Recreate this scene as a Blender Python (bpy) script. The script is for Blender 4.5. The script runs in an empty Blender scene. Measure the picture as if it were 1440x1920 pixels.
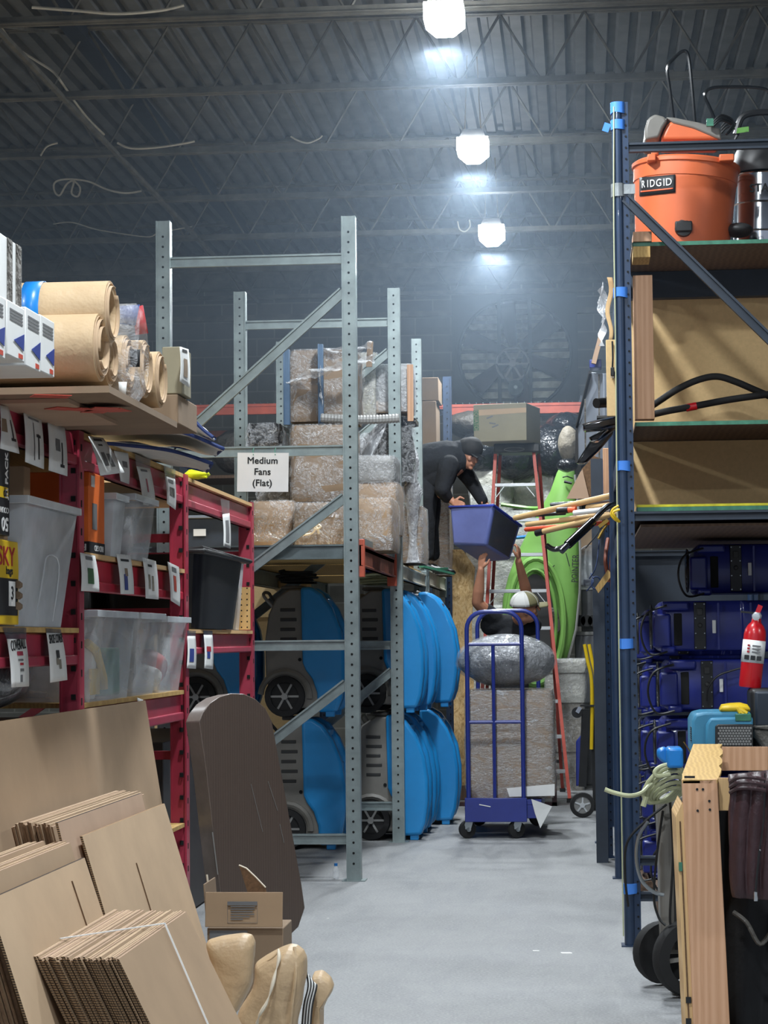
import bpy, math, random
from mathutils import Vector, Matrix
V = Vector
R = math.radians
scene = bpy.context.scene
COL = scene.collection

# ---------------------------------------------------------------- camera
F = 4100.0
EYE = V((0.0, 0.0, 1.38))
CAM_R = (Matrix.Rotation(R(5.09), 3, 'Z') @ Matrix.Rotation(R(90 + 3.35), 3, 'X') @ Matrix.Rotation(R(-0.55), 3, 'Z'))
cd = bpy.data.cameras.new('camera')
cd.sensor_fit = 'HORIZONTAL'
cd.sensor_width = 36.0
cd.lens = F * 36.0 / 1440.0
cd.clip_start = 0.1
cd.clip_end = 200
cam = bpy.data.objects.new('camera', cd)
COL.objects.link(cam)
cam.matrix_world = Matrix.Translation(EYE) @ CAM_R.to_4x4()
scene.camera = cam

# ---------------------------------------------------------------- world, exposure
world = bpy.data.worlds.new('warehouse_ambient')
scene.world = world
world.use_nodes = True
wb = world.node_tree.nodes['Background']
wb.inputs[0].default_value = (0.62, 0.70, 0.86, 1)
wb.inputs[1].default_value = 0.6
scene.view_settings.view_transform = 'Standard'
scene.view_settings.look = 'None'
scene.view_settings.gamma = 1.0
scene.view_settings.exposure = 0.0
scene.view_settings.use_curve_mapping = False
scene.cycles.max_bounces = 8
scene.cycles.transparent_max_bounces = 16
scene.cycles.sample_clamp_indirect = 3.0
scene.cycles.volume_step_rate = 4.0

LAMP_X, LAMP_Z = -0.74, 4.98
LAMP_YS = [19.5, 16.05, 12.6, 9.15, 5.7, 2.25]
LAMP_COL = (0.88, 0.95, 1.0)
LAMP_W = 150.0
for i, y in enumerate(LAMP_YS):
    ld = bpy.data.lights.new('lamp_light', 'AREA')
    ld.shape = 'RECTANGLE'
    ld.size = 0.24
    ld.size_y = 0.24
    ld.energy = LAMP_W
    ld.color = LAMP_COL
    lo = bpy.data.objects.new('lamp_light', ld)
    lo.location = (LAMP_X, y, LAMP_Z - 0.16)
    COL.objects.link(lo)
for (x, y, w) in [(-6.5, 6.0, 260.0), (-6.5, 15.0, 160.0), (5.6, 5.0, 220.0)]:   # area lights added as fill beside the aisle, no fixtures built
    ld = bpy.data.lights.new('side_fill', 'AREA')
    ld.size = 0.5
    ld.energy = w
    ld.color = LAMP_COL
    lo = bpy.data.objects.new('side_fill', ld)
    lo.location = (x, y, 4.9)
    COL.objects.link(lo)

# ---------------------------------------------------------------- pixel -> world on a plane at a real distance
def ray(px, py):
    return (CAM_R @ V(((px - 720.0) / F, -(py - 960.0) / F, -1.0)))
def P(px, py, Y):
    d = ray(px, py)
    return EYE + d * (Y / d.y)
def PX(px, py, X):
    d = ray(px, py)
    return EYE + d * (X / d.x)
def PZ(px, py, Z):
    d = ray(px, py)
    return EYE + d * ((Z - EYE.z) / d.z)
def zx(px0, px1, py0, py1, Y):
    a, b = P(px0, (py0 + py1) / 2, Y), P(px1, (py0 + py1) / 2, Y)
    c, d = P((px0 + px1) / 2, py0, Y), P((px0 + px1) / 2, py1, Y)
    return a.x, b.x, d.z, c.z

# ---------------------------------------------------------------- materials
def lin(h):
    h = h.lstrip('#')
    o = []
    for i in (0, 2, 4):
        c = int(h[i:i + 2], 16) / 255
        o.append(c / 12.92 if c <= 0.04045 else ((c + 0.055) / 1.055) ** 2.4)
    return (o[0], o[1], o[2], 1)
MATS = {}
class NT:
    def __init__(s, name):
        s.m = bpy.data.materials.new(name)
        s.m.use_nodes = True
        s.t = s.m.node_tree
        s.b = s.t.nodes['Principled BSDF']
        s.out = s.t.nodes['Material Output']
    def n(s, typ, **k):
        x = s.t.nodes.new(typ)
        for a, v in k.items():
            if a.startswith('i_'):
                key = a[2:]
                key = int(key) if key.isdigit() else key.replace('_', ' ')
                x.inputs[key].default_value = v
            else:
                setattr(x, a, v)
        return x
    def l(s, a, b):
        s.t.links.new(a, b)
    def coord(s, scale=(1, 1, 1), rot=(0, 0, 0)):
        tc = s.n('ShaderNodeTexCoord')
        mp = s.n('ShaderNodeMapping')
        mp.inputs['Scale'].default_value = scale
        mp.inputs['Rotation'].default_value = rot
        s.l(tc.outputs['Object'], mp.inputs[0])
        return mp.outputs[0]
    def mix(s, fac, a, b):
        x = s.n('ShaderNodeMix', data_type='RGBA')
        for sock, v in ((x.inputs[0], fac), (x.inputs[6], a), (x.inputs[7], b)):
            if hasattr(v, 'is_output'):
                s.l(v, sock)
            else:
                sock.default_value = v
        return x.outputs[2]
    def ramp(s, fac, stops):
        x = s.n('ShaderNodeValToRGB')
        el = x.color_ramp.elements
        while len(el) < len(stops):
            el.new(0.5)
        for e, (p, c) in zip(el, stops):
            e.position = p
            e.color = c if len(c) == 4 else (*c, 1)
        s.l(fac, x.inputs[0])
        return x.outputs[0]
    def noise(s, co, scale=5, detail=4, rough=.5, dist=0):
        x = s.n('ShaderNodeTexNoise')
        x.inputs['Scale'].default_value = scale
        x.inputs['Detail'].default_value = detail
        x.inputs['Roughness'].default_value = rough
        x.inputs['Distortion'].default_value = dist
        s.l(co, x.inputs['Vector'])
        return x.outputs['Fac']
    def bump(s, h, st=.3, dist=.01):
        x = s.n('ShaderNodeBump')
        x.inputs['Strength'].default_value = st
        x.inputs['Distance'].default_value = dist
        s.l(h, x.inputs['Height'])
        s.l(x.outputs[0], s.b.inputs['Normal'])
        return x.outputs[0]
def G(v):
    return (v, v, v, 1)
def mat(name, col='#808080', rough=.5, metal=0., var=.12, vs=6., bump=0., bs=30., sc=(1, 1, 1), coat=0., col2=None, spec=.5, bd=.006):
    if name in MATS:
        return MATS[name]
    n = NT(name)
    c = lin(col)
    co = n.coord(sc)
    f = n.noise(co, vs, 5, .6)
    dark = tuple(x * (1 - var * 1.6) for x in c[:3]) + (1,)
    light = tuple(min(1, x * (1 + var)) for x in c[:3]) + (1,)
    if col2:
        dark = lin(col2)
    n.l(n.ramp(f, [(.3, dark), (.7, light)]), n.b.inputs['Base Color'])
    n.b.inputs['Roughness'].default_value = rough
    n.b.inputs['Metallic'].default_value = metal
    n.b.inputs['Coat Weight'].default_value = coat
    n.b.inputs['Specular IOR Level'].default_value = spec
    if bump:
        n.bump(n.noise(co, bs, 4, .6), bump, bd)
    MATS[name] = n.m
    return n.m
def glow(name, col, st):
    n = NT(name)
    n.b.inputs['Base Color'].default_value = (.8, .8, .8, 1)
    n.b.inputs['Emission Color'].default_value = col
    n.b.inputs['Emission Strength'].default_value = st
    MATS[name] = n.m
    return n.m
def film(name, lo=.05, hi=.65, scale=9., sc=(1, 1, 1), tint=(.9, .92, .95, 1), rough=.12, bump=.9):
    """wrinkled clear stretch film: transparent mixed with glossy white streaks painted as its highlights"""
    n = NT(name)
    co = n.coord(sc)
    f = n.noise(co, scale, 7, .72, .7)
    f2 = n.noise(co, scale * 3.3, 3, .6, 2.2)
    fac = n.ramp(f, [(.42, G(lo)), (.5, G(hi * .55)), (.56, G(lo)), (.66, G(hi)), (.72, G(lo * 1.5))])  # white bands painted in as highlights on the crinkles
    tr = n.n('ShaderNodeBsdfTransparent')
    mx = n.n('ShaderNodeMixShader')
    n.b.inputs['Base Color'].default_value = tint
    n.b.inputs['Roughness'].default_value = rough
    n.b.inputs['Specular IOR Level'].default_value = .9
    n.bump(f2, bump, .03)
    n.l(fac, mx.inputs[0])
    n.l(tr.outputs[0], mx.inputs[1])
    n.l(n.b.outputs[0], mx.inputs[2])
    n.l(mx.outputs[0], n.out.inputs[0])
    MATS[name] = n.m
    return n.m
def clear(name, col='#d8dde2', a=.4, rough=.25, var=.15):
    n = NT(name)
    co = n.coord()
    f = n.noise(co, 7, 3, .5)
    tr = n.n('ShaderNodeBsdfTransparent')
    mx = n.n('ShaderNodeMixShader')
    n.b.inputs['Base Color'].default_value = lin(col)
    n.b.inputs['Roughness'].default_value = rough
    n.l(n.ramp(f, [(.3, G(max(0, a - var))), (.7, G(a + var))]), mx.inputs[0])
    n.l(tr.outputs[0], mx.inputs[1])
    n.l(n.b.outputs[0], mx.inputs[2])
    n.l(mx.outputs[0], n.out.inputs[0])
    MATS[name] = n.m
    return n.m
def wood(name, c1, c2, scale=(1, 1, 1), rings=14, rough=.6, dist=5.):
    n = NT(name)
    co = n.coord(scale)
    w = n.n('ShaderNodeTexWave', wave_type='BANDS', bands_direction='X')
    w.inputs['Scale'].default_value = rings
    w.inputs['Distortion'].default_value = dist
    w.inputs['Detail'].default_value = 3
    w.inputs['Detail Scale'].default_value = .8
    n.l(co, w.inputs[0])
    f = n.noise(co, 30, 4, .6)
    a = n.ramp(w.outputs['Fac'], [(.0, lin(c1)), (.8, lin(c2))])
    n.l(n.mix(f, a, lin(c1)), n.b.inputs['Base Color'])
    n.b.inputs['Roughness'].default_value = rough
    n.bump(f, .15, .003)
    MATS[name] = n.m
    return n.m
def m_concrete():
    n = NT('concrete_floor')
    co = n.coord()
    f = n.noise(co, 1.3, 8, .65, .4)
    f2 = n.noise(n.coord((1, .22, 1)), 7, 6, .7, .6)
    f3 = n.noise(co, 90, 2, .5)
    a = n.ramp(f, [(.3, lin('#66686a')), (.5, lin('#7e8082')), (.72, lin('#909192'))])
    b = n.ramp(f2, [(.35, lin('#5c5e62')), (.55, lin('#8b8c8d'))])
    c = n.mix(.5, a, b)
    d = n.mix(n.ramp(f3, [(.4, G(0)), (.75, G(.25))]), c, lin('#c4c4c2'))
    n.l(d, n.b.inputs['Base Color'])
    n.l(n.ramp(f2, [(.3, G(.5)), (.7, G(.78))]), n.b.inputs['Roughness'])
    n.bump(f3, .12, .003)
    MATS['floor'] = n.m
    return n.m
def m_block():
    n = NT('painted_block_wall')
    tc = n.n('ShaderNodeTexCoord')
    mp = n.n('ShaderNodeMapping')
    mp.inputs['Rotation'].default_value = (R(90), 0, 0)
    n.l(tc.outputs['Object'], mp.inputs[0])
    b = n.n('ShaderNodeTexBrick')
    b.inputs['Scale'].default_value = 1
    b.inputs['Brick Width'].default_value = .4
    b.inputs['Row Height'].default_value = .2
    b.inputs['Mortar Size'].default_value = .008
    b.inputs['Color1'].default_value = lin('#6b6a63')
    b.inputs['Color2'].default_value = lin('#605f5a')
    b.inputs['Mortar'].default_value = lin('#7f7e78')
    n.l(mp.outputs[0], b.inputs[0])
    f = n.noise(n.coord(), 2.2, 6, .6)
    n.l(n.mix(n.ramp(f, [(.35, G(0)), (.75, G(.6))]), b.outputs[0], lin('#35352f')), n.b.inputs['Base Color'])
    n.b.inputs['Roughness'].default_value = .85
    n.bump(b.outputs['Fac'], -.4, .01)
    MATS['block'] = n.m
    return n.m
def m_corr():
    """the cut edge of corrugated board: fluted brown line pattern"""
    n = NT('corrugated_edge')
    co = n.coord((1, 1, 1))
    w = n.n('ShaderNodeTexWave', wave_type='BANDS', bands_direction='Z')
    w.inputs['Scale'].default_value = 48
    w.inputs['Distortion'].default_value = 1.2
    w.inputs['Detail'].default_value = 2
    n.l(co, w.inputs[0])
    n.l(n.ramp(w.outputs['Fac'], [(.3, lin('#35261a')), (.8, lin('#8e7150'))]), n.b.inputs['Base Color'])
    n.b.inputs['Roughness'].default_value = .9
    MATS['corr'] = n.m
    return n.m
def m_osb():
    n = NT('strand_board')
    co = n.coord((1, 1, .45))
    v = n.n('ShaderNodeTexVoronoi')
    v.inputs['Scale'].default_value = 26
    n.l(co, v.inputs['Vector'])
    f = n.noise(n.coord((1, 1, .6)), 22, 4, .7, 1.5)
    a = n.ramp(f, [(.3, lin('#8f6d3f')), (.5, lin('#c9a772')), (.7, lin('#e0c79a'))])
    vd = n.ramp(v.outputs['Distance'], [(.0, G(.75)), (.6, G(1.0))])
    mm = n.n('ShaderNodeMix', data_type='RGBA', blend_type='MULTIPLY')
    mm.inputs[0].default_value = .6
    n.l(a, mm.inputs[6]); n.l(vd, mm.inputs[7])
    n.l(mm.outputs[2], n.b.inputs['Base Color'])
    n.b.inputs['Roughness'].default_value = .8
    MATS['osb'] = n.m
    return n.m
def m_hex(name='hex_mesh'):
    n = NT(name)
    co = n.coord((1, 1, 1))
    v = n.n('ShaderNodeTexVoronoi')
    v.feature = 'DISTANCE_TO_EDGE'
    v.inputs['Scale'].default_value = 70
    v.inputs['Randomness'].default_value = .0
    n.l(co, v.inputs['Vector'])
    n.l(n.ramp(v.outputs['Distance'], [(.1, lin('#20262a')), (.2, lin('#9aa6aa'))]), n.b.inputs['Base Color'])
    MATS[name] = n.m
    return n.m
m_concrete(); m_block(); m_corr(); m_osb()
mat('deck', '#6a6d6e', .6, .2, .18, 3., .1)
mat('joist', '#6b6960', .65, .2, .3, 5.)
mat('wirewhite', '#c9c4b4', .6)
mat('galv', '#8e9a9a', .42, .55, .14, 9., .05, 60)
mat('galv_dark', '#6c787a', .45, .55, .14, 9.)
mat('hole', '#0b0c0d', .9, 0, 0)
mat('red', '#a83248', .45, 0, .10, 5., .04, 40, coat=.15)
mat('redpaint', '#b5243a', .4, 0, .08, 5.)
mat('orange_steel', '#c65a41', .5, 0, .15, 6.)
mat('rust_steel', '#8a4a36', .6, 0, .3, 12.)
mat('rackblue', '#20344f', .42, 0, .16, 6., .04, coat=.2)
mat('rackdark', '#2b3440', .5, 0, .15, 6.)
mat('tape_blue', '#3f7fd6', .6, 0, .08)
mat('duct', '#8f9496', .4, .4, .15, 20, .3, 30)
mat('card', '#a0866a', .85, 0, .08, 2.5, .05, 90, bd=.002)
mat('card_dark', '#85705a', .85, 0, .1, 3., .05, 90, bd=.002)
mat('card_light', '#b59a7c', .85, 0, .07, 3., .05, 90, bd=.002)
mat('card_pink', '#ad9078', .85, 0, .07, 3., .05, 90, bd=.002)
mat('card_green', '#8d8670', .85, 0, .08, 3.)
mat('kraft', '#c0a582', .45, 0, .08, 3., .5, 9., bd=.02)
mat('kraft_torn', '#e8ddc8', .8)
mat('corr2', '#6a4f37', .9, 0, .25, 60)
mat('white', '#e4e4e2', .5, 0, .03)
mat('paper', '#dfe0de', .55, 0, .04, 5, .1, 10)
mat('white_gloss', '#e8e9ea', .2, 0, .02)
mat('ink', '#17191c', .6, 0, .0)
mat('ink_grey', '#6b6c6e', .6, 0, .05)
mat('black', '#131416', .45, 0, .2)
mat('black_gloss', '#0d0e10', .18, 0, .1, coat=.4)
mat('rubber', '#1a1a1b', .8, 0, .2)
mat('plastic_grey', '#75726c', .5, 0, .08, 8, .08, 60)
mat('plastic_dk', '#2b2b2b', .5, 0, .1, 8)
mat('plastic_lt', '#8a8a88', .5, 0, .08)
mat('lt_blue', '#1c86c8', .38, 0, .05, 6, .05, 80, coat=.15)
mat('teal', '#3f86a8', .5, 0, .1)
mat('royal', '#182474', .38, 0, .12, 5, .05, 60, coat=.15)
mat('truck_blue', '#22307f', .35, 0, .08, 6, coat=.3)
mat('bright_blue', '#1e7fcf', .35, 0, .06, coat=.2)
mat('tote_blue', '#5f6aa2', .35, 0, .12, 4)
mat('chrome', '#c9ccd0', .12, 1., .04)
mat('steel', '#9aa0a4', .3, .9, .08)
mat('alu', '#cfd2d4', .35, .6, .05)
mat('ladder', '#c14a38', .5, 0, .1, 8)
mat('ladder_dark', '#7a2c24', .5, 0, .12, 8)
mat('kayak', '#82b45c', .4, 0, .07, 3., .06, 50)
mat('kayak_dark', '#4c8a24', .5, 0, .1)
mat('wrap_white', '#b9b8ae', .35, 0, .15, 5., .9, 9., bd=.04, coat=.3)
mat('bag_black', '#17191d', .28, 0, .3, 6., 1., 8., bd=.05, coat=.5)
mat('bag_grey', '#5a5650', .6, 0, .2, 6., .8, 10., bd=.04)
mat('bag_silver', '#6d6f72', .32, .1, .25, 6., 1., 9., bd=.05, coat=.5)
mat('beige_sack', '#7d7566', .7, 0, .12, 5., .7, 6., bd=.04)
mat('yellow', '#dcb81e', .45, 0, .06)
mat('neon', '#dfe81e', .5, 0, .05)
mat('orange', '#d2683c', .45, 0, .06, 4., .05, 60)
mat('orange_box', '#e06a22', .6, 0, .05)
mat('hot_orange', '#e8643c', .5)
mat('extred', '#c2121f', .3, 0, .05, coat=.4)
mat('edge_brown', '#857972', .3, 0, .15, 8)
mat('steel_blue', '#4a627c', .45, .2, .1)
mat('leather', '#3a2428', .42, 0, .2, 12., .5, 60., bd=.006)
mat('cloth_black', '#0e0f12', .95, 0, .3, 10., .4, 30.)
mat('jacket', '#12151b', .9, 0, .3, 10., .5, 14., bd=.02)
mat('skin', '#a8745a', .55, 0, .08, 8)
mat('cap_white', '#c9c8c4', .8, 0, .05)
mat('cap_olive', '#6d6848', .8, 0, .1)
mat('hair', '#15110f', .8)
mat('hose', '#b9bd98', .45, 0, .08)
mat('grey_panel', '#8f96a2', .45, .1, .06, 4)
mat('fabric_white', '#d4d0c8', .8, 0, .1, 4, .3, 12)
mat('fabric_blue', '#2c3f74', .8, 0, .2, 20, .3, 30)
mat('tan_board', '#b39259', .8, 0, .06, 40, .05, 100)
mat('mdf', '#d3b381', .8, 0, .05, 60)
mat('tan_perf', '#cfa66a', .7, 0, .04)
mat('yellow_box', '#d8b41c', .5, 0, .04)
mat('red_ink', '#a8202c', .5)
mat('blue_ink', '#2a3f8c', .5)
mat('green_ink', '#3c6640', .6)
mat('cooler_grey', '#6c6e72', .55)
mat('paint_green', '#3f7a62', .5, 0, .25, 20)
mat('paint_yellow', '#c9c02a', .6, 0, .2, 20)
mat('brass', '#b9964e', .25, .9, .1)
mat('copper', '#8a5a3c', .3, .8, .1)
mat('tool_orange', '#d4502c', .5)
mat('denim', '#23365c', .8, 0, .2, 20)
mat('dark_louvre', '#3c3a37', .7, 0, .3, 8)
mat('louvre', '#b9bcb0', .6, .1, .35, 5)
mat('fan_blade', '#3a2a25', .7, .1, .3, 6)
mat('fan_frame', '#2c3130', .65, .2, .2, 5)
wood('pine', '#d2a583', '#b88862', (7, 7, .35), 1.6, .65, 9)
wood('pine_side', '#e0bd8a', '#b58a54', (30, 30, .4), 2.0, .7, 1)
wood('ply', '#c9a565', '#a9844a', (3, 3, 3), 6., .7, 6)
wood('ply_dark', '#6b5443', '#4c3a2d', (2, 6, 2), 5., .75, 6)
wood('brown_board', '#54473f', '#463a35', (12, 12, .5), 3., .35, 3)
wood('handle_wood', '#c9a878', '#a98350', (20, 2, 20), 3., .5, 2)
film('stretch', .08, .7, 9., rough=.06, bump=1.)
film('stretch_lines', .22, .95, 7., (1, 1, 3.0), rough=.06, bump=1.)
film('stretch_thick', .35, .95, 4., rough=.2)
film('film_bag', .12, .5, 6., rough=.08)
clear('bin_clear', '#eef2f5', .25, .15, .12)
clear('bin_frost', '#e6ebf0', .52, .3, .1)
clear('lid_clear', '#dde2e6', .7, .2, .08)
clear('sleeve', '#e8ecf0', .25, .05, .12)
clear('smoke', '#5c5f66', .6, .2, .1)

# ---------------------------------------------------------------- mesh builder
class MB:
    def __init__(s):
        s.v, s.f, s.m = [], [], []
    def add(s, vs, fs, m=0):
        o = len(s.v)
        s.v += [V(x) for x in vs]
        s.f += [tuple(i + o for i in f) for f in fs]
        s.m += [m] * len(fs)
        return s
    def box(s, x0, x1, y0, y1, z0, z1, m=0):
        return s.add([(x, y, z) for z in (z0, z1) for y in (y0, y1) for x in (x0, x1)],
                     [(0, 2, 3, 1), (4, 5, 7, 6), (0, 1, 5, 4), (2, 6, 7, 3), (0, 4, 6, 2), (1, 3, 7, 5)], m)
    def hexa(s, b, t, m=0):
        """b, t: four corners each, same winding"""
        return s.add(list(b) + list(t), [(3, 2, 1, 0), (4, 5, 6, 7), (0, 1, 5, 4), (1, 2, 6, 5), (2, 3, 7, 6), (3, 0, 4, 7)], m)
    def obox(s, c, sz, M=None, m=0):
        c = V(c); M = M or Matrix.Identity(3)
        a, b, d = (x / 2 for x in sz)
        vs = [c + M @ V((x * a, y * b, z * d)) for z in (-1, 1) for y in (-1, 1) for x in (-1, 1)]
        return s.add(vs, [(0, 2, 3, 1), (4, 5, 7, 6), (0, 1, 5, 4), (2, 6, 7, 3), (0, 4, 6, 2), (1, 3, 7, 5)], m)
    def beam(s, p, q, w, h, m=0, up=(0, 0, 1)):
        p, q = V(p), V(q)
        d = (q - p)
        L = d.length
        d.normalize()
        u = V(up)
        if abs(d.dot(u)) > .98:
            u = V((0, 1, 0))
        sx = d.cross(u).normalized()
        uz = sx.cross(d).normalized()
        M = Matrix((sx, d, uz)).transposed()
        return s.obox((p + q) / 2, (w, L, h), M, m)
    def tube(s, pts, r, n=8, m=0, cap=True, closed=False):
        pts = [V(p) for p in pts]
        k = len(pts)
        rs = r if isinstance(r, (list, tuple)) else [r] * k
        vs, fs = [], []
        prev = None
        for i, p in enumerate(pts):
            if closed:
                t = pts[(i + 1) % k] - pts[(i - 1) % k]
            else:
                t = pts[min(i + 1, k - 1)] - pts[max(i - 1, 0)]
            t = t.normalized() if t.length > 1e-9 else V((0, 0, 1))
            if prev is None:
                a = V((0, 0, 1)) if abs(t.z) < .9 else V((1, 0, 0))
                u = t.cross(a).normalized()
            else:
                u = (prev - t * prev.dot(t))
                u = u.normalized() if u.length > 1e-6 else t.orthogonal().normalized()
            prev = u
            w = t.cross(u)
            for j in range(n):
                a = 2 * math.pi * j / n
                vs.append(p + (u * math.cos(a) + w * math.sin(a)) * rs[i])
        for i in range(k if closed else k - 1):
            for j in range(n):
                a, b = i * n + j, i * n + (j + 1) % n
                c, d = ((i + 1) % k) * n + (j + 1) % n, ((i + 1) % k) * n + j
                fs.append((a, b, c, d))
        if cap and not closed:
            fs.append(tuple(range(n - 1, -1, -1)))
            fs.append(tuple((k - 1) * n + j for j in range(n)))
        return s.add(vs, fs, m)
    def lathe(s, prof, c=(0, 0, 0), M=None, n=20, m=0, cap=True):
        c = V(c); M = M or Matrix.Identity(3)
        vs, fs = [], []
        for (r, z) in prof:
            for j in range(n):
                a = 2 * math.pi * j / n
                vs.append(c + M @ V((r * math.cos(a), r * math.sin(a), z)))
        for i in range(len(prof) - 1):
            for j in range(n):
                fs.append((i * n + j, i * n + (j + 1) % n, (i + 1) * n + (j + 1) % n, (i + 1) * n + j))
        if cap:
            fs.append(tuple(range(n - 1, -1, -1)))
            fs.append(tuple((len(prof) - 1) * n + j for j in range(n)))
        return s.add(vs, fs, m)
    def ext(s, pts, vec, m=0, m2=None):
        """extrude a planar outline by vec; m2 = material of the rim"""
        pts = [V(p) for p in pts]
        k = len(pts)
        vec = V(vec)
        o = len(s.v)
        s.v += pts + [p + vec for p in pts]
        s.f += [tuple(o + i for i in range(k)), tuple(o + k + i for i in range(k - 1, -1, -1))]
        s.m += [m, m]
        for i in range(k):
            j = (i + 1) % k
            s.f.append((o + j, o + i, o + k + i, o + k + j))
            s.m.append(m if m2 is None else m2)
        return s
    def sph(s, c, r, n=12, m=0, M=None, jit=0, seed=0):
        c = V(c); M = M or Matrix.Identity(3)
        r = r if isinstance(r, (list, tuple)) else (r, r, r)
        rng = random.Random(seed)
        vs, fs = [], []
        k = max(6, n // 2 + 1)
        vs.append(c + M @ V((0, 0, -r[2])))
        for i in range(1, k):
            t = math.pi * i / k - math.pi / 2
            for j in range(n):
                a = 2 * math.pi * j / n
                q = 1 + (rng.random() - .5) * jit
                vs.append(c + M @ V((r[0] * math.cos(t) * math.cos(a) * q, r[1] * math.cos(t) * math.sin(a) * q, r[2] * math.sin(t) * q)))
        vs.append(c + M @ V((0, 0, r[2])))
        L = len(vs) - 1
        for j in range(n):
            fs.append((0, 1 + (j + 1) % n, 1 + j))
            fs.append((L, 1 + (k - 2) * n + j, 1 + (k - 2) * n + (j + 1) % n))
        for i in range(k - 2):
            for j in range(n):
                a, b = 1 + i * n + j, 1 + i * n + (j + 1) % n
                fs.append((a, b, b + n, a + n))
        return s.add(vs, fs, m)
    def grid(s, fn, nu, nv, m=0, cu=False):
        vs = [fn(i / nu, j / nv) for j in range(nv + 1) for i in range(nu + 1)]
        fs = [(j * (nu + 1) + i, j * (nu + 1) + i + 1, (j + 1) * (nu + 1) + i + 1, (j + 1) * (nu + 1) + i) for j in range(nv) for i in range(nu)]
        return s.add(vs, fs, m)
    def loft(s, rings, m=0, cap=True):
        n = len(rings[0])
        vs = [p for r in rings for p in r]
        fs = []
        for i in range(len(rings) - 1):
            for j in range(n):
                fs.append((i * n + j, i * n + (j + 1) % n, (i + 1) * n + (j + 1) % n, (i + 1) * n + j))
        if cap:
            fs.append(tuple(range(n - 1, -1, -1)))
            fs.append(tuple((len(rings) - 1) * n + j for j in range(n)))
        return s.add(vs, fs, m)
    def disc(s, c, r, normal, n=10, m=0, t=.002):
        M = V(normal).normalized().to_track_quat('Z', 'Y').to_matrix()
        return s.lathe([(r, 0), (r, t)], c, M, n, m)

WL = {}
def wloc(o):
    return WL.get(o.name, V((0, 0, 0))) if o else V((0, 0, 0))
def B(mb, name, mats, parent=None, bevel=0., seg=2, smooth=40, solid=0., sub=0, label=None, wav=0., flip=False):
    """link a builder as ONE mesh object; vertices are in world coordinates"""
    if isinstance(mats, str):
        mats = [mats]
    xs = [v.x for v in mb.v]; ys = [v.y for v in mb.v]; zs = [v.z for v in mb.v]
    org = V(((min(xs) + max(xs)) / 2, (min(ys) + max(ys)) / 2, min(zs)))
    me = bpy.data.meshes.new(name)
    me.from_pydata([v - org for v in mb.v], [], mb.f)
    for m in mats:
        me.materials.append(MATS[m])
    if len(mats) > 1:
        me.polygons.foreach_set('material_index', mb.m)
    me.update()
    o = bpy.data.objects.new(name, me)
    COL.objects.link(o)
    if parent:
        o.parent = parent
        o.location = org - wloc(parent)
    else:
        o.location = org
    WL[o.name] = org
    if smooth:
        me.polygons.foreach_set('use_smooth', [True] * len(me.polygons))
        if smooth < 180 and not sub:
            me.set_sharp_from_angle(angle=R(smooth))
    if solid:
        md = o.modifiers.new('thickness', 'SOLIDIFY'); md.thickness = solid; md.offset = 0
    if bevel:
        md = o.modifiers.new('bevel', 'BEVEL'); md.width = bevel; md.segments = seg; md.limit_method = 'ANGLE'; md.angle_limit = R(35)
    if sub:
        md = o.modifiers.new('subdivision', 'SUBSURF'); md.levels = sub; md.render_levels = sub
    if wav:
        sub2 = o.modifiers.new('subdivision', 'SUBSURF'); sub2.subdivision_type = 'SIMPLE'; sub2.levels = sub2.render_levels = 3
        tx = bpy.data.textures.new('wrinkle', 'CLOUDS'); tx.noise_scale = .18; tx.noise_depth = 3
        md = o.modifiers.new('wrinkle', 'DISPLACE'); md.texture = tx; md.strength = wav; md.texture_coords = 'GLOBAL'; md.mid_level = .5
    if label:
        o['label'] = label
    return o
def T(name, label, cat, loc=(0, 0, 0), group=None, rz=0):
    o = bpy.data.objects.new(name, None)
    o.empty_display_size = .1
    o.location = loc
    o.rotation_euler = (0, 0, rz)
    COL.objects.link(o)
    WL[o.name] = V(loc)
    o['label'] = label
    o['category'] = cat
    if group:
        o['group'] = group
    return o
def tag(o, label, cat, group=None):
    o['label'] = label
    o['category'] = cat
    if group:
        o['group'] = group
    return o
def S(o):
    o['kind'] = 'structure'
    return o
def one(mb, name, mats, label, cat, group=None, **k):
    return tag(B(mb, name, mats, **k), label, cat, group)
def copy_tree(root, loc, rot=None, label=None, group=None):
    c = root.copy(); COL.objects.link(c)
    c.location = loc
    WL[c.name] = V(loc)
    if rot is not None:
        c.rotation_euler = rot
    if label:
        c['label'] = label
    if group:
        c['group'] = group
    for ch in list(root.children):
        d = ch.copy(); COL.objects.link(d); d.parent = c
        for g in list(ch.children):
            e = g.copy(); COL.objects.link(e); e.parent = d
    return c
def rot3(x=0, y=0, z=0):
    return Matrix.Rotation(R(z), 3, 'Z') @ Matrix.Rotation(R(y), 3, 'Y') @ Matrix.Rotation(R(x), 3, 'X')
def frame3(nrm, up=(0, 0, 1)):
    """columns: right, up, out for lettering on a face whose outward normal is nrm"""
    z = V(nrm).normalized()
    x = V(up).cross(z).normalized()
    y = z.cross(x)
    return Matrix((x, y, z)).transposed()
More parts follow.
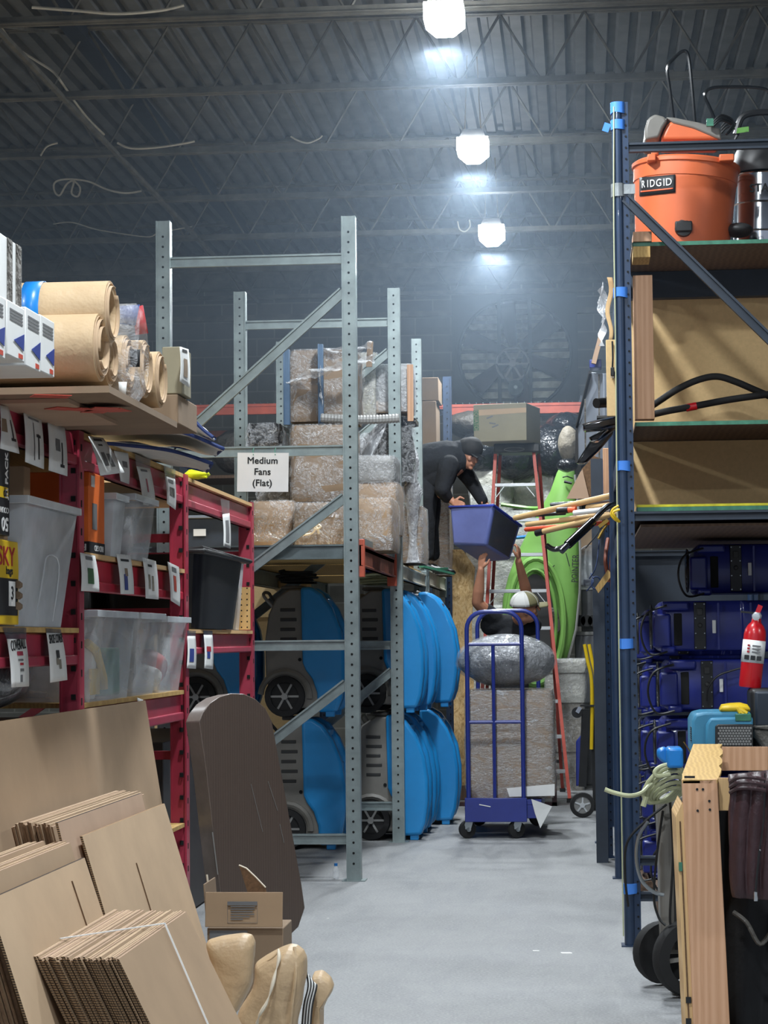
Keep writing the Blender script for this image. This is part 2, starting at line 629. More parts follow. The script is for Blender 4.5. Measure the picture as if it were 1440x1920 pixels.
def text(s, c, size, M, name='lettering', material='ink', parent=None, bold=.0, sx=1., lead=1.0, depth=.0006, sp=1.0):
    cu = bpy.data.curves.new('txt', 'FONT')
    cu.body = s
    cu.size = size
    cu.align_x = 'CENTER'
    cu.align_y = 'CENTER'
    cu.space_line = lead
    cu.space_character = sp
    cu.extrude = depth
    cu.resolution_u = 3
    to = bpy.data.objects.new('txt', cu)
    COL.objects.link(to)
    dg = bpy.context.evaluated_depsgraph_get()
    me = bpy.data.meshes.new_from_object(to.evaluated_get(dg))
    bpy.data.objects.remove(to)
    me.transform(Matrix.Diagonal((sx, 1, 1, 1)))
    mb = MB()
    c = V(c)
    for k, (dx, dy) in enumerate(((0, 0), (bold, 0), (-bold, 0), (0, bold), (0, -bold)) if bold else ((0, 0),)):
        mb.add([c + M @ (v.co + V((dx, dy, k * .00005))) for v in me.vertices], [tuple(p.vertices) for p in me.polygons])
    bpy.data.meshes.remove(me)
    return B(mb, name, material, parent, smooth=0)
def bez(p, n=24):
    """Catmull-Rom through points"""
    p = [V(x) for x in p]
    q = [p[0]] + p + [p[-1]]
    out = []
    for i in range(1, len(q) - 2):
        for k in range(n):
            t = k / n
            a, b, c, d = q[i - 1], q[i], q[i + 1], q[i + 2]
            out.append(.5 * ((2 * b) + (c - a) * t + (2 * a - 5 * b + 4 * c - d) * t * t + (3 * b - a - 3 * c + d) * t ** 3))
    out.append(p[-1])
    return out
# ================================================================ the building
FLOOR_Y1 = 24.4
S(B(MB().box(-9, 7, -3, FLOOR_Y1, -.1, 0), 'floor', 'floor', smooth=0))
S(B(MB().box(-9, 7, FLOOR_Y1, FLOOR_Y1 + .2, 0, 5.9), 'wall_back', 'block', smooth=0))
S(B(MB().box(-9.2, -9, -3, FLOOR_Y1, 0, 5.9), 'wall_left', 'block', smooth=0))
S(B(MB().box(7, 7.2, -3, FLOOR_Y1, 0, 5.9), 'wall_right', 'block', smooth=0))
# ribbed roof deck, ribs running along the aisle
mb = MB()
prof = []
x = -9.0
while x < 7.0:
    prof += [(x, 5.76), (x + .045, 5.76), (x + .06, 5.71), (x + .135, 5.71), (x + .15, 5.76)]
    x += .152
vs, fs = [], []
for (a, z) in prof:
    vs += [(a, -3, z), (a, FLOOR_Y1 + .2, z)]
for i in range(len(prof) - 1):
    fs.append((2 * i, 2 * i + 2, 2 * i + 3, 2 * i + 1))
mb.add(vs, fs)
mb.box(-9.2, 7.2, -3, FLOOR_Y1 + .2, 5.8, 5.85)
S(B(mb, 'ceiling', 'deck', smooth=0))
# bar joists across the room
def joist(y):
    zb, zt = 5.2, 5.69
    e = bpy.data.objects.new('ceiling_joist', None)
    COL.objects.link(e)
    e.location = (0, y, zb)
    WL[e.name] = V((0, y, zb))
    e['kind'] = 'structure'
    for nm, z in (('bottom_chord', zb), ('top_chord', zt)):
        m = MB()
        m.box(-9, 7, y - .045, y - .006, z - .005, z + .003)
        m.box(-9, 7, y + .006, y + .045, z - .005, z + .003)
        m.box(-9, 7, y - .012, y - .006, z, z + .045)
        m.box(-9, 7, y + .006, y + .012, z, z + .045)
        B(m, nm, 'joist', e, smooth=0)
    m = MB()
    a = -8.9
    k = 0
    while a < 6.7:
        z0, z1 = (zb, zt) if k % 2 == 0 else (zt, zb)
        m.tube([(a, y, z0), (a + .29, y, z1)], .010, 5)
        a += .29
        k += 1
    B(m, 'web', 'joist', e, smooth=0)
for k in range(-2, 6):
    joist(14.9 + 1.83 * k)
# bridging angle and a dark pipe running along the ribs
m = MB().beam((-3.55, 4, 5.19), (-3.55, 24.3, 5.19), .03, .03)
for k in range(-2, 5):
    y = 14.9 + 1.83 * k
    m.beam((-3.55, y, 5.2), (-3.55, y + 1.83, 5.66), .02, .02)
S(B(m, 'trim_1', 'joist', smooth=0))
S(B(MB().box(-3.5, -3.38, 3, 24.3, 5.6, 5.705), 'trim_2', 'rackdark', smooth=0))
S(B(MB().box(-9, 7, 24.2, 24.4, 5.35, 5.7).box(-9, 7, 24.3, 24.4, 5.0, 5.06), 'trim_3', 'joist', smooth=0))

# loose cables tangled over the joists
def cable(pts, r, label, nm='cable'):
    one(MB().tube(bez(pts, 6), r, 5), nm, 'wirewhite', label, 'cable', smooth=60)
j1, j2, j3, j4 = 14.84, 16.67, 18.5, 20.33
cable([P(60, 14, 12.96), P(140, 20, 12.96), P(220, 26, 12.96), P(300, 20, 12.96), P(345, 10, 12.98)], .010, 'beige cable sagging below the roof joist at the top left corner')
cable([P(0, 48, j1), P(30, 88, j1), P(65, 112, j1), P(100, 135, j1), P(118, 158, j1), P(140, 190, 15.6), P(165, 222, 16), P(195, 252, 16.6)], .009, 'long white cable dropping across two joists at the upper left')
cable([P(76, 292, j2), P(88, 275, j2), P(108, 268, j2)], .008, 'short loose cable end hooked under the second joist')
cable([P(220, 268, j2), P(245, 278, j2), P(290, 277, j2), P(340, 270, j2), P(365, 265, j2)], .009, 'beige cable draped in a shallow arc under the second joist')
cable([P(265, 358, j3), P(235, 362, j3), P(200, 355, j3), P(165, 340, j3), P(125, 336, j3), P(103, 342, j3), P(102, 358, j3), P(112, 366, j3), P(125, 345, j3), P(138, 340, j3), P(134, 362, j3), P(146, 368, j3), P(150, 352, j3), P(138, 338, j3)], .009, 'coiled cable knotted in loops on the third joist')
cable([P(545, 256, j2), P(560, 264, j2), P(578, 268, j2), P(598, 260, j2), P(604, 254, j2)], .007, 'thin white wire looping down by the middle of the second joist')
cable([P(100, 420, j4), P(135, 417, j4), P(180, 430, j4), P(240, 440, j4), P(280, 444, j4), P(300, 436, j4), P(360, 425, j4)], .006, 'thin drooping wire under the joist nearest the back wall')
cable([P(858, 415, j4), P(862, 430, j4), P(872, 434, j4), P(881, 425, j4), P(880, 412, j4)], .007, 'small white wire loop hanging left of the farthest lamp')
cable([P(964, 462, 24.35), P(972, 492, 24.3), P(980, 498, 24.3), P(986, 485, 24.3), P(990, 466, 24.35)], .006, 'faint wire loop hanging right of the farthest lamp')

# ================================================================ lamps
glow('lamp_glow', (0.93, 0.97, 1, 1), 45.0)
def lamp(y, label):
    z = LAMP_Z
    t = T('high_bay_lamp', label, 'lamp', (LAMP_X, y, z), 'high bay lamps over the aisle')
    m = MB()
    m.hexa([(LAMP_X - .10, y - .10, z + .10), (LAMP_X + .10, y - .10, z + .10), (LAMP_X + .10, y + .10, z + .10), (LAMP_X - .10, y + .10, z + .10)],
           [(LAMP_X - .07, y - .07, z + .17), (LAMP_X + .07, y - .07, z + .17), (LAMP_X + .07, y + .07, z + .17), (LAMP_X - .07, y + .07, z + .17)])
    B(m, 'housing', 'plastic_lt', t, bevel=.008)
    m = MB()
    q = .115
    m.hexa([(LAMP_X - q, y - q, z), (LAMP_X + q, y - q, z), (LAMP_X + q, y + q, z), (LAMP_X - q, y + q, z)],
           [(LAMP_X - q, y - q, z + .10), (LAMP_X + q, y - q, z + .10), (LAMP_X + q, y + q, z + .10), (LAMP_X - q, y + q, z + .10)])
    m.hexa([(LAMP_X - .05, y - .05, z - .07), (LAMP_X + .05, y - .05, z - .07), (LAMP_X + .05, y + .05, z - .07), (LAMP_X - .05, y + .05, z - .07)],
           [(LAMP_X - q, y - q, z), (LAMP_X + q, y - q, z), (LAMP_X + q, y + q, z), (LAMP_X - q, y + q, z)])
    B(m, 'diffuser', 'lamp_glow', t, smooth=0)
    for sx in (-.06, .06):
        B(MB().tube([(LAMP_X + sx, y, z + .16), (LAMP_X + sx * .6, y, 5.72)], .005, 5), 'chain', 'brass', t)
lamp(19.5, 'farthest of the glowing lamps above the aisle, hung on brass chains')
lamp(16.05, 'middle one of the three glowing lamps above the aisle')
lamp(12.6, 'nearest glowing lamp, at the top edge above the aisle')
for y, w in zip(LAMP_YS[3:], ('just', 'well', 'far')):
    lamp(y, 'aisle lamp hung ' + w + ' in front of the nearest lamp seen, above the picture')

# ================================================================ exhaust fan in the back wall
fy = FLOOR_Y1
fc = P(966, 668, fy)
t = T('exhaust_fan', 'huge dark belt-driven exhaust fan with louvres in the back wall', 'fan', (fc.x, fy - .3, fc.z - .62))
r0 = .625
m = MB()
N = 40
ring = [V((fc.x + r0 * math.cos(2 * math.pi * i / N), 0, fc.z + r0 * math.sin(2 * math.pi * i / N))) for i in range(N)]
# square panel with a round hole
sq = .70
vs, fs = [], []
for i, p in enumerate(ring):
    a = 2 * math.pi * i / N
    k = sq / max(abs(math.cos(a)), abs(math.sin(a)))
    vs += [(p.x, fy - .12, p.z), (fc.x + k * math.cos(a), fy - .12, fc.z + k * math.sin(a)), (p.x, fy - .01, p.z)]
for i in range(N):
    j = (i + 1) % N
    fs += [(3 * i, 3 * j, 3 * j + 1, 3 * i + 1), (3 * i, 3 * i + 2, 3 * j + 2, 3 * j)]
m.add(vs, fs)
B(m, 'panel', 'fan_frame', t, smooth=30)
m = MB().tube([V((p.x, fy - .14, p.z)) for p in ring], .018, 8, closed=True)
B(m, 'venturi_ring', 'fan_frame', t)
for k in range(11):
    z = fc.z - .55 + k * .11
    w = math.sqrt(max(0, r0 ** 2 - (z - fc.z) ** 2)) * .97
    B(MB().obox((fc.x, fy - .035, z), (2 * w, .008, .085), rot3(x=-28)), 'louvre', 'louvre', t, smooth=0)
for sx in (-.17, .17):
    B(MB().box(fc.x + sx - .02, fc.x + sx + .02, fy - .24, fy - .2, fc.z - .68, fc.z + .68), 'strut', 'fan_frame', t, smooth=0)
hub = V((fc.x, fy - .16, fc.z - .10))
hub = V((fc.x, fy - .16, fc.z))
for k in range(6):
    a = R(20 + 60 * k)
    M = Matrix.Rotation(a, 3, 'Y')
    m = MB()
    def bl(u, v, M=M):
        rr = .1 + u * .48
        w = (.10 + .12 * u) * (v - .5)
        return hub + M @ V((rr, -.07 * (v - .5), w * 1.0))
    m.grid(bl, 8, 4)
    B(m, 'blade', 'fan_blade', t, solid=.006)
pc = V((fc.x - .02, fy - .27, fc.z - .12))
m = MB()
m.tube([pc + V((.18 * math.cos(2 * math.pi * i / 28), 0, .18 * math.sin(2 * math.pi * i / 28))) for i in range(28)], .014, 6, closed=True)
for k in range(6):
    a = R(60 * k)
    m.beam(pc, pc + V((.17 * math.cos(a), 0, .17 * math.sin(a))), .022, .02, up=(0, 1, 0))
m.lathe([(.04, -.03), (.04, .05)], pc, rot3(x=90), 12)
B(m, 'pulley', 'plastic_lt', t)
mc = V((pc.x + .03, fy - .26, pc.z - .27))
B(MB().lathe([(.05, -.09), (.085, -.08), (.085, .08), (.05, .09), (.02, .12)], mc, rot3(x=90), 16), 'motor', 'galv_dark', t)
m = MB()
for sx, rr in ((-1, 1), (1, 1)):
    m.beam(pc + V((sx * .18, -.02, 0)), mc + V((sx * .05, -.02, 0)), .012, .01, up=(0, 1, 0))
B(m, 'belt', 'rubber', t)
s0 = P(1064, 580, fy)
one(MB().box(s0.x - .05, s0.x + .05, fy - .05, fy, s0.z - .035, s0.z + .035).lathe([(.012, 0), (.006, .05)], (s0.x - .02, fy - .03, s0.z + .035), n=8), 'junction_box', ['plastic_lt'], 'small grey junction box on the wall right of the big fan', 'junction box', bevel=.004)
# ================================================================ rack builders
def post_mesh(x, y, z1, w=.075, d=.07, sgn=1, pitch=.06, hole=.007, faceY=True, side=0):
    """perforated upright; hole marks on the face turned to the camera (and to the aisle when side is set)"""
    m = MB()
    m.box(x - w / 2, x + w / 2, y, y + d, .006, z1)
    m.box(x - w / 2 - .004, x - w / 2 + .004, y - .008, y + d, .006, z1)
    m.box(x + w / 2 - .004, x + w / 2 + .004, y - .008, y + d, .006, z1)
    z = .1
    while z < z1 - .04:
        if faceY:
            m.lathe([(hole, 0), (hole, .004)], (x, y + .0005, z), rot3(x=90), 8, 1)
        if side:
            m.box(x + side * (w / 2 + .003), x + side * (w / 2 + .0055), y + .018, y + .034, z, z + .026, 1)
        z += pitch
    m.box(x - w / 2 - .03, x + w / 2 + .03, y - .02, y + d + .03, 0, .006)
    return m
def rail(p, q, w=.04, h=.06, t=None):
    """rolled channel strut: web with two lips"""
    m = MB()
    m.beam(p, q, w * .35, h)
    p, q = V(p), V(q)
    up = V((0, 0, 1)) if abs((q - p).normalized().z) < .9 else V((1, 0, 0))
    d = (q - p).normalized()
    sx = d.cross(up).normalized()
    uz = sx.cross(d).normalized()
    for s in (-1, 1):
        o = uz * (s * (h / 2 - .005)) - sx * (-.0) + V((0, -w * .3, 0))
        m.beam(p + o, q + o, w * .6, .010)
    return m

# ================================================================ grey galvanised rack, left of the aisle
GX1 = -1.30
def grey_frame(y, xl, xr, z1, bars, diags, label, material='galv', w=.075):
    t = T('rack_upright_frame', label, 'rack frame', ((xl + xr) / 2, y, 0), 'upright frames of the grey pallet rack')
    B(post_mesh(xl, y, z1, w), 'post', [material, 'hole'], t, smooth=30)
    B(post_mesh(xr, y, z1, w), 'post', [material, 'hole'], t, smooth=30)
    for z in bars:
        B(rail((xl + w / 2, y + .04, z), (xr - w / 2, y + .04, z)), 'strut', material, t, smooth=0)
    for (za, zb) in diags:
        B(rail((xl + w / 2, y + .04, za), (xr - w / 2, y + .04, zb)), 'diagonal_brace', material, t, smooth=0)
    return t
y = 12.58
xl, xr = P(307, 900, y).x, P(657, 900, y).x
zf = lambda py, px, Y: P(px, py, Y).z
b = [zf(487, 480, y), zf(846, 480, y), zf(1210, 560, y), zf(1574, 600, y)]
grey_frame(y, xl, xr, zf(405, 650, y), b, [(zf(838, 307, y), zf(545, 650, y)), (zf(1178, 307, y), zf(932, 650, y)), (zf(1535, 307, y), zf(1282, 650, y))],
           'tall galvanised rack frame nearest the camera, with perforated posts and diagonal braces')
y = 14.97
xl2, xr2 = P(451, 900, y).x, P(741, 900, y).x
b = [zf(606, 590, y), zf(907, 640, y), zf(1210, 700, y), zf(1512, 700, y)]
grey_frame(y, xl2, xr2, zf(540, 738, y), b, [(zf(880, 451, y), zf(658, 735, y)), (zf(1165, 451, y), zf(950, 735, y)), (zf(1480, 451, y), zf(1258, 735, y))],
           'second galvanised rack frame, standing just behind the nearest one')
y = 17.5
xl3, xr3 = P(528, 900, y).x, P(783, 900, y).x
b = [zf(690, 700, y), zf(950, 700, y), zf(1210, 700, y)]
grey_frame(y, xl3, xr3, zf(635, 780, y), b, [(zf(930, 545, y), zf(735, 780, y))],
           'third galvanised rack frame, its post beside the bending person', w=.07)
y = 19.95
xl4, xr4 = P(604, 900, y).x, P(840, 900, y).x
grey_frame(y, xl4, xr4, zf(706, 838, y), [zf(775, 700, y), 1.2], [], 'farthest dark blue frame of the left rack, beside brown cartons', 'rackblue', w=.07)

# beams and deck of the grey rack
DZ = 1.93
def aisle_beam(x, y0, y1, z0, z1, label, m1, m2='rust_steel', name='rack_beam', conn=True):
    t = T(name, label, 'rack beam', (x, (y0 + y1) / 2, z0))
    m = MB().box(x - .02, x + .02, y0, y1, z0, z1).box(x - .02, x + .03, y0, y1, z0, z0 + .012).box(x - .02, x + .03, y0, y1, z1 - .012, z1)
    B(m, 'beam', m1, t, bevel=.004)
    if conn:
        for yy in (y0, y1 - .05):
            B(MB().box(x - .03, x + .035, yy, yy + .05, z0 - .06, z1 + .03), 'end_plate', m2, t, bevel=.003)
    return t
bz1 = P(672, 1014, 12.65).z
aisle_beam(GX1 + .02, 12.66, 14.95, bz1 - .15, bz1 - .02, 'rusty orange beam between the first and second galvanised frames', 'rust_steel', 'orange_steel')
one(MB().box(GX1 - .005, GX1 + .045, 12.7, 14.9, bz1 - .018, bz1 + .02), 'shelf_lip', ['galv'], 'white perforated shelf lip lying along the rusty orange beam', 'shelf lip')
aisle_beam(-1.25, 15.06, 17.48, 1.80, 1.90, 'pale dented beam between the second and third galvanised frames', 'wirewhite', 'galv')
aisle_beam(-1.24, 17.58, 19.9, 1.82, 1.94, 'pale beam of the farthest bay, green strips on top', 'wirewhite', 'galv')
for (ya, yb) in ((12.66, 14.95), (15.06, 17.48), (17.58, 19.9)):
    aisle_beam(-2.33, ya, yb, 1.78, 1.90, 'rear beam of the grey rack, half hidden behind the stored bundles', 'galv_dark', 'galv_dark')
deck_l = ['particle board shelf of the nearest bay, its raw edge above the grey cross beam', 'wooden shelf of the second bay under the film-wrapped bundles', 'shelf of the farthest bay the bending person stands on']
for (ya, yb), l in zip(((12.7, 14.95), (15.07, 17.47), (17.58, 19.93)), deck_l):
    one(MB().box(-2.32, -1.26 if yb < 18 else -1.3, ya, yb, 1.903, 1.925), 'shelf_board', ['ply'], l, 'shelf board', 'boards of the grey rack', smooth=0)
# end cross beam of nearest bay, running left behind the red rack
za, zb_ = P(560, 1012, 12.55).z, P(560, 1042, 12.55).z
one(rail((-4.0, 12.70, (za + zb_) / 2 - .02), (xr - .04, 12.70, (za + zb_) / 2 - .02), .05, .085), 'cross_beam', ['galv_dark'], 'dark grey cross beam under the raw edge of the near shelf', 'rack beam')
one(MB().box(-4.0, -2.34, 12.7, 14.9, 1.903, 1.925), 'shelf_board', ['ply'], 'pale shelf board seen through the red rack, left of the grey frame', 'shelf board', smooth=0)
# green strips at the far shelf edge
for i, (a, b_) in enumerate([((790, 1062), (848, 1076)), ((805, 1068), (835, 1066))]):
    p, q = P(*a, 17.45 + .2 * i), P(*b_, 17.75 + .2 * i)
    one(MB().beam(p, q, .05, .018), 'green_strip', ['paint_green'], ['long green slat on the shelf edge by the person\'s shoes', 'short green slat crossing the long one on the shelf edge'][i], 'slat')
# paper sign
Y = 12.5
x0, x1, z0, z1 = zx(445, 541, 849, 922, Y)
t = T('hanging_sign', 'white paper sign reading Medium Fans (Flat) tied to the grey frame', 'sign', ((x0 + x1) / 2, Y, z0))
B(MB().obox(((x0 + x1) / 2, Y, (z0 + z1) / 2), (x1 - x0, .003, z1 - z0), rot3(y=1.2)), 'sheet', 'white', t, smooth=0)
text('Medium\nFans\n(Flat)', P(492, 885, Y - .004), .054, frame3((0, -1, 0)) @ rot3(z=-1.2), 'lettering', 'ink', t, .0013, lead=1.2, sp=1.03)
for px in (475, 516):
    B(MB().tube([P(px, 853, Y - .006), P(px - 1, 845, Y + .03), P(px + 1, 840, Y + .085)], .003, 5), 'tie', 'paint_green', t)

# ================================================================ red rack on the left
RX = -1.885
RZ = 2.17
YP = [7.98, 10.15, 12.28]
post_l = ['nearest red perforated rack post, between the orange box and the clear bins', 'second red rack post, beside the leaning dark tabletop', 'farthest red rack post, beside the perforated tan board']
for i, (y, l) in enumerate(zip(YP, post_l)):
    x = P([131, 334, 461][i], 1150, y).x
    t = T('rack_upright_frame', l, 'rack frame', (x, y, 0), 'upright frames of the red rack')
    m = post_mesh(x, y, RZ, .068, .07, pitch=.105, hole=.001, side=1, faceY=False)
    z = .12
    while z < RZ - .05:
        m.box(x + .006, x + .022, y - .0095, y - .0005, z, z + .02, 1)
        z += .105
    B(m, 'post', ['red', 'hole'], t, smooth=30)
    B(post_mesh(x - 1.0, y, RZ, .068, .07, pitch=.105, hole=.001, side=0, faceY=False), 'post', ['red', 'hole'], t, smooth=30)
    for z in (.25, .85, 1.52, 1.87):
        B(MB().box(x - .97, x - .03, y + .02, y + .05, z - .02, z + .02), 'strut', 'red', t, smooth=0)
    for (za_, zb2) in ((.85, .28), (.88, 1.5)):
        B(MB().beam((x - .97, y + .035, za_), (x - .03, y + .035, zb2), .03, .035), 'diagonal_brace', 'red', t, smooth=0)
def red_beam(y0, y1, ztop, h, label, xx=None, mt='red'):
    x = RX if xx is None else xx
    t = T('rack_beam', label, 'rack beam', (x, (y0 + y1) / 2, ztop - h), 'beams of the red rack')
    m = MB()
    m.box(x - .01, x + .02, y0, y1, ztop - h, ztop)
    m.box(x - .01, x + .034, y0, y1, ztop - h, ztop - h * .68)
    B(m, 'beam', mt, t, bevel=.006)
    return t
def shelf(y0, y1, z, label, th=.018, x0=-1.0, mt='ply', lip=.0):
    return one(MB().box(RX + x0, RX + .036 + lip, y0, y1, z, z + th), 'shelf_board', [mt], label, 'shelf board', 'boards of the red rack', smooth=0)
Y0, Y1, Y2 = YP
red_beam(5.85, Y0 - .01, 2.16, .12, 'top red beam of the nearest bay, hung with sleeved cards')
red_beam(Y0 + .08, Y1 - .01, 2.15, .12, 'top red beam of the middle bay, under the folded blankets')
red_beam(Y1 + .08, Y2 - .01, 2.14, .12, 'top red beam of the farthest bay, one long card taped on it')
red_beam(5.85, Y0 - .01, 1.415, .115, 'red beam carrying the COVERALL and SHOE COVER cards')
red_beam(Y0 + .08, Y1 - .01, 1.70, .125, 'bright red beam with four paper cards, middle bay', mt='redpaint')
red_beam(Y0 + .08, Y1 - .01, 1.135, .12, 'red beam below the clear bins of the middle bay')
red_beam(Y1 + .08, Y2 - .01, 1.42, .10, 'red beam below the black trash bin')
red_beam(Y1 + .08, Y2 - .01, 1.80, .05, 'thin red rear rail seen above the black trash bin', RX - 1.0)
shelf(5.85, Y0 - .02, 1.417, 'pale board edge above the COVERALL card', lip=.004)
shelf(Y0 + .085, Y1 - .02, 1.702, 'rough pale board edge above the four paper cards', lip=.006, mt='pine_side')
shelf(Y0 + .085, Y1 - .02, 1.137, 'board under the clear bins of the middle bay')
shelf(Y1 + .085, Y2 - .02, 1.422, 'chipped white board edge under the black trash bin', lip=.006, mt='pine_side')
shelf(Y1 + .085, Y2 - .02, 2.142, 'yellowish board on top of the farthest red bay', lip=.006, mt='pine_side')
shelf(Y0 + .085, Y1 - .02, 2.152, 'board on top of the middle red bay under the blankets', x0=-1.0, lip=0)
shelf(Y0 + .085, Y1 - .02, .52, 'low wooden shelf board seen beside the second red post')

# ================================================================ blue rack on the right
BY = [9.93, 12.7, 16.2]
bx0 = P(1170, 1000, 9.93).x
def blue_post(mb, x, y, z1, w=.052):
    # rounded front bead and a perforated side flange
    mb.loft([[V((x + w * (.5 * math.cos(a)) * 1.0, y + .03 + .03 * math.sin(a), z)) for a in [2 * math.pi * k / 14 for k in range(14)]] for z in (.006, z1)])
    mb.box(x + w * .36, x + w * .36 + .03, y + .012, y + .07, .006, z1)
    z = .08
    while z < z1 - .03:
        mb.lathe([(.0052, 0), (.0052, .003)], (x + w * .36 + .018, y + .0125, z), rot3(x=90), 8, 1)
        z += .052
    mb.box(x - .04, x + .08, y - .01, y + .1, 0, .006)
bt = T('rack_upright_frame', 'near dark blue upright frame of the right rack, wound with blue tape', 'rack frame', (bx0, 9.93, 0), 'upright frames of the blue rack')
m = MB(); blue_post(m, bx0, 9.93, P(1168, 190, 9.93).z); B(m, 'post', ['rackblue', 'hole'], bt, smooth=40)
m = MB(); blue_post(m, bx0 + 1.05, 9.93, P(1168, 190, 9.93).z); B(m, 'post', ['rackblue', 'hole'], bt, smooth=40)
YB = 9.93
def bz(py):
    return P(1300, py, YB).z
for z in (bz(271), bz(966), bz(1682), 1.0 - .62):
    B(rail((bx0 + .04, YB + .04, z), (bx0 + 1.03, YB + .04, z), .04, .042), 'strut', 'rackdark', bt, smooth=0)
B(rail((bx0 + .03, YB + .02, P(1187, 370, YB).z), (P(1440, 632, YB).x + .4, YB + .02, P(1440, 632, YB).z - .415), .035, .045), 'diagonal_brace', 'rackdark', bt, smooth=0)
for py in (200, 232, 547, 873, 1207, 1667):
    m = MB()
    z = P(1170, py, YB).z
    h = .045 if py > 210 else .05
    pts = [V((bx0 + .031 * math.cos(a) + (.008 if math.cos(a) > 0 else 0), YB + .03 + .034 * math.sin(a), 0)) for a in [2 * math.pi * k / 16 for k in range(16)]]
    m.loft([[p + V((0, 0, z - h / 2 + random.Random(py).uniform(-.004, .004) * math.sin(i))) for i, p in enumerate(pts)], [p + V((0, 0, z + h / 2)) for p in pts]])
    if py == 232:
        m.obox((bx0 - .05, YB + .02, z - .01), (.03, .003, .04), rot3(y=20))
    B(m, 'tape', 'tape_blue', bt)
m = MB()
z = P(1170, 355, YB).z
m.loft([[V((bx0 + .034 * math.cos(a), YB + .03 + .036 * math.sin(a), zz)) for a in [2 * math.pi * k / 14 for k in range(14)]] for zz in (z - .03, z + .03)])
m.box(bx0, bx0 + .075, YB + .005, YB + .012, z - .02, z + .025)
B(m, 'duct_tape', 'duct', bt)
lbl = ['second dark blue frame of the right rack, just behind the near one', 'third dark blue frame of the right rack, beside the yellow hand truck']
for i, yy in enumerate(BY[1:]):
    x = P([1158, 1143][i], 1400, yy).x
    t = T('rack_upright_frame', lbl[i], 'rack frame', (x, yy, 0), 'upright frames of the blue rack')
    for dx in (0, 1.05):
        m = MB(); blue_post(m, x + dx, yy, [2.95, 2.9][i]); B(m, 'post', ['rackblue', 'hole'], t, smooth=40)
    for z in (.4, 1.2, 2.0):
        B(rail((x + .04, yy + .04, z), (x + 1.03, yy + .04, z), .04, .042), 'strut', 'rackdark', t, smooth=0)
# further thin blue posts standing in a row behind
for i, (px, yy, z1) in enumerate([(1124, 14.9, 2.35), (1133, 13.9, 2.2), (1121, 17.9, 2.6)]):
    m = MB(); x = P(px, 1400, yy).x; blue_post(m, x, yy, z1, .045)
    one(m, 'rack_post', ['rackblue', 'hole'], ['dark blue post between the third frame and the yellow hand truck', 'narrow dark blue post right behind the second blue frame', 'most distant dark blue post near the grey bins'][i], 'post', smooth=40)
# shelves of the right rack: panels, decks, timber post
YS = 10.02
def right_deck(pz, y1, label, edge='paint_green', th=.018):
    z = P(1300, pz, YS).z
    t = T('shelf_deck', label, 'shelf board', (bx0 + .6, YS, z - th), 'decks of the blue rack')
    m = MB()
    x0 = bx0 + .06
    k = 0
    m.box(x0, x0 + 1.25, YS, y1, z - th, z)
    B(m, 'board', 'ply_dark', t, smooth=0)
    B(MB().box(x0, x0 + 1.25, YS - .004, YS, z - th, z), 'painted_edge', edge, t, label='worn green painted edge', smooth=0)
    return z
za1 = right_deck(452, 12.55, 'top plywood deck with a green painted edge, under the wet vacuums')
zb1 = right_deck(790, 12.6, 'middle plywood deck with a green painted edge, under the black hoses')
zc1 = right_deck(950, 12.6, 'lower deck with green and yellow painted edge')
one(MB().box(bx0 + .06, bx0 + 1.3, YS - .002, YS + .01, zc1 + .001, zc1 + .012), 'edge_strip', ['paint_yellow'], 'thin yellow strip along the top of the lower deck edge', 'edge strip', smooth=0)
zc2 = P(1300, 982, YS + .1).z
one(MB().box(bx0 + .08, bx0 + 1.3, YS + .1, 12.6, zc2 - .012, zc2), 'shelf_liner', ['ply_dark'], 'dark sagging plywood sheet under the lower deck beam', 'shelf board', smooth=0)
YPn = 10.78
for a, b_, l in ((za1 - .02 - .13, zb1, 'large tan board closing the upper bay behind the black hoses'), (zb1 - .02, zc1, 'tan board closing the bay below the hoses')):
    one(MB().box(bx0 + .07, bx0 + 1.4, YPn, YPn + .016, min(a, b_) + .002, max(a, b_) - .002), 'back_board', ['mdf'], l, 'board', 'tan boards of the blue rack', smooth=0)
one(MB().box(bx0 + .06, bx0 + 1.3, YPn - .06, YPn - .01, za1 - .15, za1 - .02), 'shelf_joist', ['rackdark'], 'dark beam across the back under the top deck', 'rack beam', smooth=0)
x0, x1, z0, z1 = zx(1189, 1213, 516, 786, YS + .03)
one(MB().box(x0, x1 + .03, YS + .03, YS + .12, z0, z1), 'timber_post', ['pine'], 'short pine stud standing between the top and middle decks', 'timber', bevel=.002)
x0, x1, z0, z1 = zx(1187, 1222, 434, 458, YS - .02); z0 = za1 + .001
one(MB().box(x0, x1, YS - .02, YS + .2, z0, z1), 'wood_block', ['pine'], 'small pine block on the corner of the top deck', 'wood block', bevel=.002, smooth=0)
x0, x1, z0, z1 = zx(1187, 1219, 460, 482, YS - .01); z1 = za1 - .02
one(MB().box(x0, x1, YS - .01, YS + .2, z0, z1), 'wood_block', ['ply'], 'notched wood block under the corner of the top deck', 'wood block', smooth=0)

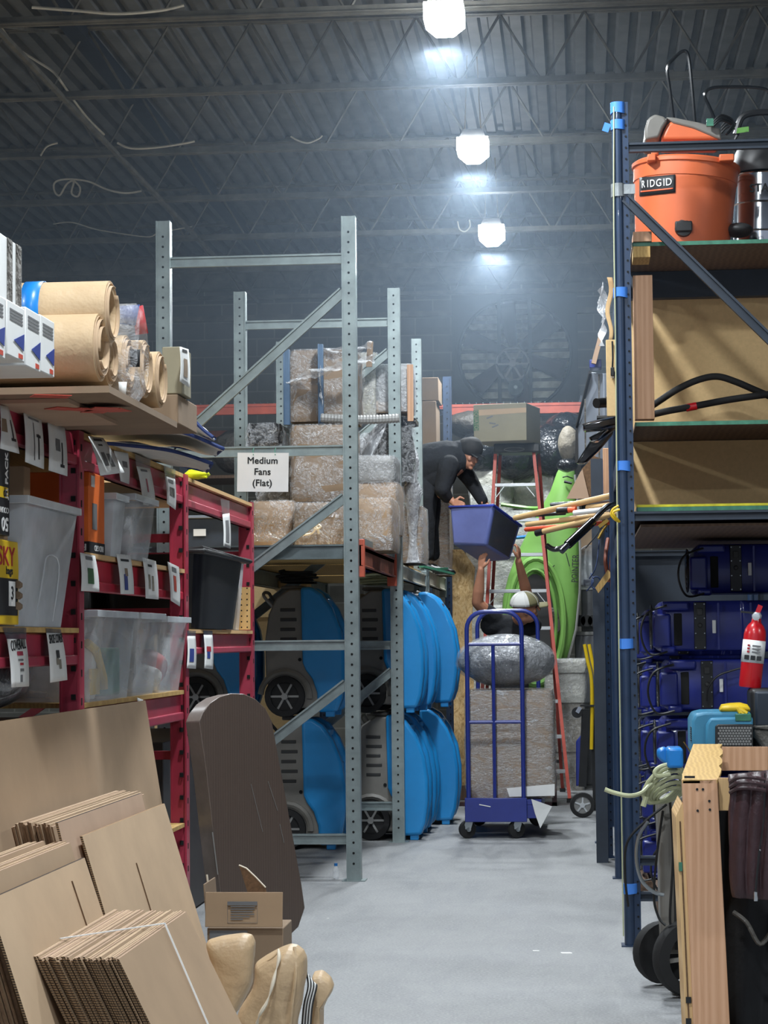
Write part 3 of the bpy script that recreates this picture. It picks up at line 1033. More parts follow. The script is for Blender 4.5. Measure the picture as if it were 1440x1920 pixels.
# ================================================================ far orange rack across the back
YO = 21.6
for i, (pa, pb, l) in enumerate([(350, 545, 'orange beam of the back rack, left of the wrapped bundles'), (790, 1092, 'long orange beam of the back rack below the exhaust fan')]):
    a = P(pa, 768, YO); b_ = P(pb, 765, YO)
    t = T('rack_beam', l, 'rack beam', ((a.x + b_.x) / 2, YO, a.z), 'orange beams of the back rack')
    B(MB().box(a.x, b_.x, YO, YO + .05, a.z - .06, a.z + .045).box(a.x, b_.x, YO - .01, YO + .05, a.z + .015, a.z + .045), 'beam', 'orange_steel', t, bevel=.004)
    m = MB()
    k = a.x
    while k < b_.x:
        m.box(k, k + .006, YO - .014, YO + 1.0, a.z + .045, a.z + .06)
        k += .068
    B(m, 'wire_deck', 'galv_dark', t, smooth=0)
for i, px in enumerate((345, 800, 1096)):
    x = P(px, 800, YO + .1).x
    one(MB().box(x - .04, x + .04, YO + .06, YO + .13, 0, P(px, 740, YO).z), 'rack_post', ['rackdark'], ['dark post of the back rack at its left end', 'dark post of the back rack behind the brown cartons', 'dark post of the back rack at its right end'][i], 'post', smooth=0)
# lower orange beam with red mesh, left
a = P(362, 812, YO + .9); b_ = P(545, 812, YO + .9)
one(MB().box(a.x, b_.x, YO + .9, YO + .95, a.z - .07, a.z + .02), 'rack_beam', ['rust_steel'], 'shaded rust-red rear beam just under the left orange beam', 'rack beam', smooth=0)

zs = P(480, 893, 21.9).z
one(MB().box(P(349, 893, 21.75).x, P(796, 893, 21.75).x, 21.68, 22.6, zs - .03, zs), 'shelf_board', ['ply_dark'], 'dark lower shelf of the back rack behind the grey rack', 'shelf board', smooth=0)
# ================================================================ cards hung on the red rack
def bil(q, u, v):
    return (q[0] * (1 - u) + q[1] * u) * (1 - v) + (q[3] * (1 - u) + q[2] * u) * v
def card(px, label, marks=(), txt=None, X=-1.842, swing=.012, sleeve=None, m='paper', group='cards hung on the red rack', th=.0015):
    """px: TL, TR, BR, BL pixel corners of a card lying against the rack's aisle side"""
    q = [PX(px[0][0], px[0][1], X), PX(px[1][0], px[1][1], X), PX(px[2][0], px[2][1], X + swing), PX(px[3][0], px[3][1], X + swing)]
    t = T('sign_card', label, 'sign', (q[0] + q[1]) / 2, group)
    n = (q[1] - q[0]).cross(q[3] - q[0]).normalized()
    if n.x < 0:
        n = -n
    mb = MB()
    mb.grid(lambda u, v: bil(q, u, v) + n * (.004 * math.sin(v * 3.1)), 4, 8)
    B(mb, 'sheet', m, t, solid=th)
    for (u0, u1, v0, v1, mm) in marks:
        mk = MB()
        mk.grid(lambda u, v: bil(q, u0 + (u1 - u0) * u, v0 + (v1 - v0) * v) + n * (.004 * math.sin((v0 + (v1 - v0) * v) * 3.1) + .0022), 2, 3)
        B(mk, 'printed_mark', mm, t, smooth=0)
    if txt:
        s, u, v, size, sx = txt
        up = (q[0] - q[3]).normalized()
        text(s, bil(q, u, v) + n * .004, size, frame3(n, up), 'lettering', 'ink', t, .0004, sx=sx)
    if sleeve:
        q2 = [PX(a, b_, X - .0) for a, b_ in sleeve]
        mb = MB(); mb.grid(lambda u, v: bil(q2, u, v) + n * .001, 2, 2)
        B(mb, 'plastic_sleeve', 'smoke', t)
    return t
arrow = lambda up: [(.68, .74, .35, .85, 'ink'), (.60, .82, .36 if up else .80, .42 if up else .86, 'ink')]
card([(0, 760), (15, 762), (36, 851), (0, 841)], 'sleeved card with a brown picture and down arrow, cut by the left edge', [(.0, .4, .3, .6, 'card_dark'), (.72, .8, .3, .75, 'ink'), (.62, .9, .7, .76, 'ink')])
card([(44, 772), (77, 786), (82, 880), (47, 866)], 'sleeved card with an up arrow, second from the left edge', [(.2, .8, .06, .1, 'ink_grey'), (.45, .49, .15, .9, 'ink_grey')] + arrow(True))
card([(89, 790), (121, 802), (126, 893), (91, 882)], 'sleeved card with a down arrow beside the nearest red post', [(.35, .6, .3, .55, 'ink_grey')] + arrow(False))
card([(166, 818), (193, 821), (233, 886), (188, 892)], 'card with a pair of shoe soles printed on it, blown out from the beam', [(.2, .75, .05, .12, 'ink'), (.35, .6, .2, .25, 'ink'), (.3, .48, .42, .78, 'ink_grey'), (.55, .73, .46, .82, 'ink_grey')], X=-1.80, swing=.05)
card([(213, 845), (240, 850), (242, 908), (226, 902)], 'grey card half hidden behind the shoe sole card', [(.4, .8, .3, .5, 'ink_grey')])
card([(256, 874), (281, 878), (292, 950), (268, 946)], 'card with a thin red tool picture, taped under a dark tab', [(.2, .7, .06, .12, 'ink_grey'), (.45, .55, .3, .65, 'red')], sleeve=[(252, 851), (282, 861), (281, 880), (255, 873)])
card([(309, 892), (328, 898), (329, 956), (313, 944)], 'narrow grey card on the top beam beside the second red post', [(.25, .75, .08, .2, 'ink_grey'), (.3, .8, .35, .65, 'bag_grey')], sleeve=[(306, 872), (329, 880), (328, 900), (309, 893)])
card([(417, 964), (430, 962), (432, 1029), (419, 1024)], 'narrow card with a dark bar, taped to the farthest top beam', [(.3, .75, .2, .85, 'ink_grey')], sleeve=[(413, 935), (430, 939), (430, 962), (417, 966)])
card([(13, 1198), (48, 1198), (54, 1287), (21, 1289)], 'white card reading COVERALL with a small strip of pictures', [(.4, .72, .26, .35, 'red'), (.42, .7, .42, .46, 'ink_grey'), (.5, .7, .5, .55, 'red_ink'), (.5, .7, .62, .68, 'ink_grey'), (.5, .62, .75, .9, 'ink_grey')], ('COVERALL', .52, .13, .05, .78), sleeve=[(4, 1176), (49, 1177), (49, 1199), (12, 1198)])
card([(87, 1186), (115, 1187), (126, 1275), (94, 1280)], 'white card reading SHOE COVER with a dark boot picture', [(.42, .62, .36, .52, 'ink'), (.4, .55, .52, .66, 'beige_sack'), (.55, .68, .55, .75, 'beige_sack')], ('SHOE COVER', .52, .13, .045, .72), sleeve=[(85, 1178), (114, 1180), (115, 1188), (87, 1187)])
card([(150, 1036), (178, 1042), (186, 1110), (152, 1108)], 'paper card with a dark green picture, first of four on the bright beam', [(.3, .75, .06, .16, 'ink_grey'), (.35, .7, .38, .8, 'green_ink')], X=-1.838, m='paper')
card([(218, 1038), (244, 1041), (251, 1114), (226, 1114)], 'paper card with blue and orange picture, second on the bright beam', [(.2, .8, .12, .18, 'ink'), (.3, .55, .5, .9, 'blue_ink'), (.4, .6, .35, .55, 'card_dark')], X=-1.838)
card([(267, 1045), (292, 1052), (297, 1124), (273, 1122)], 'paper card with two small bottles printed, third on the bright beam', [(.3, .6, .14, .2, 'ink'), (.25, .4, .4, .75, 'beige_sack'), (.5, .65, .42, .8, 'beige_sack')], X=-1.838)
card([(314, 1053), (335, 1063), (337, 1137), (320, 1126)], 'curled paper card with a faded pink picture, beside the second red post', [(.3, .7, .08, .2, 'ink_grey'), (.35, .6, .3, .7, 'ladder')], X=-1.838)
card([(351, 1192), (366, 1192), (367, 1254), (350, 1253)], 'narrow card with a blue picture beneath the black trash bin', [(.2, .7, .4, .8, 'blue_ink')], sleeve=[(350, 1182), (367, 1183), (366, 1193), (351, 1193)])
card([(382, 1190), (398, 1190), (399, 1255), (383, 1253)], 'narrow sleeved card with a red and blue picture, right of its twin', [(.2, .7, .35, .5, 'red_ink'), (.25, .6, .5, .7, 'blue_ink')], sleeve=[(381, 1182), (398, 1183), (398, 1191), (382, 1191)])
card([(257, 1308), (268, 1312), (270, 1382), (262, 1370)], 'sliver of a white card hanging behind the big cardboard sheet', [])

# ================================================================ goods on the red rack
def carton(x0, x1, y0, y1, z0, z1, label, m='card', nm='carton', cat='box', tape=None, group=None, rz=0, flap=False):
    t = T(nm, label, cat, ((x0 + x1) / 2, (y0 + y1) / 2, z0), group)
    B(MB().box(x0, x1, y0, y1, z0, z1), 'box_body', m, t, bevel=.004)
    if tape:
        c = (x0 + x1) / 2
        B(MB().box(c - .025, c + .025, y0 - .001, y1 + .001, z1 - .0, z1 + .0012).box(c - .025, c + .025, y0 - .0015, y0, z1 - .06, z1), 'tape', tape, t, smooth=0)
    return t
# orange tool box with the brand printed upside down
Yb = 8.14
x1 = P(167, 950, Yb).x
z0, z1 = 1.722, P(167, 884, Yb).z
t = T('tool_box', 'orange cardboard tool box standing upside down, black band with white RIDGID letters', 'box', (x1 - .15, Yb + .15, z0))
B(MB().box(x1 - .30, x1, Yb, Yb + .27, z0, z1), 'carton', 'orange_box', t, bevel=.004)
B(MB().box(x1 - .301, x1 + .001, Yb - .001, Yb + .271, z0, z0 + .042), 'black_band', 'ink', t, smooth=0)
text('RIDGID', (x1 - .075, Yb - .002, z0 + .021), .036, frame3((0, -1, 0), (0, 0, -1)), 'lettering', 'white', t, .001, sx=1.1)
text('RIDGID', (x1 + .002, Yb + .16, z0 + .021), .030, frame3((1, 0, 0), (0, 0, -1)), 'lettering', 'white', t, .0006, sx=1.6)
B(MB().box(x1 + .001, x1 + .0022, Yb + .03, Yb + .09, z1 - .055, z1 - .012), 'label', 'paper', t, smooth=0)
B(MB().box(x1 + .001, x1 + .0022, Yb + .05, Yb + .13, z0 + .09, z0 + .19), 'printed_tool', 'ink_grey', t, smooth=0)
def tub(x0, x1, y0, y1, z0, z1, label, m='bin_clear', tp=.04, group=None, rim='lid_clear', nm='storage_bin', molded=False):
    t = T(nm, label, 'bin', ((x0 + x1) / 2, (y0 + y1) / 2, z0), group)
    b_ = [V((x0 + tp, y0 + tp, z0)), V((x1 - tp, y0 + tp, z0)), V((x1 - tp, y1 - tp, z0)), V((x0 + tp, y1 - tp, z0))]
    u = [V((x0, y0, z1)), V((x1, y0, z1)), V((x1, y1, z1)), V((x0, y1, z1))]
    mb = MB()
    mb.add(b_ + u, [(3, 2, 1, 0), (0, 1, 5, 4), (1, 2, 6, 5), (2, 3, 7, 6), (3, 0, 4, 7)])
    k = z0 + (z1 - z0) * .72
    B(mb, 'tub', m, t, solid=.004, bevel=.0)
    mb = MB()
    r = .014
    for (a, b2) in (((x0 - r, y0 - r), (x1 + r, y0)), ((x0 - r, y1), (x1 + r, y1 + r)), ((x0 - r, y0), (x0, y1)), ((x1, y0), (x1 + r, y1))):
        mb.box(a[0], b2[0], a[1], b2[1], z1 - .022, z1 + .004)
    B(mb, 'rim', rim, t, bevel=.002)
    if molded:
        mb = MB()
        xs = x1 - tp * .5
        mb.tube(bez([(x1 - tp + .003, y0 + .32, z0 + .02), (xs + .003, y0 + .33, z0 + .18), (xs + .008, y0 + .36, z0 + .24), (xs + .008, y0 + .5, z0 + .24), (xs + .003, y0 + .55, z0 + .18), (x1 - tp + .003, y0 + .56, z0 + .02)], 5), .003, 5)
        B(mb, 'molded_rib', rim, t)
    return t
gb = 'clear storage bins on the red rack'
tub(-2.3, -1.80, 7.0, 7.74, 1.437, 1.86, 'large frosted bin above the COVERALL card, white contents inside', 'bin_frost', .05, gb, molded=True)
tub(-2.2, -1.82, 8.46, 8.68, 1.722, 1.965, 'grey clear bin squeezed beside the orange tool box', 'bin_frost', .02, gb)
tub(-2.2, -1.80, 8.73, 9.2, 1.722, 1.98, 'empty-looking clear bin right of the orange tool box, dark tool inside', 'bin_clear', .03, gb)
tub(-2.3, -1.82, 8.12, 8.86, 1.157, 1.50, 'clear bin holding the white and yellow bottle', 'bin_clear', .03, gb)
tub(-2.3, -1.82, 8.94, 9.46, 1.157, 1.50, 'middle clear bin of the lower row, grey mesh bundle inside', 'bin_clear', .04, gb)
tub(-2.3, -1.82, 9.53, 10.08, 1.157, 1.49, 'clear bin of the lower row beside the second red post, red bag inside', 'bin_clear', .04, gb)
# what shows inside the bins
def blob(c, r, m, label, nm, cat, jit=.25, n=14, wav=0, sub=1):
    return one(MB().sph(c, r, n, jit=jit, seed=int(abs(c[0] * 1000 + c[1] * 77))), nm, m, label, cat, sub=sub, smooth=180)
blob((-1.99, 7.40, 1.60), (.13, .27, .15), 'white', 'crumpled white plastic sheeting inside the large frosted bin', 'plastic_sheeting', 'plastic')
blob((-1.98, 9.2, 1.30), (.1, .17, .13), 'bag_grey', 'grey mesh bundle inside the middle lower bin', 'mesh_bundle', 'bundle')
blob((-1.97, 9.85, 1.26), (.1, .12, .09), 'red_ink', 'small red bag in the bin beside the second red post', 'plastic_bag', 'bag')
blob((-1.96, 9.72, 1.22), (.09, .08, .06), 'paper', 'silvery wrapped item lying under the red bag', 'wrapped_item', 'bundle')
bx, by = -1.945, 8.36
t = T('spray_bottle', 'white bottle with a yellow label in the lower clear bin', 'bottle', (bx, by, 1.16))
B(MB().loft([[V((bx + .07 * r * math.cos(a), by + .12 * r * math.sin(a), 1.163 + z)) for a in [2 * math.pi * k / 14 for k in range(14)]] for r, z in ((.9, 0), (1, .02), (1, .14), (.75, .19), (.35, .24), (.3, .29))]), 'bottle_body', 'white', t)
B(MB().box(bx + .066, bx + .076, by - .09, by + .06, 1.18, 1.28), 'label', 'yellow', t, bevel=.002)
B(MB().tube([(bx + .05, by - .05, 1.38), (bx + .07, by + .02, 1.35), (bx + .08, by + .10, 1.24), (bx + .08, by + .11, 1.2)], .018, 8), 'handle', 'yellow', t)
one(MB().box(-2.0, -1.87, 8.55, 8.8, 1.17, 1.36), 'refill_box', ['paint_green'], 'teal packet standing behind the yellow labelled bottle', 'packet', bevel=.01)
one(MB().box(-2.1, -1.9, 8.8, 9.1, 1.74, 1.8).tube([(-1.9, 8.85, 1.8), (-1.88, 9.05, 1.9)], .02), 'hand_tool', ['leather'], 'dark red hand tool lying in the upper clear bin', 'tool', bevel=.004)
# things at the back of the shelves
for i, (a, b_, c, d, z0, z1, m, l) in enumerate([
    (-2.48, -2.26, 8.3, 8.6, 1.722, 1.98, 'orange_box', 'left orange carton with white pictograms behind the red rail'),
    (-2.48, -2.34, 7.5, 7.85, 1.437, 1.98, 'hot_orange', 'right orange carton with white pictograms behind the red rail'),
    (-2.49, -2.32, 8.3, 8.8, 1.157, 1.66, 'orange_box', 'orange carton deep behind the lower clear bins'),
    (-2.8, -2.45, 9.0, 9.6, 1.157, 1.6, 'grey_panel', 'grey carton deep behind the lower clear bins')]):
    t = carton(a, b_, c, d, z0, z1, l, m)
    if i < 2:
        for k in range(3):
            B(MB().box(b_ - .20, b_ - .12, c - .002, c, z1 - .1 - .11 * k, z1 - .02 - .11 * k), 'pictogram', 'paper', t, smooth=0)
carton(-2.15, -2.02, 7.84, 7.93, 1.44, 2.03, 'narrow tan carton standing behind the down arrow card', 'card_light')
# husky bag box and black pack, far left
X = -1.83
def face_box(pxa, pxb, pyt, pyb, X, d, label, m, nm='carton', group=None):
    a = PX(pxa, (pyt + pyb) / 2, X); b_ = PX(pxb, (pyt + pyb) / 2, X)
    zt, zb = PX((pxa + pxb) / 2, pyt, X).z, PX((pxa + pxb) / 2, pyb, X).z
    t = T(nm, label, 'box', (X - d / 2, (a.y + b_.y) / 2, zb), group)
    B(MB().box(X - d, X, a.y, b_.y, zb, zt), 'box_body', m, t, bevel=.003)
    return t, a.y, b_.y, zb, zt
t, ya, yb, zb, zt = face_box(-22, 35, 1012, 1171, -1.83, .2, 'yellow bag box with red letters, cut by the left edge above the COVERALL card', 'yellow_box')
text('SKY', (X + .001, (ya + yb) / 2 + .03, zb + (zt - zb) * .80), .085, frame3((1, 0, 0)), 'lettering', 'red_ink', t, .001, sx=1.4)
text('bags', (X + .001, yb - .12, zb + (zt - zb) * .64), .035, frame3((1, 0, 0)), 'lettering', 'ink', t, .0006, sx=1.4)
B(MB().box(X, X + .0012, ya + .02, yb - .015, zb + .03, zb + (zt - zb) * .55), 'black_panel', 'ink', t, smooth=0)
B(MB().box(X, X + .002, yb - .13, yb - .05, zb + .06, zb + .14), 'stamp', 'paper', t, smooth=0)
text('3', (X + .003, yb - .09, zb + .10), .06, frame3((1, 0, 0)), 'lettering', 'ink', t, .0008, sx=1.2)
for k in range(3):
    B(MB().tube([(X + .003, yb - .005, zb + .06 + .035 * k), (X + .003, yb - .04, zb + .062 + .035 * k)], .013, 7), 'printed_finger', 'card_dark', t)
t, ya, yb, zb, zt = face_box(-22, 18, 838, 1002, -1.83, .2, 'tall black pack with white upside-down 50 COUNT, cut by the left edge', 'ink')
text('JR PACK', (X + .001, yb - .04, zt - .085), .045, frame3((1, 0, 0), (0, -1, 0)), 'lettering', 'white', t, .001, sx=.9)
B(MB().box(X, X + .001, ya, yb - .02, zb + .12, zb + .155), 'yellow_band', 'yellow_box', t, smooth=0)
text('dr', (X + .002, yb - .06, zb + .137), .04, frame3((1, 0, 0)), 'lettering', 'ink', t, .0008, sx=1.3)
text('COUNT', (X + .001, yb - .08, zb + .082), .026, frame3((1, 0, 0), (0, 0, -1)), 'lettering', 'white', t, .0004, sx=1.4)
text('50', (X + .001, yb - .06, zb + .038), .06, frame3((1, 0, 0), (0, 0, -1)), 'lettering', 'white', t, .0016, sx=1.4)
t2, ya, yb, zb, zt = face_box(-22, 15, 1000, 1012, -1.85, .2, 'thin tan block between the black pack and the yellow box', 'card_light')
blob((-2.1, 7.2, 1.27), (.25, .55, .14), 'bag_silver', 'grey plastic bag stuffed below the COVERALL card', 'plastic_bag', 'bag', .12)
one(MB().box(-2.5, -1.9, 6.6, 7.9, 1.08, 1.11), 'tray', ['black'], 'thin black tray under the grey plastic bag', 'tray', bevel=.004)
# black bins
def ribbed_bin(x0, x1, y0, y1, z0, z1, label, lid=True):
    t = T('trash_bin', label, 'bin', ((x0 + x1) / 2, (y0 + y1) / 2, z0))
    mb = MB()
    rings = []
    cx, cy = (x0 + x1) / 2, (y0 + y1) / 2
    for k in range(6):
        f = k / 5
        s_ = .86 + .14 * f
        ring = []
        n = 64
        for j in range(n):
            a = 2 * math.pi * j / n
            c_, s2 = math.cos(a), math.sin(a)
            e = .28
            rx = (abs(c_) ** e) * (1 if c_ > 0 else -1) * (x1 - x0) / 2
            ry = (abs(s2) ** e) * (1 if s2 > 0 else -1) * (y1 - y0) / 2
            w = 1 + (.012 if (j // 2) % 2 else 0)
            ring.append(V((cx + rx * s_ * w, cy + ry * s_ * w, z0 + (z1 - z0) * f)))
        rings.append(ring)
    mb.loft(rings)
    B(mb, 'bin_body', 'black', t, smooth=30)
    if lid:
        B(MB().box(x1 - .13, x1 + .03, y0 - .02, y1 + .02, z1, z1 + .025), 'rim', 'plastic_dk', t, bevel=.01)
        B(MB().tube([(x1 - .1, y0 - .01, z1 + .015), (x1 + .01, y0 - .012, z1 + .03), (x1 + .035, y1 - .05, z1 + .01)], .008), 'handle', 'plastic_dk', t)
    return t
ribbed_bin(-2.32, -1.80, 10.3, 11.75, 1.444, 1.80, 'tall black ribbed trash bin on the farthest red bay')
ribbed_bin(-2.32, -1.94, 8.6, 9.9, .54, .96, 'black ribbed tote on the low board beside the second red post', False)
x0, x1, z0, z1 = zx(436, 467, 1101, 1180, 12.05)
t = T('perforated_board', 'tan perforated cardboard piece in front of the farthest red post', 'board', ((x0 + x1) / 2, 12.05, z0))
mb = MB().box(x0, x1 + .005, 12.05, 12.07, 1.444, z1)
for i in range(3):
    for j in range(8):
        if i == 0 and j > 4:
            continue
        mb.lathe([(.0042, 0), (.0042, .002)], (x0 + .018 + i * .032, 12.0505, 1.458 + j * .031), rot3(x=90), 8, 1)
B(mb, 'board', ['tan_perf', 'hole'], t, smooth=0)
x0, x1, z0, z1 = zx(424, 452, 1057, 1178, 11.9)
one(MB().hexa([(x0, 11.9, 1.444), (x1 - .03, 11.9, 1.444), (x1 - .03, 12.0, 1.444), (x0, 12.0, 1.444)], [(x0 + .02, 11.9, z1), (x1, 11.9, z1), (x1, 12.0, z1), (x0 + .02, 12.0, z1)]).box(x0 + .01, x1 + .01, 11.89, 12.01, z1, z1 + .02), 'plastic_box', ['lid_clear'], 'slanting clear plastic box between the black trash bin and perforated board', 'bin')
t = T('metal_tray', 'dark grey tray with a torn paper tag, on the shelf above the black trash bin', 'tray', (-2.3, 13.3, 1.926))
x0, x1, z0, z1 = zx(345, 452, 968, 1006, 13.2)
B(MB().box(x0, x1, 13.2, 13.7, 1.926, z1), 'tray_body', 'rackdark', t, bevel=.01)
B(MB().box(x0 - .01, x1 + .01, 13.18, 13.2, z1 - .012, z1 + .006), 'rim', 'grey_panel', t, bevel=.003)
q = zx(363, 386, 992, 1005, 13.17)
B(MB().box(q[0], q[1], 13.165, 13.17, q[2], q[3]), 'paper_tag', 'paper', t, smooth=0)
for i, (x0, x1, y0, y1, z0, z1, l) in enumerate([(-2.78, -2.5, 6.0, 7.94, 1.438, 1.95, 'dark block added as shade deep in the nearest red bay'), (-2.78, -2.5, 8.2, 9.9, 1.722, 2.04, 'dark block added as shade deep behind the upper clear bins'), (-2.8, -2.5, 8.3, 8.9, 1.158, 1.55, 'dark block added as shade deep behind the lower clear bins') , (-2.8, -2.35, 10.35, 12.0, 1.444, 1.72, 'dark block added as shade behind the black trash bin'), (-2.82, -2.1, 6.1, 7.9, .05, .98, 'dark block added as shade low behind the cardboard heap'), (-2.8, -2.0, 10.4, 12.1, .01, .9, 'dark block added as shade on the floor of the farthest red bay')]):
    carton(x0, x1, y0, y1, z0, z1, l, 'plastic_dk', 'shade_filler', 'bin')  # dark blocks added to stand in for shade inside the red rack

# ---------------------------------------------------------------- on top of the red rack
DT = 2.163
Xe = -1.48
# flat boards under the rolls
one(MB().box(-3.2, -1.46, 6.72, 7.88, DT, DT + .022), 'cardboard_sheet', ['card_dark'], 'wide flat cardboard sheet under the paper rolls, overhanging the aisle', 'cardboard', smooth=0)
x0, x1, z0, z1 = zx(150, 334, 741, 796, 7.9)
one(MB().box(-3.2, x1, 7.9, 8.3, z0, z1), 'flat_carton', ['card_dark'], 'long flat carton end behind the paper rolls, overhanging the aisle', 'box', bevel=.004)
t = T('printed_carton', 'flattened carton with red print under the sheet of rolls', 'box', (-2.3, 7.2, DT - .012))
B(MB().box(-3.1, -1.62, 6.85, 7.6, DT - .014, DT - .001), 'box_body', 'card_pink', t, smooth=0)
for k, (a, b_) in enumerate([((60, 742), (130, 744)), ((95, 765), (135, 768)), ((140, 770), (170, 766)), ((172, 774), (200, 764)), ((204, 766), (226, 772))]):
    p, q = PZ(*a, DT - .016), PZ(*b_, DT - .016)
    B(MB().beam(p, q, .08, .002), 'printed_stroke', 'ladder', t, smooth=0)
def paper_roll(px, py, Y, r, label, open_=.62, x0=-2.9, lip=True):
    c = P(px, py, Y)
    c.z = max(c.z, DT + .024 + r) if lip else c.z
    t = T('paper_roll', label, 'paper roll', (c.x - .5, Y, c.z - r), 'brown paper rolls on the red rack')
    # spiral wound sheet, seen from its end
    mb = MB()
    M = rot3(y=90)
    mb.lathe([(r, 0), (r, c.x - x0)], (x0, Y, c.z), M, 40, 0, cap=False)
    mb.lathe([(r, 0), (r * open_, 0)], (c.x, Y, c.z), M, 40, 0, cap=False)
    mb.lathe([(r * open_, 0), (r * open_ * .97, -.6)], (c.x, Y, c.z), M, 40, 0, cap=False)
    mb.lathe([(r, 0), (.001, 0)], (x0, Y, c.z), M, 40, 0, cap=False)
    B(mb, 'roll_body', 'kraft', t, smooth=40)
    k = r * .93
    i = 0
    while k > r * open_ * 1.02:
        mb = MB()
        a0 = i * 1.3
        off = [0.004, .012, .007, .016, .005][i % 5]
        pts = []
        for j in range(27):
            a = a0 + 2 * math.pi * j / 28
            kk = k - r * .02 * j / 27
            pts.append((c.x + off, Y + kk * math.cos(a), c.z + kk * math.sin(a)))
        vs = [p for p in pts] + [(c.x - .01, p[1], p[2]) for p in pts]
        mb.add(vs, [(j, j + 1, 27 + j + 1, 27 + j) for j in range(26)])
        B(mb, 'paper_layer', 'card_light', t, solid=.0016, smooth=60)
        k -= r * .1
        i += 1
    return t, c
paper_roll(188, 652, 6.82, .108, 'large brown paper roll behind the white cartons', .6)
paper_roll(206, 672, 7.02, .092, 'narrow brown paper roll squeezed right of the large one', .5)
tr, c = paper_roll(208, 585, 6.90, .100, 'top brown paper roll wrapped with blue tape', .72, lip=False)
xa, xb = P(52, 560, 6.9).x, P(86, 560, 6.9).x
mb = MB().lathe([(.103, 0), (.103, xb - xa)], (xa, 6.90, c.z), rot3(y=90), 36, 0, cap=False)
B(mb, 'blue_tape', 'bright_blue', tr, solid=.002)
tr, c3 = paper_roll(238, 682, 7.21, .096, 'brown paper roll inside a clear plastic bag', .6)
paper_roll(272, 692, 7.41, .100, 'brown paper roll right of the plastic-bagged one', .62)
paper_roll(300, 712, 7.63, .100, 'last brown paper roll of the row, nearest the green carton', .66)
# clear bag over one roll
mb = MB()
ring = lambda x, r1, r2, s: [V((x, 7.19 + r1 * math.cos(a) * (1 + .08 * math.sin(3 * a + s)), c3.z + .03 + r2 * math.sin(a) * (1 + .07 * math.cos(2 * a + s)))) for a in [2 * math.pi * k / 20 for k in range(20)]]
mb.loft([ring(-2.0, .1, .13, 0), ring(-1.75, .105, .15, 1), ring(-1.58, .11, .165, 2), ring(-1.47, .105, .16, 3), ring(-1.445, .09, .13, 3)], cap=False)
tb = T('plastic_bag', 'clear plastic bag with red and blue print pulled over a paper roll', 'bag', (-1.7, 7.19, c3.z - .1))
B(mb, 'bag_film', 'film_bag', tb, smooth=80)
q = [P(250, 578, 7.3), P(268, 572, 7.3), P(278, 625, 7.3), P(254, 628, 7.3)]
B(MB().add([q[0], q[1], q[2], q[3]], [(0, 1, 2, 3)]), 'red_print', 'red_ink', tb, solid=.003)
q = [P(224, 574, 7.26), P(262, 571, 7.26), P(254, 610, 7.26), P(222, 608, 7.26)]
B(MB().add(q, [(0, 1, 2, 3)]), 'dark_print', 'fabric_blue', tb, solid=.003)
q = [P(244, 655, 7.1), P(263, 655, 7.1), P(262, 688, 7.1), P(244, 688, 7.1)]
B(MB().add([p + V((.2, 0, 0)) * 0 for p in q], [(0, 1, 2, 3)]), 'black_print', 'ink', tb, solid=.002)
q = [P(222, 716, 7.08), P(238, 716, 7.08), P(236, 740, 7.08), P(224, 740, 7.08)]
B(MB().add(q, [(0, 1, 2, 3)]), 'bar_label', 'paper', tb, solid=.002)
# white cartons with blue triangles
def tri_carton(pa, pb, pt, pb2, X, d, label, m='paper'):
    t, ya, yb, zb, zt = face_box(pa, pb, pt, pb2, X, d, label, m, 'printed_carton', 'white cartons with blue triangles')
    w, h = yb - ya, zt - zb
    B(MB().add([(X + .0015, ya + w * .35, zb + h * .32), (X + .0015, yb - w * .08, zb + h * .2), (X + .0015, yb - w * .05, zb + h * .52)] + [(X + .0025, ya + w * .35, zb + h * .32), (X + .0025, yb - w * .08, zb + h * .2), (X + .0025, yb - w * .05, zb + h * .52)], [(3, 4, 5), (0, 1, 4, 3), (1, 2, 5, 4), (2, 0, 3, 5)]), 'blue_triangle', 'blue_ink', t, smooth=0)
    for k in range(4):
        B(MB().box(X, X + .0014, ya + w * .15, yb - w * .12, zb + h * (.84 - .06 * k), zb + h * (.87 - .06 * k)), 'text_line', 'ink_grey', t, smooth=0)
    B(MB().box(X, X + .0014, yb - w * .35, yb - w * .12, zb + h * .04, zb + h * .12), 'red_mark', 'ladder', t, smooth=0)
    return t
tri_carton(13, 46, 570, 672, -1.56, .4, 'white carton with a blue triangle, left one of the three')
tri_carton(48, 76, 583, 692, -1.56, .4, 'white carton with a blue triangle, middle one of the three')
tri_carton(76, 102, 597, 702, -1.56, .4, 'white carton with a blue triangle, right one against the paper roll')
tri_carton(-30, 10, 548, 664, -1.56, .4, 'plain end of a white carton cut by the left edge', 'paper')
t, ya, yb, zb, zt = face_box(-15, 41, 445, 567, -1.575, .4, 'striped dark and white carton on top of the white cartons', 'paper', 'striped_carton')
w = yb - ya
for a, b_ in ((.48, .66), (.78, .97)):
    B(MB().box(-1.575, -1.5735, ya + w * a, ya + w * b_, zb, zt), 'dark_stripe', 'bag_grey', t, smooth=0)
# green carton and its card
x0, x1, z0, z1 = zx(304, 341, 650, 740, 7.93)
carton(x0, x1, 7.93, 8.12, z0 + .003, z1, 'pale green and tan carton at the end of the paper rolls', 'card_green')
x0, x1, z0, z1 = zx(338, 353, 650, 725, 7.8)
card([(337, 650), (353, 655), (355, 727), (337, 715)], 'white card with a brown picture hung on the pale green carton', [(.2, .8, .04, .12, 'ink'), (.3, .7, .3, .8, 'card_dark')], X=-1.437, swing=0)
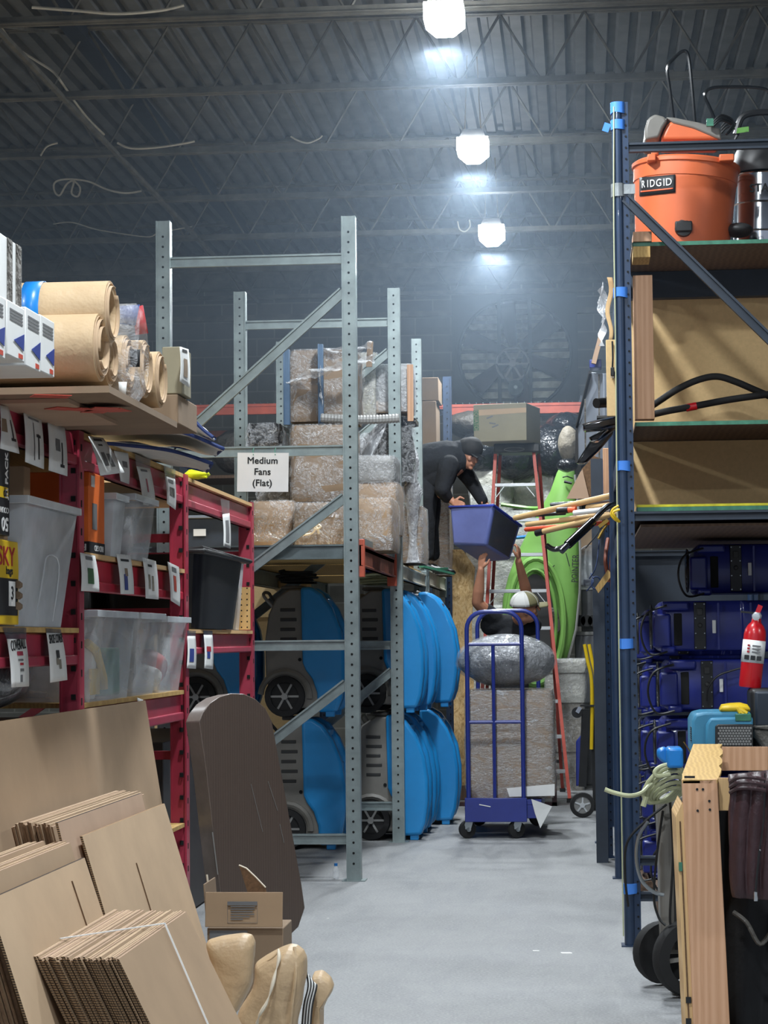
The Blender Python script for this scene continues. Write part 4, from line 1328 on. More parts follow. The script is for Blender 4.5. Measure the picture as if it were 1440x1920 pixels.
# folded blankets with blue binding
def blanket(pts_near, pts_far, label, th, zs, seed):
    """sheet between two pixel polylines (near edge, far edge) at heights zs"""
    rng = random.Random(seed)
    n = len(pts_near)
    a = [PZ(*p, z) if False else P(*p, Y) for (p, Y, z) in pts_near]
    b_ = [P(*p, Y) for (p, Y, z) in pts_far]
    A, C = bez(a, 6), bez(b_, 6)
    k = min(len(A), len(C))
    mb = MB()
    nv = 5
    vs = []
    for i in range(k):
        for j in range(nv + 1):
            p = A[i].lerp(C[i], j / nv)
            vs.append(p + V((0, 0, .006 * math.sin(i * .9 + j * 1.7 + seed))))
    fs = [(i * (nv + 1) + j, (i + 1) * (nv + 1) + j, (i + 1) * (nv + 1) + j + 1, i * (nv + 1) + j + 1) for i in range(k - 1) for j in range(nv)]
    mb.add(vs, fs)
    t = T('moving_blanket', label, 'blanket', (a[0] + b_[0]) / 2, 'folded blankets on the red rack')
    B(mb, 'blanket_body', 'fabric_white', t, solid=th, smooth=70)
    B(MB().tube(A[2:] + list(reversed(C[2:])), .008, 6), 'blue_binding', 'fabric_blue', t)
    return t
blanket([((150, 800), 8.4, 0), ((250, 802), 8.4, 0), ((340, 810), 8.45, 0), ((418, 841), 8.5, 0)], [((165, 822), 9.6, 0), ((260, 829), 9.7, 0), ((335, 838), 9.8, 0), ((404, 853), 9.9, 0)], 'upper white moving blanket with blue binding, tip hanging toward the aisle', .01, 0, 1)
blanket([((160, 828), 8.45, 0), ((250, 836), 8.5, 0), ((325, 846), 8.55, 0), ((397, 869), 8.6, 0)], [((190, 846), 9.5, 0), ((255, 858), 9.6, 0), ((318, 868), 9.7, 0), ((388, 884), 9.8, 0)], 'lower white moving blanket with frayed blue binding, drooping over the beam', .01, 0, 4)
blanket([((345, 745), 8.42, 0), ((355, 775), 8.42, 0), ((375, 800), 8.42, 0), ((402, 822), 8.42, 0)], [((322, 757), 8.7, 0), ((325, 785), 8.7, 0), ((338, 798), 8.72, 0), ((368, 812), 8.75, 0)], 'upright folded corner of a white blanket behind the green carton', .01, 0, 8)
t = T('work_glove', 'neon yellow glove lying on the farthest red bay', 'glove', P(370, 893, 10.35))
c = P(371, 889, 10.35)
B(MB().loft([[c + V((dx, .05 * math.cos(a), r * math.sin(a))) for a in [2 * math.pi * k / 12 for k in range(12)]] for dx, r in ((-.055, .008), (-.04, .022), (0, .026), (.03, .022), (.048, .014), (.052, .004))]), 'glove_body', 'neon', t, smooth=80)
B(MB().tube([c + V((.02, -.03, -.01)), c + V((.05, -.04, -.018))], [.009, .006]), 'finger', 'neon', t)

# ================================================================ flattened cardboard leaning against the red rack
def bundle(Yn, Yf, X, z, lean, thick, n, label, seed, jag=.008, corr='corr', strap=True, zb=.002, group='bundles of flattened boxes'):
    """n upright sheets standing on edge, stacked toward the rack (-X); X, z = top of the aisle-side sheet"""
    rng = random.Random(seed)
    t = T('flattened_box_bundle', label, 'cardboard', (X, (Yn + Yf) / 2, 0), group)
    th = thick / n
    for i in range(n):
        dx = -th * i
        j1, j2, j3 = (rng.uniform(-jag, jag) for _ in range(3))
        zt = z + j1
        y0, y1 = Yn + j2, Yf + j3
        xb = X + dx + lean * (zt - zb)
        w = th * (.93 if i else 1)
        gap = rng.uniform(0, th * .1)
        vs = [V((X + dx - gap, y0, zt)), V((X + dx - gap, y1, zt)), V((xb - gap, y1, zb)), V((xb - gap, y0, zb))]
        mb = MB()
        mb.ext(vs, V((-w, 0, 0)), 0, 1)
        mb.m[2] = 2
        B(mb, 'flattened_box', ['card', corr, 'card_light' if i % 2 else 'card_pink'], t, smooth=0)
    if strap:
        m = MB()
        f = (Yf - Yn)
        ya, yb2 = Yn + .28 * f, Yn + .62 * f
        m.beam((X - thick * 1.0, ya + .01, z + .012), (X + .004, yb2, z + .012), .005, .003)
        m.beam((X + .004, yb2, z + .012), (X + .004 + lean * (z - .02), yb2 - .12, .02), .005, .003, up=(0, 1, 0))
        B(m, 'strap', 'white', t, smooth=0)
    return t
# big single sheet against the rack
def lean_sheet(Yn, Yf, X, z, lean, label, m='card', th=.008, slots=(), zn=None):
    t = T('cardboard_sheet', label, 'cardboard', (X, (Yn + Yf) / 2, 0))
    zn = z if zn is None else zn
    vs = [V((X, Yn, zn)), V((X, Yf, z)), V((X + lean * z, Yf, .001)), V((X + lean * zn, Yn, .001))]
    B(MB().ext(vs, V((-th, 0, 0)), 0, 1), 'sheet', [m, 'corr'], t, smooth=0)
    for (u, v0, v1) in slots:
        y = Yn + (Yf - Yn) * u
        a = V((X + lean * (z * v0) + .001, y, z - z * v0)); b_ = V((X + lean * z * v1 + .001, y + .01, z - z * v1))
        B(MB().beam(a, b_, .006, .003, up=(0, 1, 0)), 'slot', 'corr2', t, smooth=0)
    return t
lean_sheet(5.6, 9.05, -1.815, 1.137, .16, 'very large cardboard sheet leaning on the red rack behind the bundles', 'card', slots=())
bundle(6.55, 7.95, -1.60, .83, .25, .13, 18, 'dark-edged bundle of flattened boxes in the middle of the heap', 3, .01, 'corr2', False)
t = lean_sheet(6.62, 7.95, -1.525, .79, .30, 'cardboard sheet with a long slot, right in front of the middle bundle', 'card_light', slots=((.45, .18, .55),))
lean_sheet(6.45, 7.7, -1.56, .845, .25, 'pale creased sheet sticking up between the middle bundle and slotted sheet', 'card_pink')
bundle(5.5, 6.48, -1.53, .78, .30, .14, 18, 'torn bundle of flattened boxes at the left edge', 5, .012, 'corr2', False)
t = lean_sheet(5.45, 6.52, -1.495, .735, .33, 'flattened box with two dark slots at the left edge', 'card_light', slots=((.78, .06, .45),))
bundle(5.68, 6.67, -1.212, .557, .50, .225, 44, 'thick strapped bundle of flattened boxes in the foreground', 9, .007, 'corr')
# dark leaning tabletop
def tpY(px):
    return 9.25 + (px - 380) * .0023
out = [(374, 1352), (380, 1336), (394, 1318), (412, 1306), (434, 1300), (458, 1301), (480, 1311), (498, 1328), (510, 1352), (528, 1450), (548, 1560), (566, 1660), (572, 1702), (560, 1738), (527, 1770), (440, 1795), (425, 1760), (405, 1600), (388, 1450)]
pts = [P(x, y, tpY(x)) for x, y in out]
n = V((.70, -.70, .08)).normalized()
t = T('leaning_tabletop', 'dark brown tabletop with a rounded end leaning beside the red rack', 'tabletop', V((sum(p.x for p in pts) / len(pts), 9.4, 0)))
B(MB().ext(pts, -n * .105, 0, 1), 'board', ['brown_board', 'edge_brown'], t, bevel=.004, smooth=30)
B(MB().ext([p - n * .03 for p in [pts[0], pts[18], pts[17]]], (-.003, -.003, 0)), 'edge_trim', 'steel', t) if 0 else None
for (a, b_) in (((502, 1465), (520, 1520)), ((524, 1545), (532, 1580)), ((470, 1470), (492, 1560)), ((408, 1640), (398, 1560))):
    p, q = P(*a, tpY(a[0])), P(*b_, tpY(b_[0]))
    B(MB().beam(p + n * .001, q + n * .001, .004, .001), 'scuff', 'plastic_lt', t, smooth=0)
# carton with a printed checklist in front of it
Yc = 8.3
x0, x1, z0, z1 = zx(385, 530, 1673, 1738, Yc)
t = T('open_carton', 'open brown carton with a printed moving checklist, in front of the dark tabletop', 'box', ((x0 + x1) / 2, Yc + .12, 0))
B(MB().box(x0 + .005, x1, Yc + .01, Yc + .26, .0, z0 - .005), 'box_body', 'card_dark', t, bevel=.004)
M = rot3(x=-6)
B(MB().obox(((x0 + x1) / 2, Yc, (z0 + z1) / 2), (x1 - x0, .006, z1 - z0), M), 'folded_flap', 'card', t, bevel=.002)
B(MB().obox((x0 - .002, Yc + .13, z1 - .03), (.006, .25, .12), rot3(y=-4)), 'side_flap', 'card_dark', t, bevel=.002)
cx0, cx1, cz0, cz1 = zx(427, 483, 1690, 1730, Yc - .005)
fr = MB()
for (a, b_, c, d) in ((cx0, cx1, cz0, cz0 + .001), (cx0, cx0 + .001, cz0, cz1), (cx1 - .001, cx1, cz0, cz1)):
    fr.box(a, b_, Yc - .012, Yc - .0105, c, d)
B(fr, 'printed_frame', 'ink_grey', t, smooth=0)
B(MB().box(cx0, cx1, Yc - .0125, Yc - .0105, cz1 - .014, cz1), 'printed_header', 'ink_grey', t, smooth=0)
for k in range(6):
    z = cz1 - .021 - k * .0095
    B(MB().box(cx0 + .012, cx1 - [.008, .012, .018, .012, .03, .055][k], Yc - .012, Yc - .0108, z, z + .004), 'text_line', 'ink_grey', t, smooth=0)
B(MB().box(x0 + .015, x0 + .16, Yc + .006, Yc + .0095, z0 - .045, z0 - .015), 'black_band', 'ink_grey', t, smooth=0)
# torn flap standing up behind
q = [P(386, 1672, Yc + .26), P(384, 1648, Yc + .26), P(389, 1640, Yc + .26), P(396, 1668, Yc + .26), P(448, 1622, Yc + .26), P(462, 1628, Yc + .26), P(498, 1664, Yc + .26), P(500, 1676, Yc + .26)]
B(MB().ext([q[4], q[5], q[6], q[7], P(465, 1676, Yc + .26)], (0, .006, 0)), 'torn_flap', 'corr2', t, smooth=0)
B(MB().tube([q[4], q[5], P(480, 1645, Yc + .26), q[6]], .0035, 5), 'torn_edge', 'kraft_torn', t)
B(MB().tube([P(388, 1640, Yc + .2), P(390, 1655, Yc + .2), P(388, 1672, Yc + .2)], .004, 5), 'torn_corner', 'kraft_torn', t)

# kraft paper in the foreground
def pillow(out, Y, d, label, creases=(), m='kraft', nm='kraft_paper', wav=.012, lean=0.):
    """soft folded paper bundle whose silhouette is the outline; domed toward the viewer"""
    base = [P(x, y, Y + lean * (1920 - y) / 100) for x, y in out]
    fine = []
    for i in range(len(base)):
        q = base[(i + 1) % len(base)]
        for k in range(3):
            fine.append(base[i].lerp(q, k / 3))
    c = sum(fine, V((0, 0, 0))) / len(fine)
    def ringf(s_, dy):
        return [c + (p - c) * s_ + V((0, dy, 0)) for p in fine]
    t = T(nm, label, 'paper', c, 'folded kraft paper bundles')
    rings = [ringf(.9, d), ringf(.99, d * .6), ringf(1, 0), ringf(.97, -d * .35), ringf(.86, -d * .62), ringf(.6, -d * .78), ringf(.25, -d * .84)]
    fo = B(MB().loft(rings), 'folded_paper', m, t, smooth=180, sub=1, wav=.022)
    fo.modifiers['wrinkle'].texture.noise_scale = .16
    fo.modifiers['wrinkle'].texture.noise_depth = 1
    for cr, rr, mm in creases:
        B(MB().tube(bez([P(x, y, Y + lean * (1920 - y) / 100 - d * k) for x, y, k in cr], 5), rr, 6), 'crease', mm, t)
    return t
pillow([(389, 1765), (420, 1757), (457, 1752), (470, 1755), (476, 1768), (476, 1800), (472, 1846), (456, 1872), (438, 1902), (415, 1880), (398, 1820)], 7.75, .07, 'crumpled glossy kraft paper with an orange stain, left of the torn fold',
       [([(392, 1782, .5), (430, 1776, .75), (470, 1778, .3)], .003, 'kraft'), ([(400, 1790, .5), (430, 1815, .8), (462, 1830, .4)], .003, 'kraft')])
pillow([(524, 1779), (543, 1770), (556, 1772), (568, 1782), (573, 1796), (572, 1830), (567, 1866), (556, 1920), (550, 1990), (442, 1990), (443, 1915), (450, 1892), (474, 1850), (478, 1806), (500, 1792)], 7.2, .09, 'big folded kraft paper bundle with a torn white edge',
       [([(552, 1776, .35), (554, 1830, .75), (548, 1880, .8), (540, 1960, .7)], .006, 'kraft'), ([(480, 1812, .2), (505, 1800, .55), (520, 1786, .45)], .003, 'kraft')])
one(MB().tube(bez([P(522, 1779, 7.14), P(523, 1797, 7.12), P(517, 1822, 7.11), P(510, 1850, 7.1), P(500, 1880, 7.1), P(487, 1902, 7.1), P(482, 1918, 7.12)], 5), [.002 + .0045 * abs(math.sin(i * .35)) for i in range(31)], 6), 'torn_strip', ['kraft_torn'], 'white torn paper edge curling along the big kraft fold', 'paper')
pillow([(584, 1822), (603, 1820), (620, 1833), (627, 1848), (622, 1862), (612, 1876), (604, 1895), (603, 1920), (602, 1990), (582, 1990), (582, 1900)], 7.35, .07, 'rolled kraft paper end at the right of the foreground heap',
       [([(588, 1890, .6), (596, 1888, .75), (604, 1892, .3)], .003, 'kraft')])
for i in range(7):
    px = 566 + i * 2.6
    one(MB().tube(bez([P(px + 8, 1822 + i * 4, 7.28), P(px + 12, 1850, 7.26), P(px + 4, 1885, 7.26), P(px, 1935, 7.27), P(px - 2, 1985, 7.27)], 5), .0035, 5), 'newsprint_sheet', ['paper' if i % 2 else 'plastic_dk'], ['first', 'second', 'third', 'fourth', 'fifth', 'sixth', 'seventh'][i] + ' grey newsprint edge from the left, between the kraft folds', 'paper', 'newsprint edges in the kraft heap')
# plastic bottle on the floor
c = PZ(630, 1648, 0)
t = T('plastic_bottle', 'small clear bottle with a blue cap lying on the floor by the grey frame', 'bottle', c)
B(MB().lathe([(.016, 0), (.02, .01), (.02, .05), (.008, .075)], c, None, 12), 'bottle_body', 'bin_clear', t)
B(MB().lathe([(.01, .075), (.01, .09)], c, None, 10), 'cap', 'bright_blue', t)
for (a, w, l) in (((1062, 1787), .05, 'larger white paint fleck on the floor near the right rack'), ((1005, 1783), .03, 'small white paint fleck on the floor, left of the larger one'), ((615, 1722), .012, 'tiny white chip on the floor by the tabletop')):
    c = PZ(*a, 0)
    one(MB().ext([c + V((w * math.cos(k * 1.05) * (.5 + .5 * ((k * 7) % 3) / 2), w * .4 * math.sin(k * 1.05), 0)) for k in range(6)], (0, 0, .0015)), 'floor_fleck', ['white'], l, 'fleck', smooth=0)
# ================================================================ light blue dehumidifiers in the left rack
def dehum_proto():
    t = T('dehumidifier', 'proto', 'dehumidifier', (0, 0, 0), 'light blue dehumidifiers in the grey rack')
    W = .23
    def prism(prof, y0, y1, mb=None):
        mb = mb or MB()
        return mb.ext([V((x, y0, z)) for x, z in prof], (0, y1 - y0, 0))
    body = [(-.22, .07), (-.26, .28), (-.265, .5), (-.24, .68), (-.19, .79), (-.10, .85), (.03, .85), (.05, .3), (.12, .24), (.14, .05)]
    B(prism(body, -.21, .21), 'body', 'plastic_grey', t, bevel=.012, seg=2)
    # centre front, recessed between the cheeks
    B(prism([(.0, .82), (.08, .80), (.15, .70), (.20, .5), (.20, .25), (.17, .08), (.06, .06)], -.13, .13), 'front_grille', 'plastic_dk', t, bevel=.01)
    ck = [(-.02, .86), (.05, .865), (.12, .82), (.19, .72), (.245, .58), (.27, .42), (.27, .27), (.25, .12), (.22, .035), (.09, .03), (.085, .16), (.055, .25), (.01, .31), (-.01, .36)]
    for s_ in (-1, 1):
        a, b_ = (s_ * .13, s_ * .245)
        B(prism(ck, min(a, b_), max(a, b_)), 'side_shell', 'lt_blue', t, bevel=.022, seg=3)
        B(MB().box(.14, .2, s_ * .2 - .025, s_ * .2 + .025, 0, .04), 'foot', 'lt_blue', t, bevel=.006)
    for z, x in ((.16, .19), (.52, .19), (.74, .12)):
        B(MB().box(x - .02, x + .035, -.13, .13, z, z + .045), 'cross_step', 'lt_blue', t, bevel=.01)
    # wheels, arches
    for s_ in (-1, 1):
        mb = MB()
        cy = s_ * .225
        M = rot3(x=90)
        mb.lathe([(.095, -.025), (.132, -.022), (.137, 0), (.132, .022), (.095, .025), (.095, -.025)], (-.13, cy, .137), M, 28, cap=False)
        mb.lathe([(.094, -.006), (.094, .006)], (-.13, cy, .137), M, 28)
        w = B(mb, 'wheel', 'rubber', t)
        mb = MB()
        for k in range(6):
            a = R(60 * k)
            mb.beam((-.13, cy, .137), (-.13 + .095 * math.cos(a), cy, .137 + .095 * math.sin(a)), .014, .02, up=(0, 1, 0))
        mb.lathe([(.022, -.035), (.022, .035)], (-.13, cy, .137), M, 12)
        B(mb, 'spokes', 'plastic_lt', w)
        mb = MB()
        arc = [V((-.13 + .165 * math.cos(R(a)), s_ * .215, .137 + .165 * math.sin(R(a)))) for a in range(-5, 176, 15)]
        mb.tube(arc, .022, 6)
        B(mb, 'wheel_arch', 'plastic_grey', t)
        for k in range(5):
            z = .44 + .065 * k
            B(MB().box(-.16, -.06 + .01 * (k % 2), s_ * .21 - .004, s_ * .21 + .004, z, z + .022), 'side_vent', 'plastic_dk', t, bevel=.003)
        B(MB().lathe([(.012, -.004), (.012, .004)], (-.03, s_ * .212, .38), M, 10), 'latch', 'hole', t)
    B(MB().tube(bez([(-.2, -.19, .72), (-.27, -.18, .8), (-.28, -.1, .83), (-.28, .1, .83), (-.27, .18, .8), (-.2, .19, .72)], 5), .011, 8), 'handle', 'plastic_lt', t)
    B(MB().box(-.17, -.02, -.1, .1, .85, .875), 'top_handle', 'plastic_grey', t, bevel=.01)
    return t
dh = dehum_proto()
H = .875
spots = [((-1.83, 14.68, 0), 'light blue dehumidifier on the floor, left of the second grey post'),
         ((-1.33, 15.36, 0), 'light blue dehumidifier with a big spoked wheel, on the floor behind the second grey post'),
         ((-1.31, 15.93, 0), 'middle light blue dehumidifier of the floor row, only its front edge showing'),
         ((-1.19, 16.62, 0), 'light blue dehumidifier on the floor nearest the strand board'),
         ((-1.83, 14.68, H), 'shaded light blue dehumidifier stacked on the left one'),
         ((-1.35, 15.36, H), 'light blue dehumidifier stacked above the one with the big spoked wheel'),
         ((-1.30, 15.93, H), 'middle light blue dehumidifier of the upper row, mostly hidden'),
         ((-1.19, 16.62, H), 'light blue dehumidifier of the upper row nearest the strand board'),
         ((-2.43, 14.7, H), 'dark shaded dehumidifier seen through the red rack, upper row'),
         ((-2.43, 14.7, 0), 'shaded dehumidifier in the lower row behind the dark tabletop')]
dh.location = spots[0][0]
dh['label'] = spots[0][1]
for loc, l in spots[1:]:
    copy_tree(dh, loc, None, l)
# hose coils and blue pieces lying on the upper row
for (x, y, s_, l) in ((-1.40, 15.36, .15, 'dirty coiled hose on the upper dehumidifier beside the second grey post'), (-1.9, 14.68, .12, 'dark coiled hose on the shaded upper dehumidifier')):
    pts = []
    for k in range(70):
        a = k * .42
        pts.append((x + (s_ + .02 * math.sin(k * .7)) * math.cos(a), y + (.12 + .02 * math.cos(k)) * math.sin(a), 2 * H + .02 + .0012 * k))
    one(MB().tube(pts, .009, 6), 'hose_coil', ['hose' if s_ > .13 else 'rubber'], l, 'hose')
x0, x1, z0, z1 = zx(669, 722, 1104, 1122, 15.3)
one(MB().box(x0, x1, 15.25, 15.5, 2 * H + .108, 2 * H + .108 + (z1 - z0)), 'pump_lid', ['royal'], 'blue plastic lid on the coiled hose under the grey rack shelf', 'lid', bevel=.015)
x0, x1, z0, z1 = zx(470, 575, 1085, 1160, 16.8)
one(MB().box(-3.3, x1, 16.8, 17.1, 0, z1).box(-3.3, x1 - .1, 16.7, 16.8, z1 - .3, z1 - .02), 'large_carton', ['mdf'], 'large tan carton far back under the near shelf', 'box', bevel=.004)

# ================================================================ bundles on the grey rack shelf
def wrapped(x0, x1, y0, y1, z0, z1, label, m='card', f='stretch', nm='wrapped_box', sag=.03, seed=0, group=None, cat='bundle', n=6, tilt=0.):
    """carton or furniture covered in stretch film: body plus a slightly loose film"""
    rng = random.Random(seed)
    t = T(nm, label, cat, ((x0 + x1) / 2, (y0 + y1) / 2, z0), group)
    def shell(e, jit, keep=0):
        mb = MB()
        rings = []
        cx, cy = (x0 + x1) / 2, (y0 + y1) / 2
        k = 28
        for i in range(n + 1):
            f_ = i / n
            ring = []
            for j in range(k):
                a = 2 * math.pi * j / k
                ct, st = math.cos(a), math.sin(a)
                q = .22
                X_ = (abs(ct) ** q) * (1 if ct > 0 else -1)
                Y_ = (abs(st) ** q) * (1 if st > 0 else -1)
                w = 1 + rng.uniform(-jit, jit)
                rr = 1 - (.05 if i in (0, n) else 0)
                ring.append(V((cx + X_ * ((x1 - x0) / 2 + e) * w * rr + tilt * f_, cy + Y_ * ((y1 - y0) / 2 + e) * w * rr, z0 + .002 + (z1 - z0 + e * .8) * f_ + rng.uniform(-jit, jit) * .3 * (z1 - z0) * (1 if 0 < i < n else 0))))
            rings.append(ring)
        return mb.loft(rings)
    B(shell(0, sag * .5), 'body', m, t, smooth=50)
    B(shell(.008, sag), 'stretch_film', f, t, smooth=70)
    return t
def wpx(px0, px1, py0, py1, Y, d, label, **k):
    x0, x1, z0, z1 = zx(px0, px1, py0, py1, Y)
    if 'zb' in k:
        z0 = k.pop('zb')
    return wrapped(x0, x1, Y, Y + d, z0, z1, label, **k)
SZ = 1.926
gw = 'film-wrapped bundles on the grey rack'
wpx(468, 548, 940, 1008, 13.2, .6, 'brown wrapped box at the left end of the near shelf, shiny film on its side', zb=SZ, seed=1, group=gw)
wpx(549, 655, 943, 1008, 13.1, .7, 'wide brown paper covered box tied with white twine', m='card_dark', zb=SZ, seed=2, group=gw)
wpx(660, 735, 935, 1008, 13.3, .6, 'brown box behind the nearest grey post, white film over its corner', zb=SZ, seed=3, group=gw)
one(MB().tube(bez([P(566, 1003, 13.05), P(575, 1002, 13.05), P(586, 999, 13.04), P(592, 990, 13.03), P(597, 984, 13.03), P(601, 988, 13.03), P(592, 992, 13.03), P(588, 985, 13.03), P(595, 990, 13.03), P(598, 1001, 13.04)], 5), .007, 5), 'twine', ['kraft_torn'], 'white twine tied in a bow on the wide brown box', 'twine')
wpx(543, 660, 797, 940, 14.0, .6, 'tall crinkly brown wrapped pile in the middle of the grey rack', m='card_dark', f='stretch_thick' if 0 else 'stretch', seed=4, sag=.05, n=10, group=gw)
wpx(665, 745, 905, 1000, 14.3, .6, 'brown box under the black bag, film pulled tight', seed=5, group=gw)
wpx(665, 740, 855, 905, 14.3, .5, 'grey film-covered box beside the black bag', m='plastic_lt', seed=6, sag=.06, group=gw)
wpx(745, 792, 950, 1048, 15.6, .6, 'brown crate wrapped in glossy film behind the second grey post', seed=7, zb=SZ, sag=.03, f='stretch_lines', group=gw)
wpx(798, 842, 905, 1058, 18.6, .6, 'tall brown wrapped carton behind the bending person', seed=8, f='stretch_lines', zb=SZ, group=gw)
wpx(464, 528, 795, 850, 14.4, .45, 'round black bundle in clear film beside the crinkly brown pile', m='bag_black', seed=9, sag=.12, group=gw)
wpx(480, 545, 862, 938, 14.45, .42, 'dark bundle behind the Medium Fans sign', m='bag_grey', seed=19, sag=.08, group=gw)
# film-wrapped furniture on top: brown panels, blue posts, tote, hose
wpx(540, 668, 656, 790, 14.4, .5, 'brown furniture panels wrapped in clear film, topmost of the middle pile', m='card_dark', seed=10, sag=.05, n=8, group=gw)
for (a, b_, y0_, y1_, l) in ((532, 543, 655, 797, 'left one of two blue steel posts beside the wrapped furniture'), (597, 606, 645, 796, 'blue steel post in front of the wrapped furniture, film at its top')):
    x0, x1, z0, z1 = zx(a, b_, y0_, y1_, 14.3)
    one(MB().box(x0, x1, 14.3, 14.34, z0, z1).box(x0 - .003, x0 + .006, 14.29, 14.35, z0, z1), 'steel_post', ['steel_blue'], l, 'post', bevel=.003)
def drape(pts, label, Yv, m='stretch_thick', nm='stretch_film_sheet', r=.03, w=.12):
    A = bez([P(x, y, Yy) for x, y, Yy in pts], 6)
    mb = MB()
    vs = []
    n = 6
    rng = random.Random(len(label))
    for i, p in enumerate(A):
        for j in range(n + 1):
            f_ = j / n - .5
            vs.append(p + V((rng.uniform(-.008, .008), .05 * math.sin(i * .8 + j), f_ * w + rng.uniform(-.01, .01))))
    mb.add(vs, [(i * (n + 1) + j, (i + 1) * (n + 1) + j, (i + 1) * (n + 1) + j + 1, i * (n + 1) + j + 1) for i in range(len(A) - 1) for j in range(n)])
    return one(mb, nm, [m], label, 'plastic film', 'loose stretch film on the grey rack', smooth=180)
drape([(535, 722, 14.35), (575, 705, 14.3), (620, 693, 14.2), (665, 680, 14.2), (700, 672, 14.3)], 'twisted white film strand stretched across the wrapped furniture', 0, w=.05)
drape([(600, 700, 14.3), (602, 730, 14.3), (606, 760, 14.35), (600, 790, 14.4)], 'gathered clear film hanging down between the two blue posts', 0, w=.1)
drape([(598, 655, 14.4), (640, 658, 14.4), (680, 652, 14.5), (696, 645, 14.5)], 'thin film edge along the top of the wrapped furniture', 0, w=.04)
x0, x1, z0, z1 = zx(686, 697, 640, 660, 14.6)
one(MB().hexa([(x0, 14.6, z0 - .1), (x1, 14.6, z0 - .1), (x1, 14.62, z0 - .1), (x0, 14.62, z0 - .1)], [(x0 + .01, 14.6, z1), (x1 + .01, 14.6, z1), (x1 + .01, 14.62, z1), (x0 + .01, 14.62, z1)]), 'wood_stick', ['card_dark'], 'short wooden slat end sticking out of the top film', 'wood slat')
wpx(668, 705, 662, 785, 15.1, .3, 'white crumpled film bundle right of the wrapped furniture', m='wrap_white', seed=12, sag=.09, n=8, group=gw)
wpx(705, 772, 684, 772, 15.12, .35, 'clear tote with blue contents wrapped in film', m='cooler_grey', f='stretch_thick', seed=13, sag=.03, group=gw)
x0, x1, z0, z1 = zx(764, 775, 684, 790, 15.08)
one(MB().box(x0, x1, 15.06, 15.1, z0, z1), 'wood_stick', ['pine'], 'upright pale wood slat wrapped at the end of the clear tote', 'wood slat')
wpx(608, 765, 752, 775, 15.12, .35, 'flat tan board in film under the clear tote', m='card_light', seed=14, group=gw)
A = [P(x, 785 + 2 * math.sin(x * .03), 14.25) for x in range(602, 752, 3)]
one(MB().tube(A, [.028 + .004 * (i % 2) for i in range(len(A))], 10), 'corrugated_hose', ['plastic_lt'], 'grey ribbed hose lying across the crinkly brown pile', 'hose', smooth=30)
# black bag draped with film
cb = P(728, 845, 15.1)
t = T('black_bag', 'big black bag under stretched clear film in the grey rack', 'bag', cb)
B(MB().sph(cb + V((0, .25, 0)), (.18, .25, .24), 18, jit=.16, seed=4), 'bag_body', 'bag_black', t, smooth=180, sub=1)
B(MB().hexa([P(688, 900, 15.08), P(778, 905, 15.08), P(778, 905, 15.4), P(688, 900, 15.4)], [P(728, 776, 15.08), P(778, 788, 15.08), P(778, 788, 15.4), P(728, 776, 15.4)]), 'stretch_film', 'stretch', t, smooth=0)
B(MB().ext([P(726, 775, 15.07), P(779, 784, 15.07), P(779, 792, 15.07), P(742, 800, 15.07)], (0, .3, 0)), 'dark_lid', 'bag_black', t, smooth=0)
for (q, l) in (([(672, 820), (725, 785), (700, 860), (680, 905)], 'triangular clear film sheet pulled left from the black bag'), ([(660, 905), (745, 900), (735, 945), (668, 925)], 'crumpled clear film under the black bag')):
    Q = [P(x, y, 14.45) for x, y in q]
    mb = MB()
    mb.grid(lambda u, v: bil(Q, u, v) + V((0, .05 * math.sin(7 * u + 5 * v), .015 * math.sin(11 * u))), 12, 10)
    one(mb, 'stretch_film_sheet', ['stretch_thick'], l, 'plastic film', 'loose stretch film on the grey rack', smooth=180)
# wrapped red-brown turned object with chrome glints
c = P(774, 985, 15.5)
t = T('wrapped_ornament', 'dark red turned ornament in glossy film beside the third grey post', 'ornament', c)
prof = [(.04, SZ - c.z), (.03, (SZ - c.z) * .9), (.016, (SZ - c.z) * .4), (.02, 0), (.035, .05), (.025, .1), (.055, .18), (.06, .25), (.03, .33), (.035, .4), (.05, .45), (.02, .52), (.016, .56)]
B(MB().lathe(prof, c, None, 16), 'turned_body', 'leather', t)
B(MB().lathe([(r_ + .012 + .006 * math.sin(i * 3), z) for i, (r_, z) in enumerate(prof)], c, None, 14), 'stretch_film', 'stretch_thick', t)
# brown cartons near the far blue post
x0, x1, z0, z1 = zx(786, 818, 752, 822, 19.3)
carton(x0, x1, 19.3, 19.8, z0 - .6, z1, 'tall brown carton with a white label beside the third grey post', 'card_dark')
x0, x1, z0, z1 = zx(783, 822, 708, 751, 19.32)
carton(x0, x1, 19.32, 19.8, z0, z1, 'brown carton with an open flap on top of the tall one', 'card_dark')
one(MB().box(-2.2, x1 - .02, 19.28, 19.85, SZ, zx(786, 818, 822, 825, 19.3)[2] - .6), 'carton', ['card_dark'], 'brown carton at the bottom of the far stack', 'box', bevel=.005)
# strand board
x0, x1, z0, z1 = zx(850, 893, 1030, 1505, 19.0)
mb = MB()
mb.ext([(x0, 19.0, .002), (x0, 19.0, z1), (x0 + .09, 19.0, z1 + .0), (x0 + .2, 19.0, z1 - .16), (x0 + .19, 19.0, 1.9), (x0 + .165, 19.0, 1.5), (x0 + .2, 19.0, .002)], (0, .018, 0))
one(mb, 'strand_board', ['osb'], 'tall strand board standing behind the blue platform truck', 'board', smooth=0)
one(MB().box(x0 + .12, x0 + .24, 19.03, 19.05, .002, z1 - .02), 'plastic_sheet', ['wrap_white'], 'pale plastic sheet behind the strand board', 'plastic')
one(MB().box(x0 - .02, x0 + .2, 18.9, 18.98, .002, .12), 'wood_block', ['ply_dark'], 'dark wood block on the floor at the foot of the strand board', 'wood block')

